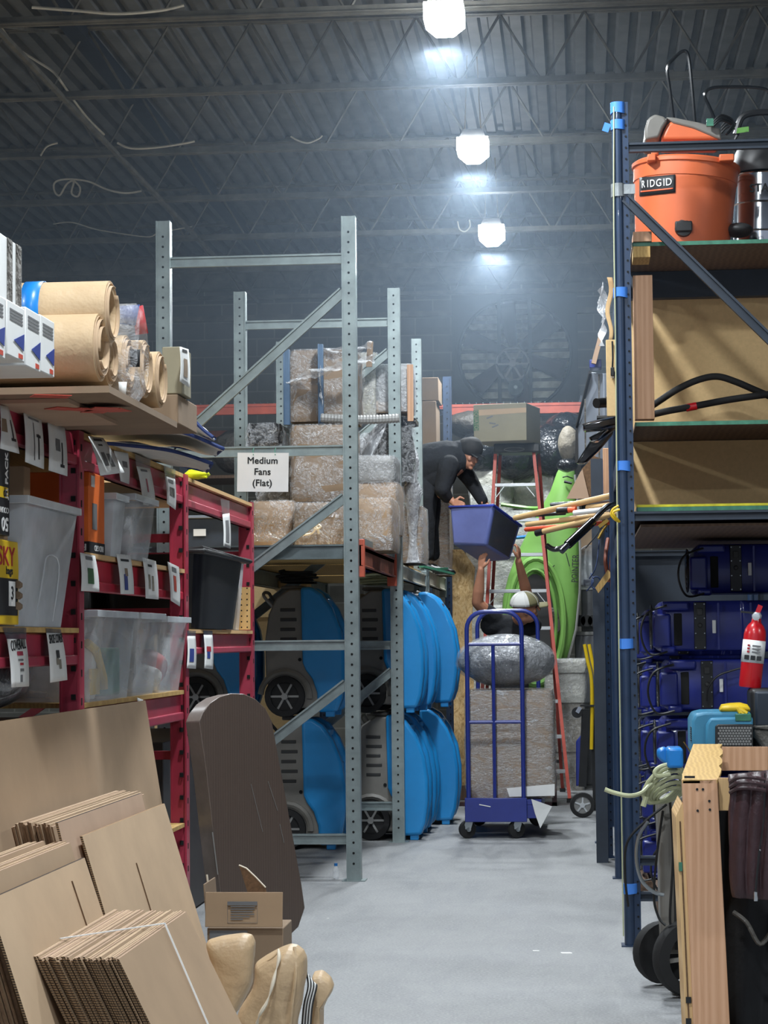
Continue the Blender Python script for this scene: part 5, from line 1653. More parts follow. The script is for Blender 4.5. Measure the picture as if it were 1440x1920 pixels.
# ================================================================ blue platform truck with its load
TY = 15.25
def tx(px): return P(px, 1350, TY).x
def tz(py): return P(928, py, TY).z
t = T('platform_truck', 'blue tubular platform truck loaded with a wrapped box and a silver bag', 'truck', (tx(928), TY + .5, 0))
for yy, zt, nm in ((TY, tz(1147), 'front_loop'), (TY + 1.15, tz(1147) + .02, 'rear_loop')):
    xl_, xr_ = tx(877), tx(980)
    if nm == 'rear_loop':
        xl_, xr_ = xl_ + .02, xr_ + .09
    r_ = .016
    c_ = .12
    pts = [V((xl_, yy, .27)), V((xl_, yy, zt - c_))]
    for k in range(1, 7):
        a = R(180 - 15 * k)
        pts.append(V((xl_ + c_ + c_ * math.cos(a), yy, zt - c_ + c_ * math.sin(a))))
    for k in range(0, 7):
        a = R(90 - 15 * k)
        pts.append(V((xr_ - c_ + c_ * math.cos(a), yy, zt - c_ + c_ * math.sin(a))))
    pts.append(V((xr_, yy, .27)))
    lp = B(MB().tube(pts, r_, 10), nm, 'truck_blue', t)
    if nm == 'front_loop':
        for py in (1208, 1354):
            B(MB().tube([V((xl_, yy, tz(py))), V((xr_, yy, tz(py)))], .012, 8), 'crossbar', 'truck_blue', lp)
        B(MB().tube([V((tx(926), yy, tz(1208))), V((tx(926), yy, .27))], .013, 8), 'centre_bar', 'truck_blue', lp)
B(MB().box(tx(870), tx(986), TY - .02, TY + .012, tz(1541), tz(1496)), 'front_plate', 'truck_blue', t, bevel=.004)
B(MB().box(tx(870), tx(986) + .1, TY + .012, TY + 1.2, tz(1510), tz(1500)).box(tx(870), tx(986) + .1, TY + .012, TY + .05, tz(1535), tz(1510)).box(tx(986) + .06, tx(986) + .1, TY + .05, TY + 1.2, tz(1535), tz(1510)), 'deck', 'truck_blue', t, bevel=.004)
B(MB().beam((tx(897), TY - .022, tz(1508)), (tx(918), TY - .022, tz(1512)), .003, .006), 'scratch', 'white', t, smooth=0)
for (x, y) in ((tx(876), TY + .03), (tx(968), TY + .03), (tx(885), TY + 1.05), (tx(985) + .06, TY + 1.05)):
    w = B(MB().lathe([(.03, -.022), (.058, -.018), (.062, 0), (.058, .018), (.03, .022)], (x - .01, y, .062), rot3(x=90, z=25), 22), 'caster_wheel', 'rubber', t)
    B(MB().box(x - .025, x + .045, y - .035, y + .035, .20, .212).beam((x + .03, y - .028, .2), (x - .01, y - .028, .062), .004, .05).beam((x + .03, y + .028, .2), (x - .01, y + .028, .062), .004, .05).box(x, x + .04, y - .02, y + .02, .15, .2).lathe([(.016, -.034), (.016, .034)], (x - .01, y, .062), rot3(x=90, z=25), 10), 'caster_fork', 'steel', w)
dz = tz(1500) + .001
x0, x1 = P(872, 1400, TY + .1).x, P(1040, 1400, TY + .1).x
wt = wrapped(x0, x1, TY + .1, TY + .75, dz + .0, tz(1297), 'tall brown box wrapped in shiny film standing on the blue truck', seed=21, sag=.012, f='stretch_lines', n=10)
B(MB().ext([P(950, 1478, TY + .06), P(1040, 1470, TY + .06), P(1040, 1492, TY + .06), P(955, 1494, TY + .06)], (0, .01, 0)), 'white_strip', 'white', wt, smooth=0)
mb = MB()
c = (P(949, 1244, TY + .4))
c.z += .02
for i in range(1):
    mb.sph(c, (.355, .3, .185), 28, jit=.035, seed=3)
tb = T('silver_bag', 'big grey plastic bag lying on the wrapped box on the truck', 'bag', c - V((0, 0, .18)))
B(mb, 'bag_body', 'bag_silver', tb, smooth=180, sub=1, wav=.05)
B(MB().sph(c, (.362, .308, .192), 28, jit=.03, seed=5), 'stretch_film', 'film_bag', tb, smooth=180)
q = [P(996, 1498, TY - .01), P(1035, 1512, TY + .02), P(1024, 1535, TY + .03), P(1013, 1553, TY), P(1003, 1525, TY)]
one(MB().ext(q, (0, .003, 0)), 'paper_sheet', ['paper'], 'white paper corner hanging down beside the truck', 'paper', smooth=0)
x0, x1, z0, z1 = zx(1014, 1046, 1500, 1515, 18.9)
one(MB().box(x0 - .8, x1, 18.2, 18.3, .0, .03).box(x1 - .04, x1, 18.2, 18.26, 0, .25), 'wood_skid', ['leather'], 'dark red wooden skid behind the truck on the floor', 'skid')

# ================================================================ red step ladder
LY = 18.7
lt = T('step_ladder', 'tall red fibreglass step ladder with a carton on its top', 'ladder', (P(985, 1480, LY).x, LY + .3, 0))
topz = P(965, 838, LY + .55).z
def lrail(pt, pb, yt, yb, m, nm='rail', w=.07):
    a, b_ = P(*pt, yt), P(*pb, yb)
    k = (b_ - a)
    b2 = a + k * ((a.z - .03) / (a.z - b_.z))
    mb = MB().beam(a, b2, .028, w, up=(0, 1, 0))
    d = k.normalized()
    r_ = B(mb, nm, m, lt, smooth=0)
    B(MB().beam(b2 - d * .001, b2 + d * .0 + V((0, 0, -.028)), .05, .09, up=(0, 1, 0)), 'foot', 'rubber', r_)
    return a, b2
fl = lrail((929, 853), (894, 1478), LY + .5, LY - .1, 'ladder')
fr_ = lrail((1001, 850), (1066, 1478), LY + .5, LY - .1, 'ladder')
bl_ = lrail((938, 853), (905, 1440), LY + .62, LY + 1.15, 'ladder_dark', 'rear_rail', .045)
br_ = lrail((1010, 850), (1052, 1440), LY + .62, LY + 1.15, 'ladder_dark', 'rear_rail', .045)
for k, py in enumerate((906, 972, 1037, 1105, 1175, 1243, 1312, 1378, 1443)):
    zt = P(980, py, LY + .5 - .6 * (py - 850) / 628).z
    fa = (fl[0].z - zt) / (fl[0].z - fl[1].z)
    a, b_ = fl[0].lerp(fl[1], fa), fr_[0].lerp(fr_[1], fa)
    st = B(MB().box(a.x + .01, b_.x - .01, a.y - .04, a.y + .04, zt - .03, zt), 'step', 'alu', lt, bevel=.003)
    if k in (0, 3):
        for (p, s_) in ((a, 1), (b_, -1)):
            B(MB().beam((p.x + s_ * .09, p.y - .03, zt - .03), (p.x + s_ * .02, p.y - .03, zt - .12), .006, .02, up=(0, 1, 0)), 'brace', 'alu', st, smooth=0)
    fb = (bl_[0].z - zt) / (bl_[0].z - bl_[1].z)
    if k % 2 == 0 and k:
        a, b_ = bl_[0].lerp(bl_[1], fb), br_[0].lerp(br_[1], fb)
        B(MB().beam(a, b_, .02, .03), 'rear_brace', 'plastic_dk', lt, smooth=0)
B(MB().box(P(922, 840, LY).x, P(1004, 840, LY).x + .03, LY + .42, LY + .75, topz - .06, topz + .02), 'top_cap', 'plastic_dk', lt, bevel=.012)
x0, x1, z0, z1 = zx(945, 983, 839, 846, LY + .41)
B(MB().tube([V(((x0 + x1) / 2 + (x1 - x0) / 2 * math.cos(k * .314), LY + .416, (z0 + z1) / 2 + (z1 - z0) / 2 * math.sin(k * .314))) for k in range(20)], .003, 5, closed=True), 'oval_badge', 'plastic_lt', lt)
# carton on the ladder
bz0 = topz + .022
A_, B_, C_ = P(888, 795, LY + .25), P(987, 795, LY + .15), P(1013, 795, LY + .62)
hgt = P(987, 755, LY + .15).z - bz0
w2 = (C_ - B_); w2.z = 0
u2 = (B_ - A_); u2.z = 0
base = [V((A_.x, A_.y, bz0)), V((B_.x, B_.y, bz0)), V((B_.x, B_.y, bz0)) + w2, V((A_.x, A_.y, bz0)) + w2]
t = T('carton', 'large brown carton with a green printed strip on top of the red ladder', 'box', base[0])
B(MB().hexa(base, [p + V((0, 0, hgt)) for p in base]), 'box_body', 'card_green', t, bevel=.004)
nn = V((-(u2.y), u2.x, 0)).normalized()
if nn.y > 0: nn = -nn
q = [base[0] + u2 * a + V((0, 0, hgt * b_)) + nn * .001 for a, b_ in ((.0, .30), (.10, .30), (.10, .86), (.0, .86))]
B(MB().ext(q, nn * .001), 'green_strip', 'green_ink', t, smooth=0)
text('EQUATOR', base[0] + u2 * .05 + V((0, 0, hgt * .56)) + nn * .003, .05, frame3(nn, (1, 0, 0)), 'lettering', 'card_green', t, .0003, sx=.82)
q = [base[0] + u2 * a + V((0, 0, hgt * b_)) + nn * .001 for a, b_ in ((0, .70), (1, .74), (1, .87), (0, .86))]
B(MB().ext(q, nn * .0005), 'packing_tape', 'card_light', t, smooth=0)
for k in range(3):
    q0 = base[0] + u2 * (.25 + .05 * k) + V((0, 0, hgt * (.62 - .12 * k))) + nn * .002
    B(MB().beam(q0, q0 + u2 * .12 + V((0, 0, .02 - .03 * (k % 2))), .002, .012), 'scribble', 'ink_grey', t, smooth=0)

# ================================================================ kayak
KY = 20.35
rows = [(876, 1050, 1076), (886, 1044, 1079), (920, 1032, 1081), (960, 1010, 1083), (1000, 988, 1085), (1040, 968, 1086), (1080, 953, 1086), (1120, 943, 1085), (1160, 940, 1081), (1200, 946, 1075), (1240, 960, 1062), (1300, 985, 1045), (1340, 1002, 1030)]
t = T('kayak', 'lime green kayak standing on end behind the red ladder', 'kayak', (P(1015, 1300, KY).x, KY, 0))
rings = []
n = 24
for (py, xl_, xr_) in rows:
    a, b_ = P(xl_, py, KY), P(xr_, py, KY)
    c = (a + b_) / 2
    hw = (b_.x - a.x) / 2
    dp = .05 + .30 * hw
    rings.append([V((c.x + hw * math.cos(2 * math.pi * j / n), KY + dp * (.75 if math.sin(2 * math.pi * j / n) < 0 else 1.6) * math.sin(2 * math.pi * j / n), c.z)) for j in range(n)])
B(MB().loft(rings), 'hull', 'kayak', t, smooth=70)
def kring(cx, cy, rx, ry, lean=12):
    return [P(cx + rx * math.cos(R(a)) * 1 + lean * math.sin(R(a)) * 0, cy + ry * math.sin(R(a)), KY - .16) for a in range(0, 360, 12)]
B(MB().tube(kring(1005, 1165, 52, 118), .028, 8, closed=True), 'cockpit_rim', 'kayak', t)
B(MB().tube(kring(1003, 1168, 40, 100), .018, 8, closed=True), 'inner_rim', 'kayak', t)
B(MB().ext([p + V((0, .02, 0)) for p in kring(1003, 1170, 36, 94)], (0, .02, 0)), 'cockpit_well', 'plastic_dk', t)
B(MB().ext([P(1030, 1138, KY - .17), P(1046, 1142, KY - .17), P(1052, 1180, KY - .17), P(1040, 1196, KY - .17), P(1030, 1170, KY - .17)], (0, .03, 0)), 'seat_pad', 'bag_grey', t, bevel=.01)
B(MB().tube([P(1078, 890, KY - .08), P(1085, 960, KY - .1), P(1088, 1040, KY - .12), P(1087, 1110, KY - .12), P(1080, 1180, KY - .1), P(1064, 1240, KY - .08)], .012, 6), 'gunwale_line', 'plastic_lt', t)
pc = P(1079, 1066, KY - .19)
text('POINTER', pc, .085, frame3((0, -1, 0), (-1, 0, .05)), 'lettering', 'ink', t, .0005, sx=.75)
for (a, b_) in (((1061, 1037), (1068, 1062)), ((1040, 1060), (1020, 1075))):
    B(MB().beam(P(*a, KY - .17), P(*b_, KY - .17), .008, .008), 'cord', 'ink', t)
B(MB().tube([P(1058, 903, KY - .13), P(1072, 906, KY - .14)], .014, 6), 'carry_handle', 'ink', t)
B(MB().tube([P(1055, 895, KY - .1), P(1063, 893, KY - .12), P(1074, 897, KY - .1)], .006, 5), 'handle_cord', 'ink', t)

# ================================================================ bales, bags and bins at the back
def sack(px, py, Y, rx, ry, rz, m, label, nm, cat, seed=0, jit=.12, group=None, wav=.04, wrap=None, sq=1.0):
    c = P(px, py, Y)
    t = T(nm, label, cat, c - V((0, 0, rz)), group)
    B(MB().sph(c, (rx, ry, rz), 20, jit=jit, seed=seed), 'sack_body', m, t, smooth=180, sub=1, wav=wav)
    if wrap:
        B(MB().sph(c, (rx * 1.03, ry * 1.03, rz * 1.03), 20, jit=jit * .7, seed=seed + 1), 'stretch_film', wrap, t, smooth=180)
    return t
gb2 = 'white plastic-wrapped bales behind the ladder'
for i, (a, b_, c, d, Y_, l) in enumerate(((880, 962, 878, 962, 20.75, 'upper left white plastic bale right behind the ladder'), (958, 1040, 884, 955, 20.85, 'upper right white plastic bale, green strap below it'), (884, 1010, 958, 1040, 20.75, 'white bale between the two people and the ladder'), (886, 1010, 1040, 1135, 20.8, 'white bale seen between the raised arms'), (886, 1010, 1135, 1250, 20.75, 'lower white bale behind the person in the cap'), (886, 1010, 1250, 1380, 20.8, 'white bale mostly hidden behind the silver bag'), (886, 1010, 1380, 1468, 20.75, 'bottom bale on the floor behind the truck load'))):
    wpx(a, b_, c, d, Y_, .5, l, m='wrap_white', f='film_bag', nm='wrapped_bale', seed=50 + i, sag=.10, n=9, group=gb2, cat='bale')
one(MB().tube(bez([P(940, 946, 20.45), P(970, 950, 20.42), P(1000, 953, 20.42), P(1030, 950, 20.5)], 5), .02, 6), 'green_strap', ['kayak'], 'lime green strap across the white bales', 'strap')
one(MB().tube(bez([P(930, 1003, 20.45), P(960, 1008, 20.42), P(990, 1006, 20.45)], 5), .018, 6), 'blue_strap', ['bright_blue'], 'blue strap glimpsed between the ladder rails', 'strap')
gk = 'black plastic bags behind the ladder carton'
sack(905, 850, 20.9, .26, .3, .22, 'bag_black', 'black plastic bag left of the ladder top', 'plastic_bag', 'bag', 11, group=gk)
sack(965, 862, 20.8, .25, .3, .20, 'bag_black', 'black plastic bag right under the ladder carton', 'plastic_bag', 'bag', 12, group=gk)
sack(1035, 845, 20.9, .28, .3, .26, 'bag_black', 'large black plastic bag right of the ladder carton', 'plastic_bag', 'bag', 13, group=gk)
sack(1060, 800, 21.3, .2, .3, .14, 'bag_black', 'small black bag just below the orange beam at the right', 'plastic_bag', 'bag', 14, group=gk)
sack(880, 795, 21.2, .22, .3, .13, 'bag_grey', 'dark bag below the orange beam, left of the ladder carton', 'plastic_bag', 'bag', 15, group=gk)
sack(480, 845, 22.05, .5, .3, .27, 'bag_grey', 'dark bag in the shade left behind the Medium Fans sign', 'plastic_bag', 'bag', 16, group=gk)
sack(1066, 833, 19.9, .10, .12, .17, 'beige_sack', 'beige fabric pouch hanging beside the grey panel', 'fabric_pouch', 'bag', 17, .06, wav=.02)
sack(1064, 872, 19.85, .10, .1, .06, 'bag_black', 'black fabric lump under the beige pouch', 'black_cloth', 'cloth', 18)
# right: stacked bins beyond the third blue frame
def bxp(px0, px1, py0, py1, Y, d, m, label, nm, cat, zb=None, lid=None, bev=.01, group=None):
    x0, x1, z0, z1 = zx(px0, px1, py0, py1, Y)
    if zb is not None: z0 = zb
    t = T(nm, label, cat, ((x0 + x1) / 2, Y, z0), group)
    if lid:
        lh = .035
        B(MB().box(x0, x1, Y, Y + d, z0, z1 - lh), 'body', m, t, bevel=bev)
        B(MB().box(x0 - .012, x1 + .012, Y - .012, Y + d + .01, z1 - lh, z1), 'lid', lid, t, bevel=.004)
    else:
        B(MB().box(x0, x1, Y, Y + d, z0, z1), 'body', m, t, bevel=bev)
    return t
za_ = zx(1074, 1120, 1184, 1430, 20.3)
bxp(1080, 1126, 1184, 1520, 20.75, .4, 'cooler_grey', 'tall grey bin with a pale lid behind the yellow hand truck', 'grey_bin', 'bin', zb=.0, lid='plastic_lt')
cooler = bxp(1090, 1127, 1099, 1184, 20.8, .35, 'cooler_grey', 'grey cooler with a white lid on the tall grey bin', 'cooler', 'cooler', lid='white')
bxp(1094, 1118, 1086, 1099, 20.85, .2, 'royal', 'blue lid piece lying on the grey cooler', 'blue_box', 'box')
sack(1104, 1062, 20.8, .16, .2, .2, 'bin_frost', 'hazy clear plastic bag behind the kayak edge', 'plastic_bag', 'bag', 22)
bxp(1086, 1122, 960, 1036, 20.9, .4, 'card_dark', 'brown carton hanging over the grey cooler', 'carton', 'box')
bxp(1090, 1122, 1036, 1044, 20.85, .45, 'ply_dark', 'dark wooden ledge under the brown carton', 'wood_ledge', 'board')
for k in range(3):
    c = P(1087 + k * 13, 1164, 20.7)
    B(MB().lathe([(.02, -.03), (.055, -.03), (.055, .03), (.02, .03)], c, rot3(x=90), 14), 'caster', 'black', cooler)
# white film-wrapped stack on the floor
gs = 'white wrapped bundles right of the truck'
for i, (py0, py1, m, l) in enumerate(((1236, 1262, 'wrap_white', 'flat white wrapped cushion, top of the floor stack right of the truck'), (1262, 1318, 'wrap_white', 'white wrapped bundle second from the top of the floor stack'), (1318, 1410, 'beige_sack', 'beige draped bundle third from the top of the floor stack'), (1410, 1500, 'beige_sack', 'beige bundle on the floor, bottom of the stack'))):
    wpx(1022, 1100 - 2 * i, py0, py1, 19.95 + .02 * i, .32, l, m=m, seed=30 + i, sag=.05, group=gs, f='film_bag')

# ================================================================ yellow hand truck by the blue rack
HY = 17.05
t = T('hand_truck', 'black hand truck with a yellow handle standing by the blue rack', 'hand truck', (P(1100, 1525, HY).x, HY, 0))
for k in (0, 1):
    dx = .035 * k
    pts = bez([P(1096, 1208, HY), P(1102, 1240, HY), P(1109, 1275, HY), P(1110, 1340, HY), P(1109, 1405, HY)], 6)
    B(MB().tube([p + V((dx * (1 if i < 14 else .4), .1 * k, 0)) for i, p in enumerate(pts)], .014, 8), 'handle', 'yellow', t)
B(MB().beam(P(1110, 1325, HY + .05), P(1116, 1520, HY + .05), .03, .03, up=(0, 1, 0)), 'rail', 'black', t)
B(MB().beam(P(1098, 1330, HY + .03), P(1092, 1475, HY + .03), .06, .04, up=(0, 1, 0)), 'rail', 'black', t)
B(MB().beam(P(1088, 1323, HY), P(1124, 1323, HY), .05, .014), 'top_plate', 'black', t, smooth=0)
B(MB().ext([P(1080, 1390, HY + .1), P(1092, 1375, HY + .1), P(1096, 1470, HY + .1), P(1080, 1475, HY + .1)], (0, .05, 0)), 'blue_side', 'truck_blue', t, bevel=.01)
wc = P(1092, 1503, HY - .04)
wc.z = .097
w = B(MB().lathe([(.065, -.022), (.092, -.02), (.097, 0), (.092, .02), (.065, .022), (.065, -.022)], wc, rot3(x=90), 28, cap=False), 'wheel', 'rubber', t)
B(MB().lathe([(.066, -.012), (.066, .012)], wc, rot3(x=90), 28), 'hub', 'plastic_lt', w)
mb = MB()
for k in range(5):
    a = R(72 * k + 15)
    mb.beam(wc + V((.015 * math.cos(a), -.016, .015 * math.sin(a))), wc + V((.06 * math.cos(a), -.016, .06 * math.sin(a))), .012, .008, up=(0, 1, 0))
mb.lathe([(.02, .0), (.02, .026)], wc, rot3(x=90), 12)
B(mb, 'spokes', 'alu', w)
cw = P(1082, 1336, HY)
w = B(MB().lathe([(.01, -.015), (.042, -.015), (.042, .015), (.01, .015)], cw, rot3(x=90), 18), 'caster_wheel', 'black', t)
B(MB().beam(cw + V((0, -.02, 0)), P(1088, 1326, HY - .02), .03, .006, up=(0, 1, 0)), 'caster_fork', 'chrome', w)
for k, py in enumerate((1325, 1373, 1408, 1440, 1455, 1500)):
    one(MB().tube(bez([P(1126, py + 3, 17.6), P(1133, py - 1, 17.55), P(1140, py + 1, 17.55), P(1144, py + 6, 17.6)], 4), .006, 5), 'wire_hook', ['chrome'], ['topmost', 'second', 'third', 'fourth', 'fifth', 'lowest'][k] + ' chrome wire hook between the blue posts', 'hook', 'wire hooks on the blue rack')
# ================================================================ aisle-side beams of the blue rack
for (ya, yb2, w_) in ((10.02, 12.68, 'near'), (12.8, 16.18, 'far')):
    xx = bx0 + .0 if w_ == 'near' else bx0 + .03
    for z, l in ((za1 - .03, 'top'), (zb1 - .03, 'middle'), (zc1 - .03, 'lower')):
        if w_ == 'far' and l == 'top':
            continue
        one(MB().box(xx + .0, xx + .04, ya, yb2, z - .11, z), 'rack_beam', ['rackblue'], l + ' aisle-side beam of the blue rack in its ' + w_ + ' bay, behind the posts', 'rack beam', bevel=.004)
# ================================================================ on the top deck of the blue rack
VZ = za1 + .001
def axis_lathe(prof, base, top_dir, n=36, mb=None, m=0):
    M = V(top_dir).normalized().to_track_quat('Z', 'Y').to_matrix()
    return (mb or MB()).lathe(prof, base, M, n, m)
Yv = 10.32
b0 = P(1280, 448, Yv); b0.z = VZ + .022
tilt = V((.065, 0, 1)).normalized()
k = Yv / F
rb, rt, hh = 88 * k, 100 * k, 172 * k
t = T('wet_vacuum', 'orange wet dry vacuum with a black RIDGID badge on the top deck', 'vacuum cleaner', b0)
ctr = b0 + V((.005, .22, 0))
B(axis_lathe([(rb * .96, 0), (rb, .01), (rb + (rt - rb) * .15, hh * .15), (rb + (rt - rb) * .16, hh * .155), (rb + (rt - rb) * .80, hh * .80), (rb + (rt - rb) * .80 + .004, hh * .806), (rt * 1.0, hh * .95), (rt * 1.035, hh * .96), (rt * 1.035, hh), (rt * .98, hh + .01), (rt * .9, hh + .012)], ctr, tilt), 'drum', 'orange', t, smooth=35)
# lip lugs
for (px, w_) in ((1363, 14), (1222, 8)):
    a = P(px, 292, Yv - .03)
    B(MB().box(a.x - w_ * k, a.x + w_ * k, Yv - .02, Yv + .06, a.z - .022, a.z + .012), 'latch_lug', 'orange', t, bevel=.006)
c = P(1213, 288, Yv - .0)
B(MB().sph(P(1228, 287, Yv + .01), (.018, .012, .018), 12), 'drain_boss', 'orange', t)
# badge follows the drum
def on_drum(px, py, out=.003):
    p = P(px, py, Yv)
    for _ in range(14):
        h = (p - ctr).dot(tilt)
        ax = ctr + tilt * h
        r_ = rb + (rt - rb) * min(1, max(0, h / hh)) + out
        dx = p.x - ax.x
        yy = ax.y - math.sqrt(max(1e-6, r_ * r_ - dx * dx))
        p = P(px, py, yy)
    return p
mb = MB(); mb.grid(lambda u, v: on_drum(1199 + (1266 - 1199) * u, (333 - 6 * u) * (1 - v) + (368 - 7 * u) * v), 14, 3)
B(mb, 'badge', 'ink', t, solid=.002)
mb = MB(); mb.grid(lambda u, v: on_drum(1201 + (1262 - 1201) * u, (358 - 6 * u) * (1 - v) + (361 - 6.5 * u) * v, .0055), 14, 1)
B(mb, 'badge_line', 'hot_orange', t, solid=.001)
for i, ch in enumerate('RIDGID'):
    px = 1206 + [0, 8.2, 16.5, 28, 37.5, 46][i] * 1.04
    p = on_drum(px, 346 - i * .9, .006)
    p2 = on_drum(px + 2, 346 - i * .9, .006)
    nx = (p2 - p).normalized()
    nn = nx.cross(V((0, 0, 1)))
    if nn.y > 0: nn = -nn
    text(ch, p, .050, frame3(nn), 'lettering', 'white', t, .0004, sx=.88)
dc = P(1282, 428, Yv - .03)
B(MB().lathe([(.052, 0), (.05, .02), (.043, .022), (.04, .045), (.02, .048)], dc + V((0, .06, 0)), rot3(x=82), 20), 'drain_cap', 'plastic_dk', t)
B(MB().box(dc.x - .04, dc.x + .04, dc.y - .005, dc.y + .03, dc.z - .015, dc.z + .035), 'drain_grip', 'plastic_dk', t, bevel=.006)
# vacuum head, orange and grey, tipped
hp = [P(x, y, Yv + .05) for x, y in ((1238, 262), (1250, 232), (1262, 225), (1300, 232), (1340, 240), (1352, 262))]
B(MB().ext(hp, (0, .3, 0)), 'motor_head', 'orange', t, bevel=.02, seg=3)
hp = [P(x, y, Yv + .03) for x, y in ((1210, 262), (1209, 240), (1214, 222), (1228, 213), (1246, 218), (1252, 226), (1243, 240), (1236, 258))]
B(MB().ext(hp, (0, .34, 0)), 'grey_cap', 'plastic_grey', t, bevel=.02, seg=3)
hp = [P(x, y, Yv + .04) for x, y in ((1248, 219), (1265, 220), (1310, 229), (1350, 240), (1353, 262), (1342, 258), (1300, 240), (1262, 230))]
B(MB().ext(hp, (0, .3, 0)), 'grey_rim', 'plastic_grey', t, bevel=.008)
B(MB().tube(bez([P(1264, 232, Yv + .3), P(1256, 170, Yv + .3), P(1251, 128, Yv + .3), P(1263, 110, Yv + .3), P(1280, 96, Yv + .3), P(1290, 103, Yv + .3), P(1296, 150, Yv + .3), P(1303, 232, Yv + .3)], 6), .0085, 8), 'push_handle', 'black_gloss', t)
B(MB().box(P(1325, 240, Yv).x, P(1338, 240, Yv).x, Yv, Yv + .02, P(1330, 236, Yv).z, P(1330, 222, Yv).z), 'green_tag', 'paint_green', t)
for q in range(3):
    B(MB().tube(bez([P(1335, 240 - q * 4, Yv + .1), P(1352, 226 - q * 5, Yv + .1), P(1375, 236 - q * 4, Yv + .15), P(1362, 252, Yv + .1)], 5), .006, 6), 'power_cord', 'black', t)
# stainless vacuum
Ys2 = 10.6
b1 = P(1432, 450, Ys2); b1.z = VZ + .05
t = T('stainless_vacuum', 'stainless steel vacuum with a black head and handle, cut by the right edge', 'vacuum cleaner', b1)
kk = Ys2 / F
B(axis_lathe([(52 * kk, 0), (53 * kk, .10), (54.5 * kk, .105), (53 * kk, .11), (53 * kk, .24), (55 * kk, .245), (53 * kk, .25), (54 * kk, .385), (56 * kk, .39), (50 * kk, .395)], b1 + V((0, .15, 0)), (.03, 0, 1)), 'steel_drum', 'chrome', t, smooth=30)
B(axis_lathe([(66 * kk, -.045), (68 * kk, .0), (60 * kk, .04), (40 * kk, .05)], b1 + V((0, .15, 0)), (0, 0, 1)), 'base_ring', 'plastic_dk', t)
B(MB().sph(P(1385, 432, Ys2 - .1), (.07, .08, .035), 16), 'front_foot', 'plastic_dk', t)
B(axis_lathe([(58 * kk, 0), (60 * kk, .03), (52 * kk, .10), (44 * kk, .14), (20 * kk, .16)], b1 + V((.012, .15, .40)), (0, 0, 1)), 'motor_head', 'plastic_dk', t)
B(MB().tube(bez([P(1380, 252, Ys2), P(1390, 222, Ys2), P(1412, 212, Ys2), P(1450, 210, Ys2)], 6), .016, 8), 'carry_handle', 'black', t)
q = [P(1382, 240, Ys2 - .06), P(1404, 237, Ys2 - .07), P(1404, 247, Ys2 - .07), P(1381, 250, Ys2 - .06)]
B(MB().ext(q, (0, .004, 0)), 'yellow_badge', 'kayak_dark', t, smooth=0)
B(MB().tube(bez([P(1344, 232, Ys2 + .2), P(1330, 200, Ys2 + .2), P(1321, 178, Ys2 + .2), P(1332, 166, Ys2 + .2), P(1360, 163, Ys2 + .2), P(1425, 165, Ys2 + .2), P(1445, 180, Ys2 + .2), P(1460, 240, Ys2 + .2)], 6), .0085, 8), 'push_handle', 'black_gloss', t)
text('STAN', P(1432, 352, Ys2 + .01), .055, frame3((-.2, -1, 0)), 'lettering', 'ink', t, .0015)
for q in range(3):
    B(MB().tube(bez([P(1352, 238 + q * 6, Ys2), P(1366, 226 + q * 6, Ys2), P(1384, 240 + q * 4, Ys2), P(1378, 262, Ys2)], 5), .006, 6), 'power_cord', 'black', t)
B(MB().tube([P(1423, 450, Ys2 - .16), P(1423, 444, Ys2 - .16), P(1431, 444, Ys2 - .16), P(1431, 450, Ys2 - .16)], .002, 5), 'wire_clip', 'chrome', t)

# hoses on the middle deck
t = T('vacuum_hose', 'black vacuum hose with a red tape band on the middle deck', 'hose', P(1215, 780, 10.4))
pts = bez([P(1208, 781, 10.3), P(1250, 771, 10.3), P(1300, 762, 10.3), P(1370, 749, 10.35), P(1450, 738, 10.4)], 8)
B(MB().tube(pts, .0165, 10), 'hose_tube', 'rubber', t)
B(MB().tube([P(1286, 765, 10.3), P(1306, 761, 10.3)], .0185, 12), 'red_tape', 'extred', t)
one(MB().tube(bez([P(1200, 775, 10.45), P(1230, 756, 10.45), P(1270, 730, 10.45), P(1310, 712, 10.45), P(1345, 706, 10.45), P(1380, 716, 10.45), P(1415, 731, 10.45), P(1460, 750, 10.45)], 8), .0165, 10), 'vacuum_hose', ['rubber'], 'black hose arching up against the tan board', 'hose')

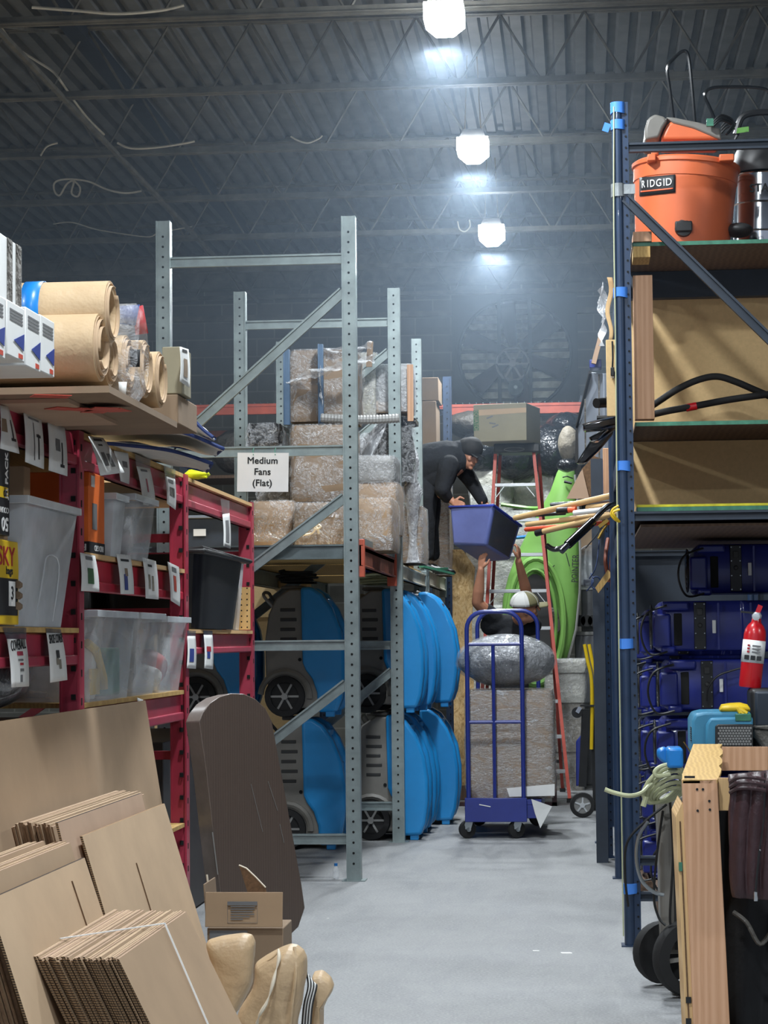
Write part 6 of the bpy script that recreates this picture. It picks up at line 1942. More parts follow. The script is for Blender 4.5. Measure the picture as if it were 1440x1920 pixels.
# ================================================================ dark blue blowers stacked in the lower bay
def blower_proto():
    t = T('air_blower', 'proto', 'air blower', (0, 0, 0), 'dark blue blowers in the blue rack')
    W, D, Hh = .66, .5, .27
    def ring(z, s_):
        return [V((.0 + (W / 2) * (1 + x * s_), D / 2 * (1 + y * s_), z)) for x, y in ((-1, -.8), (-.86, -1), (-.3, -1), (-.28, -.94), (.28, -.94), (.3, -1), (.86, -1), (1, -.8), (1, .8), (.86, 1), (-.86, 1), (-1, .8))]
    B(MB().loft([ring(.012, .94), ring(.03, .99), ring(.12, 1), ring(.24, .98), ring(.262, .92)]), 'housing', 'royal', t, bevel=.008, smooth=40)
    for x in (.0, .60):
        B(MB().box(x - .01 if x else -.02, x + .07, -.018, .05, .03, .20), 'corner_post', 'royal', t, bevel=.012)
    B(MB().box(.02, .16, -.03, .02, .215, .26), 'stacking_lug', 'royal', t, bevel=.012)
    B(MB().box(.02, .09, -.03, .02, .0, .035), 'stacking_lug', 'royal', t, bevel=.012)
    B(MB().box(.085, .125, -.004, .01, .04, .20), 'hand_hole', 'hole', t, bevel=.004)
    p = B(MB().box(.185, .243, -.006, .02, .02, .255), 'control_panel', 'black', t, bevel=.003)
    mb = MB()
    for z in (.03, .1, .175, .245):
        for x in (.192, .236):
            mb.lathe([(.0035, 0), (.0035, .003)], (x, -.006, z), rot3(x=90), 6)
    for i in range(8):
        pass
    B(mb, 'screws', 'steel', p)
    B(MB().box(.20, .228, -.012, 0, .19, .225).lathe([(.012, 0), (.01, .012)], (.214, -.006, .14), rot3(x=90), 12), 'switch', 'plastic_dk', p, bevel=.003)
    B(MB().box(.275, .293, -.003, .002, .10, .165), 'label', 'paper', t, bevel=.004)
    B(MB().box(.30, .31, -.004, .0, .02, .25), 'rib', 'royal', t)
    B(MB().box(.46, .47, -.004, 0, .02, .25), 'rib', 'royal', t)
    pts = bez([(.05, -.04, .24), (-.05, -.05, .2), (-.08, -.05, .1), (-.04, -.05, .0), (.05, -.05, .01)], 6)
    B(MB().tube(pts, .006, 6), 'power_cord', 'black', t)
    # intake ring on the aisle side
    mb = MB()
    cy, cz = D / 2, .135
    for rr in (.11, .085, .06, .035):
        mb.tube([V((-.02, cy + rr * 1.5 * math.cos(k * .3142), cz + rr * math.sin(k * .3142))) for k in range(20)], .005, 5, closed=True)
    B(mb, 'intake_grille', 'black', t)
    return t
bp = blower_proto()
pos = []
lv = ['bottom', 'second', 'third', 'fourth', 'fifth']
def bpos(px, Y):
    return P(px, 1200, Y).x
XA, XB_, XC = bpos(1262, 11.0), bpos(1222, 11.9), bpos(1212, 12.9)
for lev in range(5):
    pos.append(((XA - .05 + [0, .02, -.02, .0, -.03][lev], 11.0, .13 + .292 * lev), lv[lev] + ' dark blue blower from the floor in the front stack of the blue rack'))
for lev in range(5):
    pos.append(((XB_ - .05, 11.8, .10 + .292 * lev), lv[lev] + ' dark blue blower from the floor in the middle stack, half hidden'))
for lev in range(5):
    pos.append(((XC - .06, 12.75, .06 + .292 * lev), lv[lev] + ' dark blue blower from the floor in the back stack, mostly hidden'))
pos.append(((XA + .12, 11.25, .13 + .292 * 5), 'dark blue blower lying on top of the front stack in deep shade'))
bp.location = pos[0][0]; bp['label'] = pos[0][1]
for loc, l in pos[1:]:
    copy_tree(bp, loc, None, l)
one(MB().box(XA - .1, XA + .7, 10.98, 11.55, .0, .12), 'wood_pallet', ['ply_dark'], 'low wooden pallet under the front stack of blowers', 'pallet', bevel=.005)
one(MB().box(XB_ - .1, XB_ + .7, 11.78, 12.3, .0, .09), 'wood_pallet', ['ply_dark'], 'low wooden pallet under the middle stack of blowers', 'pallet', bevel=.005)
one(MB().box(XC - .1, XC + .7, 12.73, 13.3, .0, .05), 'wood_pallet', ['ply_dark'], 'low wooden pallet under the back stack of blowers', 'pallet', bevel=.005)
one(MB().tube(bez([P(1325, 1315, 10.95), P(1328, 1290, 10.93), P(1345, 1268, 10.92), P(1370, 1258, 10.92), P(1400, 1250, 10.92)], 6), .005, 6), 'extension_cable', ['black'], 'black cord curving over the upper front blower beside the extinguisher', 'cord')
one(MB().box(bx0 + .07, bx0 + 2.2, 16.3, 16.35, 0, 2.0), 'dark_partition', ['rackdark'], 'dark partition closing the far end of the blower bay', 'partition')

# ================================================================ things hung on the aisle side of the blue rack
def stick(a, b_, Ya, Yb, r, label, m='handle_wood', nm='wooden_pole', group='tool handles poking into the aisle', rr=None, tip=None):
    p, q = P(*a, Ya), P(*b_, Yb)
    mb = MB()
    d = (q - p)
    mb.tube([p, p + d * .01, p + d * .04, q], [r * .5, r * .9, r, r], 10)
    t = T(nm, label, 'tool', p, group)
    B(mb, 'shaft', m, t)
    if tip:
        B(MB().tube([p, p + d * tip[1]], r * 1.15, 10), 'grip', tip[0], t)
    return t
stick((963, 972), (1160, 926), 13.2, 12.75, .018, 'longest pale wooden handle, uppermost of the bundle over the aisle')
stick((985, 984), (1160, 962), 13.1, 12.75, .016, 'wooden handle right under the longest one')
stick((984, 993), (1160, 978), 13.3, 12.8, .015, 'orange fibreglass handle in the bundle of tool handles', 'tool_orange')
stick((1005, 1000), (1160, 962), 13.0, 12.7, .017, 'thick yellowish wooden handle with a black end, lowest of the bundle', 'handle_wood', tip=('black', .09))
stick((1100, 952), (1165, 945), 12.9, 12.72, .017, 'short blunt wooden handle lying on the bundle, nearest the rack')
stick((1075, 962), (1165, 952), 12.85, 12.7, .016, 'white taped handle end in the middle of the bundle', 'white')
stick((1067, 972), (1165, 960), 12.95, 12.75, .015, 'brown rounded handle end below the white taped one', 'card_light')
stick((970, 968), (1060, 962), 13.5, 13.4, .012, 'thin black pole end at the left of the handle bundle', 'black')
stick((1045, 958), (1080, 955), 12.95, 12.9, .017, 'orange and black hand grip in the handle bundle', 'hot_orange', tip=('black', .6))
stick((1032, 946), (1160, 938), 13.3, 12.9, .012, 'grey metal tube at the top of the handle bundle', 'steel')
# bent chrome wand with black grip and brass valve
t = T('cleaning_wand', 'chrome cleaning wand with a long black grip and brass valve', 'tool', P(1100, 990, 12.4))
B(MB().tube(bez([P(1158, 946, 12.6), P(1146, 947, 12.55), P(1133, 954, 12.5), P(1118, 970, 12.45), P(1105, 985, 12.42)], 6), .017, 10), 'bent_tube', 'chrome', t)
B(MB().tube([P(1112, 977, 12.43), P(1064, 1022, 12.33)], .026, 12), 'grip', 'black_gloss', t)
B(MB().tube([P(1066, 1020, 12.33), P(1052, 1034, 12.3)], .018, 12), 'tip', 'chrome', t)
B(MB().tube([P(1131, 975, 12.4), P(1137, 985, 12.4), P(1130, 995, 12.4), P(1122, 1010, 12.38)], .009, 8).beam(P(1123, 988, 12.4), P(1140, 975, 12.4), .03, .02), 'brass_valve', 'brass', t)
B(MB().tube([P(1128, 988, 12.39), P(1120, 1002, 12.38), P(1098, 1028, 12.36)], .0035, 5), 'trigger_cord', 'ink', t)
t = T('curved_wand', 'black curved vacuum wand hooking down behind the chrome wand', 'tool', P(1050, 1020, 12.9))
B(MB().tube(bez([P(1130, 960, 13.), P(1090, 995, 12.95), P(1062, 1022, 12.9), P(1040, 1030, 12.9), P(1024, 1022, 12.9)], 6), .016, 10), 'wand_tube', 'black_gloss', t)
# vacuum floor heads and squeegees
t = T('floor_squeegee', 'glossy black floor tool with a chrome rim poking out beside the blue post', 'tool', P(1110, 800, 11.6))
B(MB().ext([P(x, y, 11.5) for x, y in ((1092, 797), (1095, 806), (1130, 803), (1158, 795), (1158, 780), (1130, 786))], (0, .16, 0)), 'head', 'black_gloss', t, bevel=.01)
B(MB().tube([P(1092, 797, 11.5), P(1095, 795, 11.5), P(1130, 786, 11.5), P(1150, 782, 11.5)], .005, 6), 'rim', 'chrome', t)
B(MB().ext([P(x, y, 11.7) for x, y in ((1104, 820), (1110, 828), (1122, 826), (1150, 806), (1158, 800), (1158, 790), (1140, 798), (1118, 812))], (0, .12, 0)), 'lower_head', 'black_gloss', t, bevel=.01)
B(MB().tube([P(1105, 820, 11.68), P(1109, 827, 11.68), P(1122, 823, 11.68), P(1140, 806, 11.68)], .0045, 6), 'lower_rim', 'chrome', t)
one(MB().ext([P(x, y, 12.3) for x, y in ((1080, 868), (1098, 868), (1122, 846), (1150, 812), (1150, 790), (1112, 818))], (0, .1, 0)), 'vacuum_nozzle', ['black_gloss'], 'long black plastic vacuum head hanging diagonally below the squeegees', 'tool', bevel=.012)
t = T('black_pipe', 'thick black pipe elbow pointing into the aisle above the squeegees', 'pipe', P(1130, 750, 11.3))
B(MB().tube(bez([P(1118, 756, 11.2), P(1135, 755, 11.25), P(1150, 757, 11.3), P(1170, 760, 11.4)], 5), .026, 12), 'pipe', 'black', t)
B(MB().tube(bez([P(1140, 750, 11.3), P(1150, 744, 11.3), P(1168, 748, 11.4)], 5), .022, 12), 'elbow', 'black', t)
one(MB().tube([P(1119, 784, 11.9), P(1160, 783, 11.9)], .014, 8), 'black_pipe', ['black'], 'straight thin black pipe between the elbow and the squeegees', 'pipe')
# tall tan boards standing behind the post, power plug, torn wrap
x0, x1, z0, z1 = zx(1137, 1160, 637, 780, 9.98)
one(MB().box(x0, x1, 9.98, 10.01, z0, z1), 'tan_board', ['mdf'], 'tan board strip standing left of the near blue post', 'board', bevel=.002)
x0, x1, z0, z1 = zx(1131, 1157, 840, 940, 13.0)
one(MB().box(x0, x1, 13.0, 13.04, z0, z1), 'tan_board', ['pine'], 'frayed wood board above the tool handles', 'board', bevel=.002)
x0, x1, z0, z1 = zx(1108, 1130, 860, 940, 13.6)
one(MB().box(x0, x1, 13.6, 13.7, 0, z1), 'dark_post', ['rackdark'], 'dark steel post rising from the floor behind the frayed wood board', 'post')
one(MB().ext([P(x, y, 13.84) for x, y in ((1062, 935), (1088, 885), (1092, 880), (1105, 935))], (0, .02, 0)), 'cardboard_piece', ['card_pink'], 'triangular cardboard scrap above the tool handles', 'cardboard')
one(MB().ext([P(x, y, 13.87) for x, y in ((1090, 880), (1114, 855), (1128, 860), (1128, 938), (1104, 938))], (0, .02, 0)), 'cardboard_piece', ['corr2'], 'dark brown cardboard panel beside the triangular scrap', 'cardboard')
mb = MB(); Q = [P(1138, 520, 11.2), P(1148, 520, 11.2), P(1146, 640, 11.2), P(1139, 640, 11.2)]
mb.grid(lambda u, v: bil(Q, u, v) + V((.01 * math.sin(9 * v), .02 * math.sin(5 * v), 0)), 3, 14)
one(mb, 'wood_strip', ['pine_side'], 'pale wood strip running up beside the near blue post', 'wood strip', solid=.004)
t = T('power_plug', 'black power cord with a plug dangling in front of the tan board strip', 'cord', P(1148, 700, 10.9))
B(MB().tube(bez([P(1148, 640, 9.97), P(1149, 670, 9.96), P(1148, 690, 9.96)], 5), .0045, 6), 'cord', 'black', t)
B(MB().box(P(1145, 700, 9.96).x, P(1152, 700, 9.96).x, 9.95, 9.975, P(1148, 705, 9.96).z, P(1148, 689, 9.96).z), 'plug', 'black', t, bevel=.003)
B(MB().beam(P(1146, 704, 9.96), P(1146, 709, 9.96), .003, .003).beam(P(1150, 704, 9.96), P(1150, 709, 9.96), .003, .003), 'prongs', 'chrome', t, smooth=0)
mb = MB(); Q = [P(1120, 545, 12.2), P(1134, 530, 12.2), P(1136, 600, 12.2), P(1128, 610, 12.2)]
mb.grid(lambda u, v: bil(Q, u, v) + V((.015 * math.sin(9 * v + 4 * u), .03 * math.sin(5 * v), .01 * math.sin(8 * u))), 6, 10)
one(mb, 'plastic_scrap', ['stretch_thick'], 'torn white plastic scrap fluttering at the top of the grey panel', 'plastic film')
mb = MB(); Q = [P(1128, 600, 12.2), P(1136, 596, 12.2), P(1132, 650, 12.2), P(1122, 650, 12.2)]
mb.grid(lambda u, v: bil(Q, u, v) + V((.012 * math.sin(9 * v + 4 * u), .03 * math.sin(5 * v), 0)), 6, 10)
one(mb, 'plastic_scrap', ['white_gloss'], 'twisted white and red wrap below the torn plastic scrap', 'plastic film')
# grey folded panel with blue bracket
t = T('folding_board', 'tall pale grey folding panel with a blue bracket, leaning against the blue rack', 'panel', P(1105, 860, 14.5))
YG = 14.3
B(MB().ext([P(x, y, Yy) for x, y, Yy in ((1108, 698, YG), (1132, 700, YG - .3), (1134, 860, YG - .3), (1084, 872, YG + .9), (1083, 800, YG + .9))], (.03, 0.02, 0)), 'panel_sheet', 'grey_panel', t, bevel=.003)
B(MB().beam(P(1107, 698, YG), P(1082, 800, YG + .9), .02, .02), 'edge_rail', 'black', t, smooth=0)
B(MB().beam(P(1082, 800, YG + .9), P(1081, 868, YG + .9), .02, .02), 'lower_rail', 'black', t, smooth=0)
for a, b_ in (((1123, 702), (1124, 862)), ((1097, 748), (1098, 868))):
    B(MB().beam(P(*a, YG - .2), P(*b_, YG - .15), .01, .01), 'dark_seam', 'bag_grey', t, smooth=0)
B(MB().box(P(1105, 690, YG).x, P(1127, 690, YG).x, YG - .25, YG - .1, P(1115, 698, YG).z, P(1115, 683, YG).z), 'blue_bracket', 'truck_blue', t, bevel=.004)
one(MB().beam(P(1113, 682, 14.0), P(1126, 632, 14.0), .045, .03), 'worn_stick', ['card_pink'], 'worn paint-stained slat rising above the blue bracket', 'wood slat piece')
one(MB().tube(bez([P(1151, 200, 9.93), P(1151, 420, 9.93), P(1154, 640, 9.93), P(1157, 940, 9.93), P(1161, 1240, 9.93), P(1166, 1560, 9.93), P(1169, 1755, 9.93)], 8), .0035, 6), 'yellow_rope', ['hose'], 'yellow-green cord running down the whole near blue post', 'cord')
one(MB().tube(bez([P(1160, 948, 9.86), P(1149, 955, 9.86), P(1146, 965, 9.86), P(1153, 974, 9.86), P(1161, 978, 9.86), P(1152, 968, 9.84), P(1150, 960, 9.84), P(1162, 955, 9.84)], 5), .006, 6), 'yellow_rope', ['yellow'], 'loop of yellow cord knotted on the near blue post', 'cord')
# dark tangle of cords and tools lower down the rack side
tang = [((1125, 1000), (1118, 1060), (1105, 1085), 'navy', 'thin dark cord dropping from the tool handles'), ((1108, 1075), (1112, 1092), (1100, 1108), 'n', 'looped blue cord beside the grey cooler'), ((1140, 1010), (1135, 1050), (1142, 1090), 'r', 'rusty red clamp hanging on the rack side'), ((1150, 1020), (1146, 1060), (1148, 1100), 'r', 'second rusty clamp beside the yellow cord')]
for i, (a, b_, c, m_, l) in enumerate(tang):
    one(MB().tube(bez([P(*a, 13.2), P(*b_, 13.1), P(*c, 13.15)], 6), .004 if i < 2 else .012, 6), 'hanging_rope' if i < 2 else 'hanging_clamp', ['denim' if i < 2 else 'rust_steel'], l, 'cord' if i < 2 else 'clamp')
one(MB().tube([P(1118 + 9 * math.cos(k * .5) , 1093 + 12 * math.sin(k * .5), 13.1 + .004 * k) for k in range(26)], .005, 6), 'cord_loop', ['denim'], 'coil of dark blue cord hooked over the rack side', 'cord')
one(MB().ext([P(x, y, 13.0) for x, y in ((1116, 1102), (1140, 1068), (1148, 1078), (1122, 1112))], (0, .03, 0)), 'wood_scrap', ['ply'], 'small weathered wood scrap tucked behind the cords', 'wood scrap')
one(MB().beam(P(1131, 990, 12.9), P(1128, 1060, 12.9), .02, .02).beam(P(1146, 1000, 12.8), P(1152, 1075, 12.8), .02, .02), 'steel_bars', ['rackdark'], 'dark steel bars hanging under the chrome wand', 'metal bar')

# ================================================================ right foreground
# fire extinguisher
Ye = 9.35
a, b_ = P(1406, 1289, Ye), P(1420, 1144, Ye)
ax = (b_ - a).normalized()
t = T('fire_extinguisher', 'red fire extinguisher with a white label, leaning on the grey tool case', 'fire extinguisher', a)
r_ = 20.5 * Ye / F
L = (b_ - a).length
M = ax.to_track_quat('Z', 'Y').to_matrix()
B(MB().lathe([(r_ * .93, 0), (r_, .008), (r_, L * .68), (r_ * .93, L * .74), (r_ * .72, L * .80), (r_ * .45, L * .845), (r_ * .4, L * .9)], a, M, 30), 'cylinder', 'extred', t)
B(MB().lathe([(r_ * 1.015, L * .32), (r_ * 1.015, L * .61)], a, M, 30, cap=False), 'label', 'paper', t, solid=.001)
fwd = V((-.15, -1, 0)).normalized()
rt_ = ax.cross(-fwd).normalized()
if rt_.x < 0: rt_ = -rt_
for k in range(3):
    c = a + ax * (L * .385) + fwd * (r_ * 1.03) + rt_ * (-.022 + .026 * k)
    B(MB().obox(c, (.019, .004, .019), Matrix((rt_, -fwd, ax)).transposed()), 'pictogram', 'ink', t, smooth=0)
    c = a + ax * (L * (.46 + .04 * k)) + fwd * (r_ * 1.03)
    B(MB().obox(c + rt_ * .015, (.035, .004, .006), Matrix((rt_, -fwd, ax)).transposed()), 'text_line', 'ink_grey', t, smooth=0)
    B(MB().obox(c - rt_ * .018, (.01, .004, .008), Matrix((rt_, -fwd, ax)).transposed()), 'red_mark', 'red_ink', t, smooth=0)
B(MB().lathe([(.018, L * .88), (.022, L * .93), (.014, L * .97)], a, M, 14), 'valve', 'alu', t)
g = a + ax * (L * .915) + fwd * .03
B(MB().lathe([(.0165, 0), (.0165, .012), (.01, .013)], g, fwd.to_track_quat('Z', 'Y').to_matrix(), 16), 'gauge', 'alu', t)
B(MB().beam(a + ax * L * .96, P(1389, 1147, Ye), .014, .008), 'lower_lever', 'ink', t)
B(MB().beam(a + ax * L * .95, P(1426, 1135, Ye), .014, .02), 'top_lever', 'extred', t)
# grey tool case
Yc2 = 9.2
t = T('tool_case', 'dark grey hard case with a cushioned grey front, cut by the right edge', 'case', P(1425, 1440, Yc2))
x0, x1, z0, z1 = zx(1408, 1500, 1291, 1445, Yc2)
B(MB().box(x0, x1, Yc2, Yc2 + .2, z0 - .5, z1), 'case_body', 'black', t, bevel=.02, seg=3)
x0_, x1_, z0_, z1_ = zx(1416, 1500, 1296, 1362, Yc2 - .01)
B(MB().box(x0_, x1_, Yc2 - .02, Yc2, z0_, z1_), 'case_lid', 'rackdark', t, bevel=.012, seg=3)
B(MB().hexa([P(1410, 1365, Yc2 - .02), P(1500, 1375, Yc2 - .02), P(1500, 1375, Yc2 - .16), P(1410, 1365, Yc2 - .16)][::-1], [P(1411, 1362, Yc2 - .02), P(1500, 1362, Yc2 - .02), P(1500, 1358, Yc2 - .16), P(1411, 1362, Yc2 - .16)][::-1]), 'cushion_edge', 'bag_grey', t, bevel=.01)
B(MB().ext([P(x, y, Yc2 - .15) for x, y in ((1410, 1363), (1450, 1361), (1450, 1420), (1436, 1412), (1420, 1388), (1410, 1378))], (0, .12, 0)), 'cushion', 'bag_grey', t, bevel=.015, seg=3)
# teal machine with hex grille
Yt = 9.0
x0, x1, z0, z1 = zx(1298, 1412, 1336, 1404, Yt)
t = T('teal_machine', 'teal plastic machine with a honeycomb grille, yellow glove on top', 'machine', ((x0 + x1) / 2, Yt, z0))
B(MB().ext([P(x, y, Yt) for x, y in ((1298, 1420), (1297, 1352), (1303, 1339), (1320, 1335), (1408, 1334), (1412, 1420))], (0, .35, 0)), 'shell', 'teal', t, bevel=.012, seg=3)
B(MB().ext([P(x, y, Yt - .015) for x, y in ((1322, 1420), (1324, 1358), (1332, 1346), (1412, 1344), (1412, 1420))], (0, .03, 0)), 'front_bezel', 'teal', t, bevel=.01)
p = B(MB().ext([P(x, y, Yt - .022) for x, y in ((1341, 1400), (1341, 1362), (1346, 1358), (1412, 1358), (1412, 1400))], (0, .02, 0)), 'grille_frame', 'plastic_dk', t, bevel=.004)
mb = MB()
for i in range(13):
    for j in range(7):
        px, py = 1348 + i * 5.4 + (2.7 if j % 2 else 0), 1365 + j * 5.0
        if px < 1410 and py < 1399:
            c = P(px, py, Yt - .0225)
            mb.lathe([(.0052, 0), (.0052, .002)], c, rot3(x=90), 6)
B(mb, 'honeycomb', 'plastic_lt', p, smooth=0)
B(MB().box(*[f for pr in ((P(1378, 1340, Yt).x, P(1408, 1340, Yt).x), (Yt - .02, Yt), (P(1390, 1352, Yt).z, P(1390, 1338, Yt).z)) for f in pr]), 'vent_block', 'paint_green', t, bevel=.003)
for k in range(7):
    z = P(1300, 1366 + 4 * k, Yt).z
    B(MB().box(P(1297, 1380, Yt).x - .002, P(1301, 1380, Yt).x, Yt + .02, Yt + .1, z, z + .004), 'side_slot', 'ink', t, smooth=0)
c = P(1378, 1328, Yt + .05)
t = T('yellow_glove', 'yellow rubber glove lying on the teal machine', 'glove', c)
B(MB().loft([[c + V((dx, .05 * math.cos(a), dz_ + r2 * math.sin(a))) for a in [2 * math.pi * q / 12 for q in range(12)]] for dx, r2, dz_ in ((-.062, .006, -.004), (-.055, .017, 0), (-.02, .021, .001), (.02, .022, .002), (.05, .016, .0), (.058, .008, -.004))]), 'glove_body', 'yellow', t, smooth=80)
for dx, dz_ in ((.02, -.02), (.03, -.026), (.045, -.02)):
    B(MB().tube([c + V((.01, -.045, .0)), c + V((dx, -.055, dz_))], [.011, .008], 8), 'finger', 'yellow', t)
# timber stand: stud, plywood pieces
Yw = 7.55
t = T('timber_stand', 'home-made timber stand of a pine stud and plywood, in the right foreground', 'stand', P(1330, 1915, Yw))
A = [P(1279, 1463, Yw), P(1345, 1461, Yw + .0)]
Bt = [P(1303, 1990, Yw), P(1372, 1990, Yw)]
d1 = V((.0, .06, 0))
B(MB().hexa([Bt[0], Bt[1], Bt[1] + d1, Bt[0] + d1], [A[0], A[1], A[1] + d1, A[0] + d1]), 'stud', 'pine', t, bevel=.003, smooth=0)
for (px, py) in ((1307, 1480), (1318, 1480), (1330, 1502), (1308, 1520), (1331, 1518)):
    B(MB().lathe([(.0045, 0), (.0045, .0012)], P(px, py, Yw - .0012), rot3(x=90), 8), 'screw_hole', 'ink', t, smooth=0)
mb = MB()
pl = [(1267, 1532), (1279, 1505), (1281, 1508), (1303, 1990), (1289, 1990)]
mb.ext([P(x, y, Yw + .01) for x, y in pl], (0, .35, 0))
B(mb, 'side_plywood', 'pine_side', t, smooth=0)
B(MB().beam(P(1275, 1540, Yw + .008), P(1295, 1990, Yw + .008), .005, .002, up=(0, 1, 0)), 'ply_line', 'corr2', t, smooth=0)
B(MB().obox(P(1276, 1625, Yw + .006), (.012, .004, .03)), 'paint_mark', 'paint_green', t, smooth=0)
for py in (1875, 1915):
    B(MB().obox(P(1291, py, Yw + .006), (.018, .004, .02)), 'burn_mark', 'ink', t, smooth=0)
# top plywood with wavy cut: lies flat, receding
zt = P(1312, 1461, Yw - .02).z
zt = P(1300, 1463, Yw).z + .001
pts = [P(x, y, 7.55 + (1462 - y) * .0105) for x, y in [(1279, 1462), (1279, 1452), (1300, 1395), (1354, 1395), (1350, 1401), (1355, 1407), (1355, 1413), (1349, 1418), (1354, 1424), (1354, 1430), (1348, 1436), (1353, 1442), (1350, 1452), (1345, 1462)]]
B(MB().ext(pts, (0, 0, -.012)), 'top_plywood', 'ply', t, smooth=0)
B(MB().beam(P(1283, 1457, Yw - .003), P(1303, 1457, Yw - .003), .002, .008, up=(0, 0, 1)), 'burn_mark', 'ink', t, smooth=0)
Ym = 8.3
B(MB().hexa([P(1342, 1445, Ym), P(1440, 1445, Ym), P(1440, 1445, Ym + .04), P(1342, 1445, Ym + .04)], [P(1342, 1400, Ym), P(1440, 1400, Ym), P(1440, 1400, Ym + .04), P(1342, 1400, Ym + .04)]), 'rear_crosspiece', 'pine', t, bevel=.002, smooth=0)
B(MB().hexa([P(1340, 1520, Yw + .03), P(1440, 1520, Yw + .03), P(1440, 1520, Yw + .07), P(1340, 1520, Yw + .07)], [P(1340, 1458, Yw + .03), P(1440, 1458, Yw + .03), P(1440, 1458, Yw + .07), P(1340, 1458, Yw + .07)]), 'front_crosspiece', 'pine_side', t, bevel=.002, smooth=0)
# leather jacket
Yl = 7.5
t = T('leather_jacket', 'dark maroon leather jacket draped on the timber stand, zipped cuff hanging', 'jacket', P(1410, 1690, Yl))
Lr = [(1366, 1458, .08), (1368, 1466, .02), (1368, 1500, 0), (1367, 1540, 0), (1368, 1600, 0), (1372, 1650, 0), (1378, 1682, .01)]
Rr = [(1500, 1444, .08), (1500, 1450, .02), (1500, 1500, 0), (1500, 1540, 0), (1500, 1600, 0), (1500, 1650, 0), (1500, 1690, .01)]
LA = bez([P(x, y, Yl + d) for x, y, d in Lr], 6)
RA = bez([P(x, y, Yl + d) for x, y, d in Rr], 6)
mb = MB()
nu = 24
vs = [LA[i].lerp(RA[i], j / nu) + V((0, -.022 * (1 - abs(2 * j / nu - 1) ** 4) - .008 * math.sin(j * 1.3 + i * .15), .004 * math.sin(i * .9))) for i in range(len(LA)) for j in range(nu + 1)]
mb.add(vs, [(i * (nu + 1) + j, (i + 1) * (nu + 1) + j, (i + 1) * (nu + 1) + j + 1, i * (nu + 1) + j + 1) for i in range(len(LA) - 1) for j in range(nu)])
B(mb, 'sleeve', 'leather', t, solid=.02, smooth=180)
for k in range(3):
    B(MB().tube(bez([P(1369, 1466 + 10 * k, Yl - .015), P(1385, 1458 + 10 * k, Yl - .045), P(1412, 1458 + 10 * k, Yl - .05), P(1435, 1462 + 10 * k, Yl - .05)], 5), .007, 6), 'quilted_band', 'leather', t)
B(MB().tube([P(1434, 1450, Yl - .05), P(1432, 1540, Yl - .05), P(1424, 1592, Yl - .05)], .0025, 6), 'seam', 'ink', t)
B(MB().tube([P(1424, 1593, Yl - .052), P(1416, 1676, Yl - .05)], .004, 6), 'zipper', 'ink', t)
B(MB().box(P(1411, 1680, Yl).x, P(1418, 1680, Yl).x, Yl - .062, Yl - .05, P(1415, 1686, Yl).z, P(1415, 1668, Yl).z), 'zip_pull', 'chrome', t, bevel=.002)
B(MB().sph(P(1425, 1594, Yl - .052), .004, 8), 'zip_stop', 'chrome', t)
# black cloth hanging behind
mb = MB()
Q = [P(1345, 1500, Yw + .35), P(1500, 1500, Yw + .35), P(1500, 2000, Yw + .15), P(1370, 2000, Yw + .15)]
mb.grid(lambda u, v: bil(Q, u, v) + V((0, .03 * math.sin(11 * u + 3 * v) + .02 * math.sin(5 * v), 0)), 30, 20)
one(mb, 'black_cloth', ['cloth_black'], 'black cloth hanging in folds below the leather jacket', 'cloth', solid=.006, smooth=180)
one(MB().tube(bez([P(1375, 1710, Yw + .1), P(1400, 1730, Yw + .08), P(1425, 1770, Yw + .08), P(1450, 1740, Yw + .1)], 6), .008, 6), 'dark_strap', ['bag_grey'], 'dark strap crossing the black cloth', 'strap')
# grey machine with big wheel behind the timber
Yg = 8.6
t = T('grey_machine', 'grey floor machine with a large black wheel behind the timber stand', 'machine', P(1265, 1880, Yg))
B(MB().ext([P(x, y, Yg) for x, y in ((1232, 1500), (1290, 1490), (1330, 1500), (1330, 1790), (1240, 1790), (1237, 1640))], (0, .28, 0)), 'body', 'plastic_grey', t, bevel=.02, seg=3)
B(MB().ext([P(x, y, Yg - .02) for x, y in ((1243, 1502), (1266, 1498), (1268, 1528), (1258, 1534), (1243, 1530))], (0, .05, 0)), 'switch_box', 'plastic_grey', t, bevel=.01)
B(MB().box(P(1262, 1600, Yg).x, P(1268, 1600, Yg).x, Yg - .012, Yg, P(1265, 1780, Yg).z, P(1265, 1540, Yg).z), 'panel_seam', 'plastic_dk', t)
wc = PZ(1290, 1818, .165); wc = P(1292, 1812, Yg - .04); wc.z = .15
r_ = .148
w = B(MB().lathe([(r_ * .68, -.035), (r_ * .96, -.03), (r_, 0), (r_ * .96, .03), (r_ * .68, .035), (r_ * .68, -.035)], wc, rot3(x=90, z=25), 34, cap=False), 'wheel', 'rubber', t)
mb = MB()
Mw = rot3(z=25)
for k in range(5):
    a = R(72 * k + 40)
    mb.beam(wc + Mw @ V((.02 * math.cos(a), -.01, .02 * math.sin(a))), wc + Mw @ V((.1 * math.cos(a), -.01, .1 * math.sin(a))), .016, .014, up=(0, 1, 0))
mb.lathe([(.028, -.02), (.028, .03)], wc, rot3(x=90, z=25), 14)
B(mb, 'spokes', 'plastic_grey', w)
w2 = P(1243, 1790, Yg + .25); w2.z = .13
B(MB().lathe([(.08, -.03), (.12, -.028), (.125, 0), (.12, .028), (.08, .03)], w2, rot3(x=90, z=25), 28), 'rear_wheel', 'rubber', t)
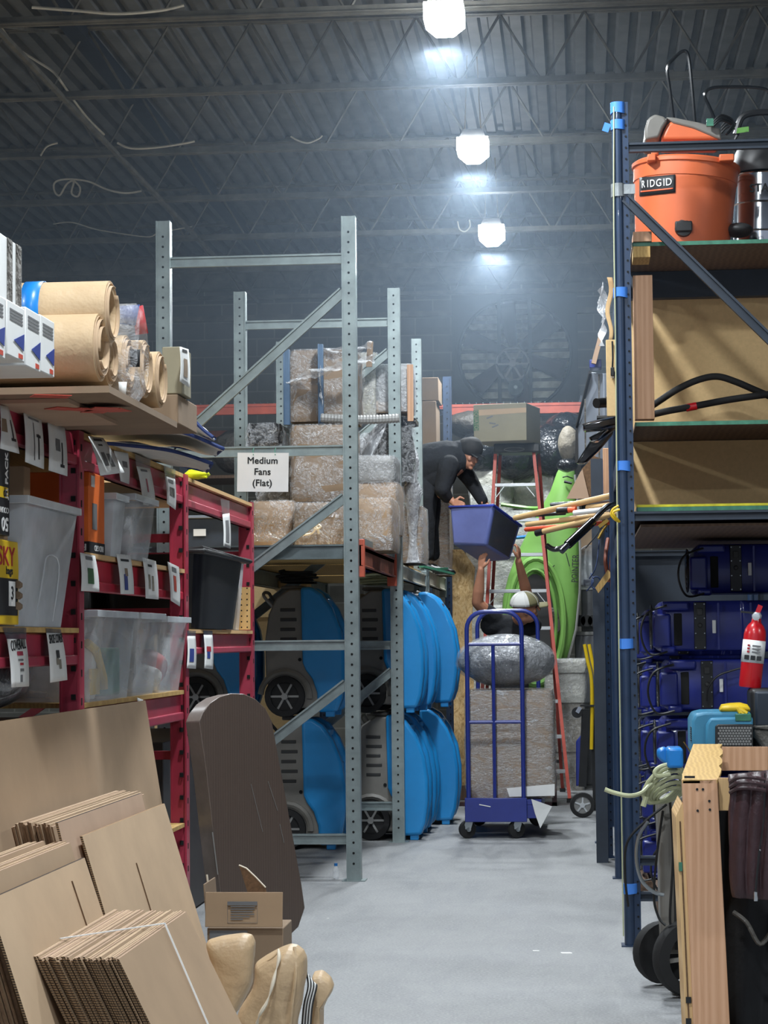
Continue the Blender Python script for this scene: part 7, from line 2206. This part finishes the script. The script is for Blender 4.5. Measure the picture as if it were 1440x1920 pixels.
for pts_ in ([(1256, 1500), (1262, 1600), (1256, 1720), (1262, 1735)], [(1243, 1520), (1232, 1600), (1226, 1680), (1235, 1720), (1248, 1735)], [(1250, 1508), (1210, 1540), (1176, 1580), (1172, 1640), (1178, 1700)]):
    B(MB().tube(bez([P(x, y, Yg - .05) for x, y in pts_], 6), .0055, 6), 'power_cord', 'black', t)
# coiled hose and blue float on top
t = T('coiled_hose', 'pale green coiled hose hanging over the grey machine, its end across the blue post', 'hose', P(1240, 1480, Yg))
yb0 = Yg - .16
loops = []
for k in range(5):
    s_ = 1 - .11 * k
    for q in range(16):
        a = 2 * math.pi * q / 16
        cx, cy = 1244 + 3 * k, 1470 + 5 * k
        u, v = 46 * s_ * math.cos(a), (24 - 3.5 * k) * math.sin(a)
        an = R(-42 + 5 * k)
        loops.append(P(cx + u * math.cos(an) - v * math.sin(an), cy + u * math.sin(an) + v * math.cos(an), yb0 + .05 * math.sin(a) + .012 * k))
B(MB().tube(bez([P(1134, 1480, yb0 - .1), P(1150, 1486, yb0 - .1), P(1178, 1492, yb0 - .1), P(1200, 1488, yb0 - .08), P(1216, 1474, yb0 - .05), P(1240, 1445, yb0)], 6) + loops, .0085, 8), 'hose_coil', 'hose', t)
B(MB().tube(bez([P(1262, 1432, yb0 - .03), P(1240, 1437, yb0 - .05), P(1228, 1446, yb0 - .06), P(1232, 1455, yb0 - .06), P(1256, 1452, yb0 - .04)], 6), .0085, 8), 'upper_loop', 'hose', t)
B(MB().tube([P(1212, 1494, yb0 - .06), P(1206, 1512, yb0 - .06)], .011, 8), 'hose_end', 'hose', t)
B(MB().tube(bez([P(1215, 1540, yb0), P(1197, 1570, yb0), P(1193, 1610, yb0), P(1203, 1650, yb0), P(1225, 1672, yb0), P(1245, 1678, yb0)], 6), .007, 8), 'lower_hose', 'steel', t)
q = P(1256, 1421, Yg - .12)
t = T('blue_float', 'bright blue plastic block sitting on the coiled hose', 'plastic block', q - V((0, 0, .04)))
x0, x1, z0, z1 = zx(1250, 1281, 1402, 1440, Yg - .2)
B(MB().box(x0, x1, Yg - .22, Yg - .06, z0, z1).ext([P(x, y, Yg - .1) for x, y in ((1232, 1405), (1250, 1400), (1256, 1438), (1240, 1428), (1232, 1420))], (0, .08, 0)), 'block', 'bright_blue', t, bevel=.012, seg=3)
one(MB().tube([P(1282, 1391, 8.4), P(1296, 1412, 8.35)], .0025, 5), 'thin_rod', ['brass'], 'thin pale rod sticking up behind the plywood top', 'rod')
# ================================================================ people
def capsule(mb, p, q, r1, r2, n=14):
    p, q = V(p), V(q)
    d = (q - p).normalized()
    pts = [p + d * (f * (q - p).length) for f in (0, .5, 1)]
    mb.tube([p, p.lerp(q, .5), q], [r1, (r1 + r2) / 2 * 1.0, r2], n)
    mb.sph(p, r1, n); mb.sph(q, r2, n)
    return mb
def chain(mb, pts, rs, n=12):
    for i in range(len(pts) - 1):
        capsule(mb, pts[i], pts[i + 1], rs[i], rs[i + 1], n)
def remeshed(mb, name, m, parent, vox=.007, smooth=6):
    o = B(mb, name, m, parent, smooth=180)
    md = o.modifiers.new('remesh', 'REMESH'); md.mode = 'VOXEL'; md.voxel_size = vox; md.use_smooth_shade = True
    sm = o.modifiers.new('smooth', 'SMOOTH'); sm.iterations = smooth; sm.factor = .5
    return o
def hand(mb, wrist, fdir, palm_n, side, curl=.5, L=.095):
    """palm and five bent fingers; fdir = towards the fingertips, palm_n = out of the palm, side = towards the thumb"""
    f = V(fdir).normalized(); nrm = V(palm_n).normalized(); s_ = V(side).normalized()
    for k, o in enumerate((-.026, -.009, .009, .026)):
        capsule(mb, wrist + s_ * o * .5, wrist + f * L * .95 + s_ * o, .016, .012, 8)
    for k, (o, l) in enumerate(((.031, .070), (.011, .080), (-.010, .074), (-.030, .058))):
        b0_ = wrist + f * L + s_ * o
        d = f
        for j, part in enumerate((.45, .32, .23)):
            ang = curl * (.7 + .5 * j)
            d = (f * math.cos(ang * (j + .6)) + nrm * math.sin(ang * (j + .6))).normalized()
            b1_ = b0_ + d * l * part
            capsule(mb, b0_, b1_, .0095 - .001 * j, .0085 - .001 * j, 8)
            b0_ = b1_
    tb_ = wrist + f * L * .3 + s_ * .026
    t1 = tb_ + (f * .5 + s_ * .8 + nrm * .3).normalized() * .042
    t2 = t1 + (f * .8 + s_ * .3 + nrm * .5).normalized() * .034
    capsule(mb, tb_, t1, .0135, .011, 8); capsule(mb, t1, t2, .011, .0085, 8)
def head(mb, c, up, face, r=.098):
    """skull with jaw, nose, lips, ears and eye ridges"""
    up = V(up).normalized(); face = V(face).normalized()
    side = up.cross(face).normalized()
    M = Matrix((side, face, up)).transposed()
    mb.sph(c + up * .02, (r * .80, r * .98, r * 1.08), 20, M=M)
    mb.sph(c - up * .05 + face * .028, (r * .60, r * .66, r * .70), 16, M=M)
    capsule(mb, c + face * .098 + up * .012, c + face * .116 - up * .018, .010, .013, 8)
    for s_ in (-1, 1):
        mb.sph(c + side * (s_ * r * .80) - up * .008, (.010, .020, .030), 10, M=M)
        capsule(mb, c + face * .088 + side * s_ * .02 + up * .034, c + face * .080 + side * s_ * .046 + up * .030, .010, .009, 8)
        mb.sph(c + face * .070 + side * s_ * .038 - up * .018, (.022, .020, .022), 10, M=M)
    capsule(mb, c + face * .092 - side * .018 - up * .052, c + face * .092 + side * .018 - up * .052, .008, .008, 8)
    mb.sph(c + face * .078 - up * .088, (.024, .02, .018), 10, M=M)
    return M

# ---- person bending down from the shelf, in black
YA = 18.15
def A(px, py, dy=0):
    return P(px, py, YA + dy)
t = T('person', 'person in a black hooded jacket bending down from the shelf, lowering a blue tote', 'person', A(805, 1055))
skin = MB()
hc = A(879, 850, 0)
upv = V((.35, -.15, .92))
fc_ = V((.62, -.62, -.55))
head(skin, hc, upv, fc_, .100)
capsule(skin, A(862, 858, .02), hc - upv.normalized() * .06, .06, .055)
hL = A(849, 941, -.18)
hR = A(911, 945, .12)
capsule(skin, A(842, 934, -.15), hL, .034, .028)
hand(skin, hL, A(872, 951, -.28) - hL, V((-.1, .8, -.6)), V((.3, .2, .9)), .55)
capsule(skin, A(902, 936, .1), hR, .032, .026)
hand(skin, hR, A(925, 958, .0) - hR, V((-.2, -.6, -.8)), V((-.6, .2, .7)), .5)
# body core so that the figure is one continuous surface
SH = A(848, 868, 0); HP = A(796, 880, .05)
chain(skin, [HP, A(820, 868, .03), SH, A(862, 858, .02)], [.12, .12, .12, .06])
chain(skin, [SH + V((0, -.16, 0)), A(828, 925, -.2), A(842, 934, -.15)], [.05, .045, .034])
chain(skin, [A(866, 872, .16), A(884, 905, .16), A(902, 936, .1)], [.05, .042, .034])
chain(skin, [HP, A(800, 960, -.05), A(800, 1040, -.03)], [.08, .06, .045])
chain(skin, [HP, A(806, 965, .18), A(812, 1040, .2)], [.08, .06, .045])
remeshed(skin, 'body', 'skin', t, .0055, 3)
jk = MB()
chain(jk, [A(788, 885, .05), A(810, 868, .03), A(838, 862, 0), A(856, 862, 0)], [.165, .175, .165, .115])
chain(jk, [A(800, 905, .02), A(830, 890, -.02)], [.13, .12])
chain(jk, [A(842, 872, -.16), A(829, 918, -.22), A(838, 932, -.17)], [.088, .068, .052])
chain(jk, [A(862, 872, .14), A(882, 900, .16), A(904, 938, .1)], [.088, .066, .05])
jk.sph(A(862, 845, .02), (.09, .1, .09), 14)   # hood bunched at the neck
remeshed(jk, 'jacket', 'jacket', t, .010, 4)
tr_ = MB()
chain(tr_, [A(796, 885, .05), A(799, 935, -.07), A(800, 985, -.08), A(801, 1040, -.04)], [.13, .095, .07, .055])
chain(tr_, [A(797, 885, .1), A(808, 945, .2), A(808, 990, .2), A(813, 1040, .2)], [.12, .09, .068, .055])
remeshed(tr_, 'trousers', 'jacket', t, .010, 4)
for (a, nm) in ((A(801, 1050, -.06), 0), (A(812, 1050, .2), 1)):
    zz = SZ + .004
    c = V((a.x, a.y, zz))
    mb = MB()
    rings = []
    for dx, w_, h_ in ((-.07, .03, .05), (-.05, .042, .085), (0, .045, .09), (.06, .045, .06), (.13, .045, .045), (.175, .035, .035), (.19, .015, .015)):
        rings.append([c + V((dx, w_ * math.cos(q), h_ / 2 + h_ / 2 * math.sin(q))) for q in [2 * math.pi * j / 12 for j in range(12)]])
    mb.loft(rings)
    B(mb, 'shoe', 'black', t, smooth=70)
capm = MB()
Mh = Matrix((upv.cross(fc_).normalized(), fc_.normalized() - upv.normalized() * 0, upv.normalized())).transposed()
capm.sph(hc + upv.normalized() * .045 + V((.01, .0, 0)), (.098, .112, .098), 16)
capm.sph(hc + upv.normalized() * .02 - fc_.normalized() * .035, (.095, .10, .10), 16)
remeshed(capm, 'hair', 'hair', t, .008, 3)
brim_c = hc + upv.normalized() * .04 + fc_.normalized() * .09
sd = upv.cross(fc_).normalized()
B(MB().grid(lambda u, v: brim_c + sd * (.07 * (2 * u - 1)) * (1 - .25 * v * v) + fc_.normalized() * (.075 * v) + upv.normalized() * (-.02 * (2 * u - 1) ** 2 + .01), 10, 6), 'cap_brim', 'black', t, solid=.004)
for s_ in (-1, 1):
    e = hc + fc_.normalized() * .088 + sd * s_ * .032 + upv.normalized() * .012
    B(MB().sph(e, (.008, .008, .008), 8), 'eye', 'ink', t)

# ---- person in the cap, arms raised
YB2 = 17.75
def Q_(px, py, dy=0):
    return P(px, py, YB2 + dy)
g0 = Q_(952, 1400); g0.z = 0
t = T('person', 'person in a dark shirt and white mesh cap reaching up to take the tote', 'person', g0)
skin = MB()
hc = Q_(984, 1141, -.16)
upv = V((-.05, -.25, .95)); fc2 = V((.93, .1, .1))
upn = upv.normalized()
fcn = (fc2 - upn * fc2.dot(upn)).normalized()
head(skin, hc, upn, fcn, .10)
NK = Q_(968, 1165, .05)
capsule(skin, hc - upn * .06, NK, .058, .062)
pel = Q_(955, 1335, .05)
chest = Q_(957, 1205, .05)
chain(skin, [pel, Q_(956, 1270, .05), chest, NK], [.13, .12, .14, .06])
sl, sr = Q_(926, 1160, .0), Q_(992, 1160, .05)
el, er = Q_(895, 1130, -.12), Q_(990, 1122, .12)
wl, wr = Q_(902, 1068, -.2), Q_(972, 1052, -.1)
chain(skin, [chest, sl, el], [.08, .062, .046])
chain(skin, [el, el.lerp(wl, .35), wl], [.046, .047, .028])
chain(skin, [chest, sr, er], [.08, .062, .046])
chain(skin, [er, er.lerp(wr, .35), wr], [.046, .045, .028])
hand(skin, wl, V((.1, -.05, 1)), V((.5, .5, .5)), V((.7, -.6, 0)), .75, .08)
hand(skin, wr, V((.05, -.2, 1)), V((-.7, .3, .3)), V((-.3, -.9, .2)), .55, .08)
for s_, dy in ((-1, 0), (1, .12)):
    hx = pel + V((s_ * .09, 0, -.04))
    kn = V((hx.x + s_ * .02, hx.y - .03 + dy, .50)); an = V((hx.x + s_ * .03, hx.y + dy, .09))
    chain(skin, [hx, kn, an], [.085, .058, .042])
remeshed(skin, 'body', 'skin', t, .0055, 3)
sh = MB()
chain(sh, [Q_(955, 1330, .05), Q_(956, 1270, .05), Q_(957, 1210, .05), Q_(962, 1178, .05)], [.155, .155, .17, .12])
chain(sh, [Q_(920, 1172, .02), Q_(996, 1172, .05)], [.088, .088])
chain(sh, [sl, sl.lerp(el, .45)], [.078, .068])
chain(sh, [sr, sr.lerp(er, .55)], [.078, .066])
remeshed(sh, 'shirt', 'jacket', t, .010, 4)
tr_ = MB()
for s_, dy in ((-1, 0), (1, .12)):
    hx = pel + V((s_ * .09, 0, 0))
    chain(tr_, [hx, V((hx.x + s_ * .02, hx.y - .03 + dy, .50)), V((hx.x + s_ * .03, hx.y + dy, .10))], [.12, .085, .065])
remeshed(tr_, 'trousers', 'denim', t, .012, 4)
for s_, dy in ((-1, 0), (1, .12)):
    c = V((pel.x + s_ * .12, pel.y + dy, .004))
    rings = [[c + V((w_ * math.cos(q), dx, h_ / 2 + h_ / 2 * math.sin(q))) for q in [2 * math.pi * j / 12 for j in range(12)]] for dx, w_, h_ in ((-.08, .03, .05), (-.05, .045, .09), (.03, .046, .08), (.12, .048, .05), (.17, .035, .035), (.19, .012, .012))]
    B(MB().loft(rings), 'shoe', 'black', t, smooth=70)
cm = MB()
sd2 = upn.cross(fcn).normalized()
M2 = Matrix((sd2, fcn, upn)).transposed()
ctrc = hc + upn * .035
vs, fs = [], []
n1, n2 = 24, 8
for i in range(n2 + 1):
    th_ = (math.pi / 2) * i / n2
    for j in range(n1):
        a = 2 * math.pi * j / n1
        vs.append(ctrc + M2 @ V((.100 * math.cos(th_) * math.cos(a), .118 * math.cos(th_) * math.sin(a), .105 * math.sin(th_))))
mi = []
for i in range(n2):
    for j in range(n1):
        fs.append((i * n1 + j, i * n1 + (j + 1) % n1, (i + 1) * n1 + (j + 1) % n1, (i + 1) * n1 + j))
cm.add(vs, fs)
for i in range(n2):
    for j in range(n1):
        cm.m[i * n1 + j] = 1 if 1 <= j <= 10 else 0
B(cm, 'cap', ['cap_white', 'cap_olive'], t, solid=.004, smooth=60, label='cap with a white mesh back and olive front')
for k in range(6):
    a = R(60 * k)
    B(MB().tube([ctrc + M2 @ V((.103 * math.cos(q) * math.cos(a), .121 * math.cos(q) * math.sin(a), .108 * math.sin(q))) for q in [math.pi / 2 * s2 / 8 for s2 in range(9)]], .0022, 5), 'cap_seam', 'cap_white', t)
B(MB().grid(lambda u, v: ctrc + sd2 * (.075 * (2 * u - 1)) * (1 - .25 * v * v) + fcn * (.11 + .075 * v) + upn * (-.02 * (2 * u - 1) ** 2), 10, 6), 'cap_brim', 'cap_olive', t, solid=.004)
for s_ in (-1, 1):
    B(MB().sph(hc + fcn * .088 + sd2 * s_ * .032 + upn * .012, .008, 8), 'eye', 'ink', t)
# ---- the tote they pass
t = T('plastic_tote', 'translucent blue plastic tote handed down between the two people', 'tote', P(908, 1050, 17.6))
q1 = [P(843, 951, 17.55), P(925, 947, 17.4), P(911, 1023, 17.45), P(848, 1021, 17.6)]
w_ = P(977, 986, 17.75) - q1[1]
q2 = [p + w_ for p in q1]
q2[2] = P(957, 1051, 17.75); q2[3] = P(900, 1055, 17.85)
B(MB().hexa([q1[3], q1[2], q2[2], q2[3]], [q1[0], q1[1], q2[1], q2[0]]), 'tote_body', 'tote_blue', t, bevel=.02, seg=3)
B(MB().tube([q1[0], q1[1], q2[1], q2[0]], .012, 8, closed=True), 'rim', 'truck_blue', t)
q = [bil([q2[1], q1[1], q1[2], q2[2]], u, v) + V((-.0, -.006, 0)) for u, v in ((.08, .06), (.92, .06), (.92, .94), (.08, .94))]  # outline of a darker smoky sheet over the tote's end wall
B(MB().ext(q, (0, .003, 0)), 'dark_end_panel', 'smoke', t, label='darker smoky sheet over the end wall')
# ================================================================ scatter volume added for the bluish lamp glare under the roof
n = NT('glare_haze')
n.t.nodes.remove(n.b)
vsn = n.n('ShaderNodeVolumeScatter')
vsn.inputs['Color'].default_value = (.62, .79, 1, 1)
vsn.inputs['Density'].default_value = .015
vsn.inputs['Anisotropy'].default_value = .45
n.l(vsn.outputs[0], n.out.inputs['Volume'])
MATS['haze'] = n.m
h = B(MB().box(-6, 5, 9.5, FLOOR_Y1 - .02, 2.75, 5.15), 'haze', 'haze', smooth=0)
h['kind'] = 'stuff'
h['label'] = 'thin bluish haze volume added as lamp glare under the roof'
h['category'] = 'haze'
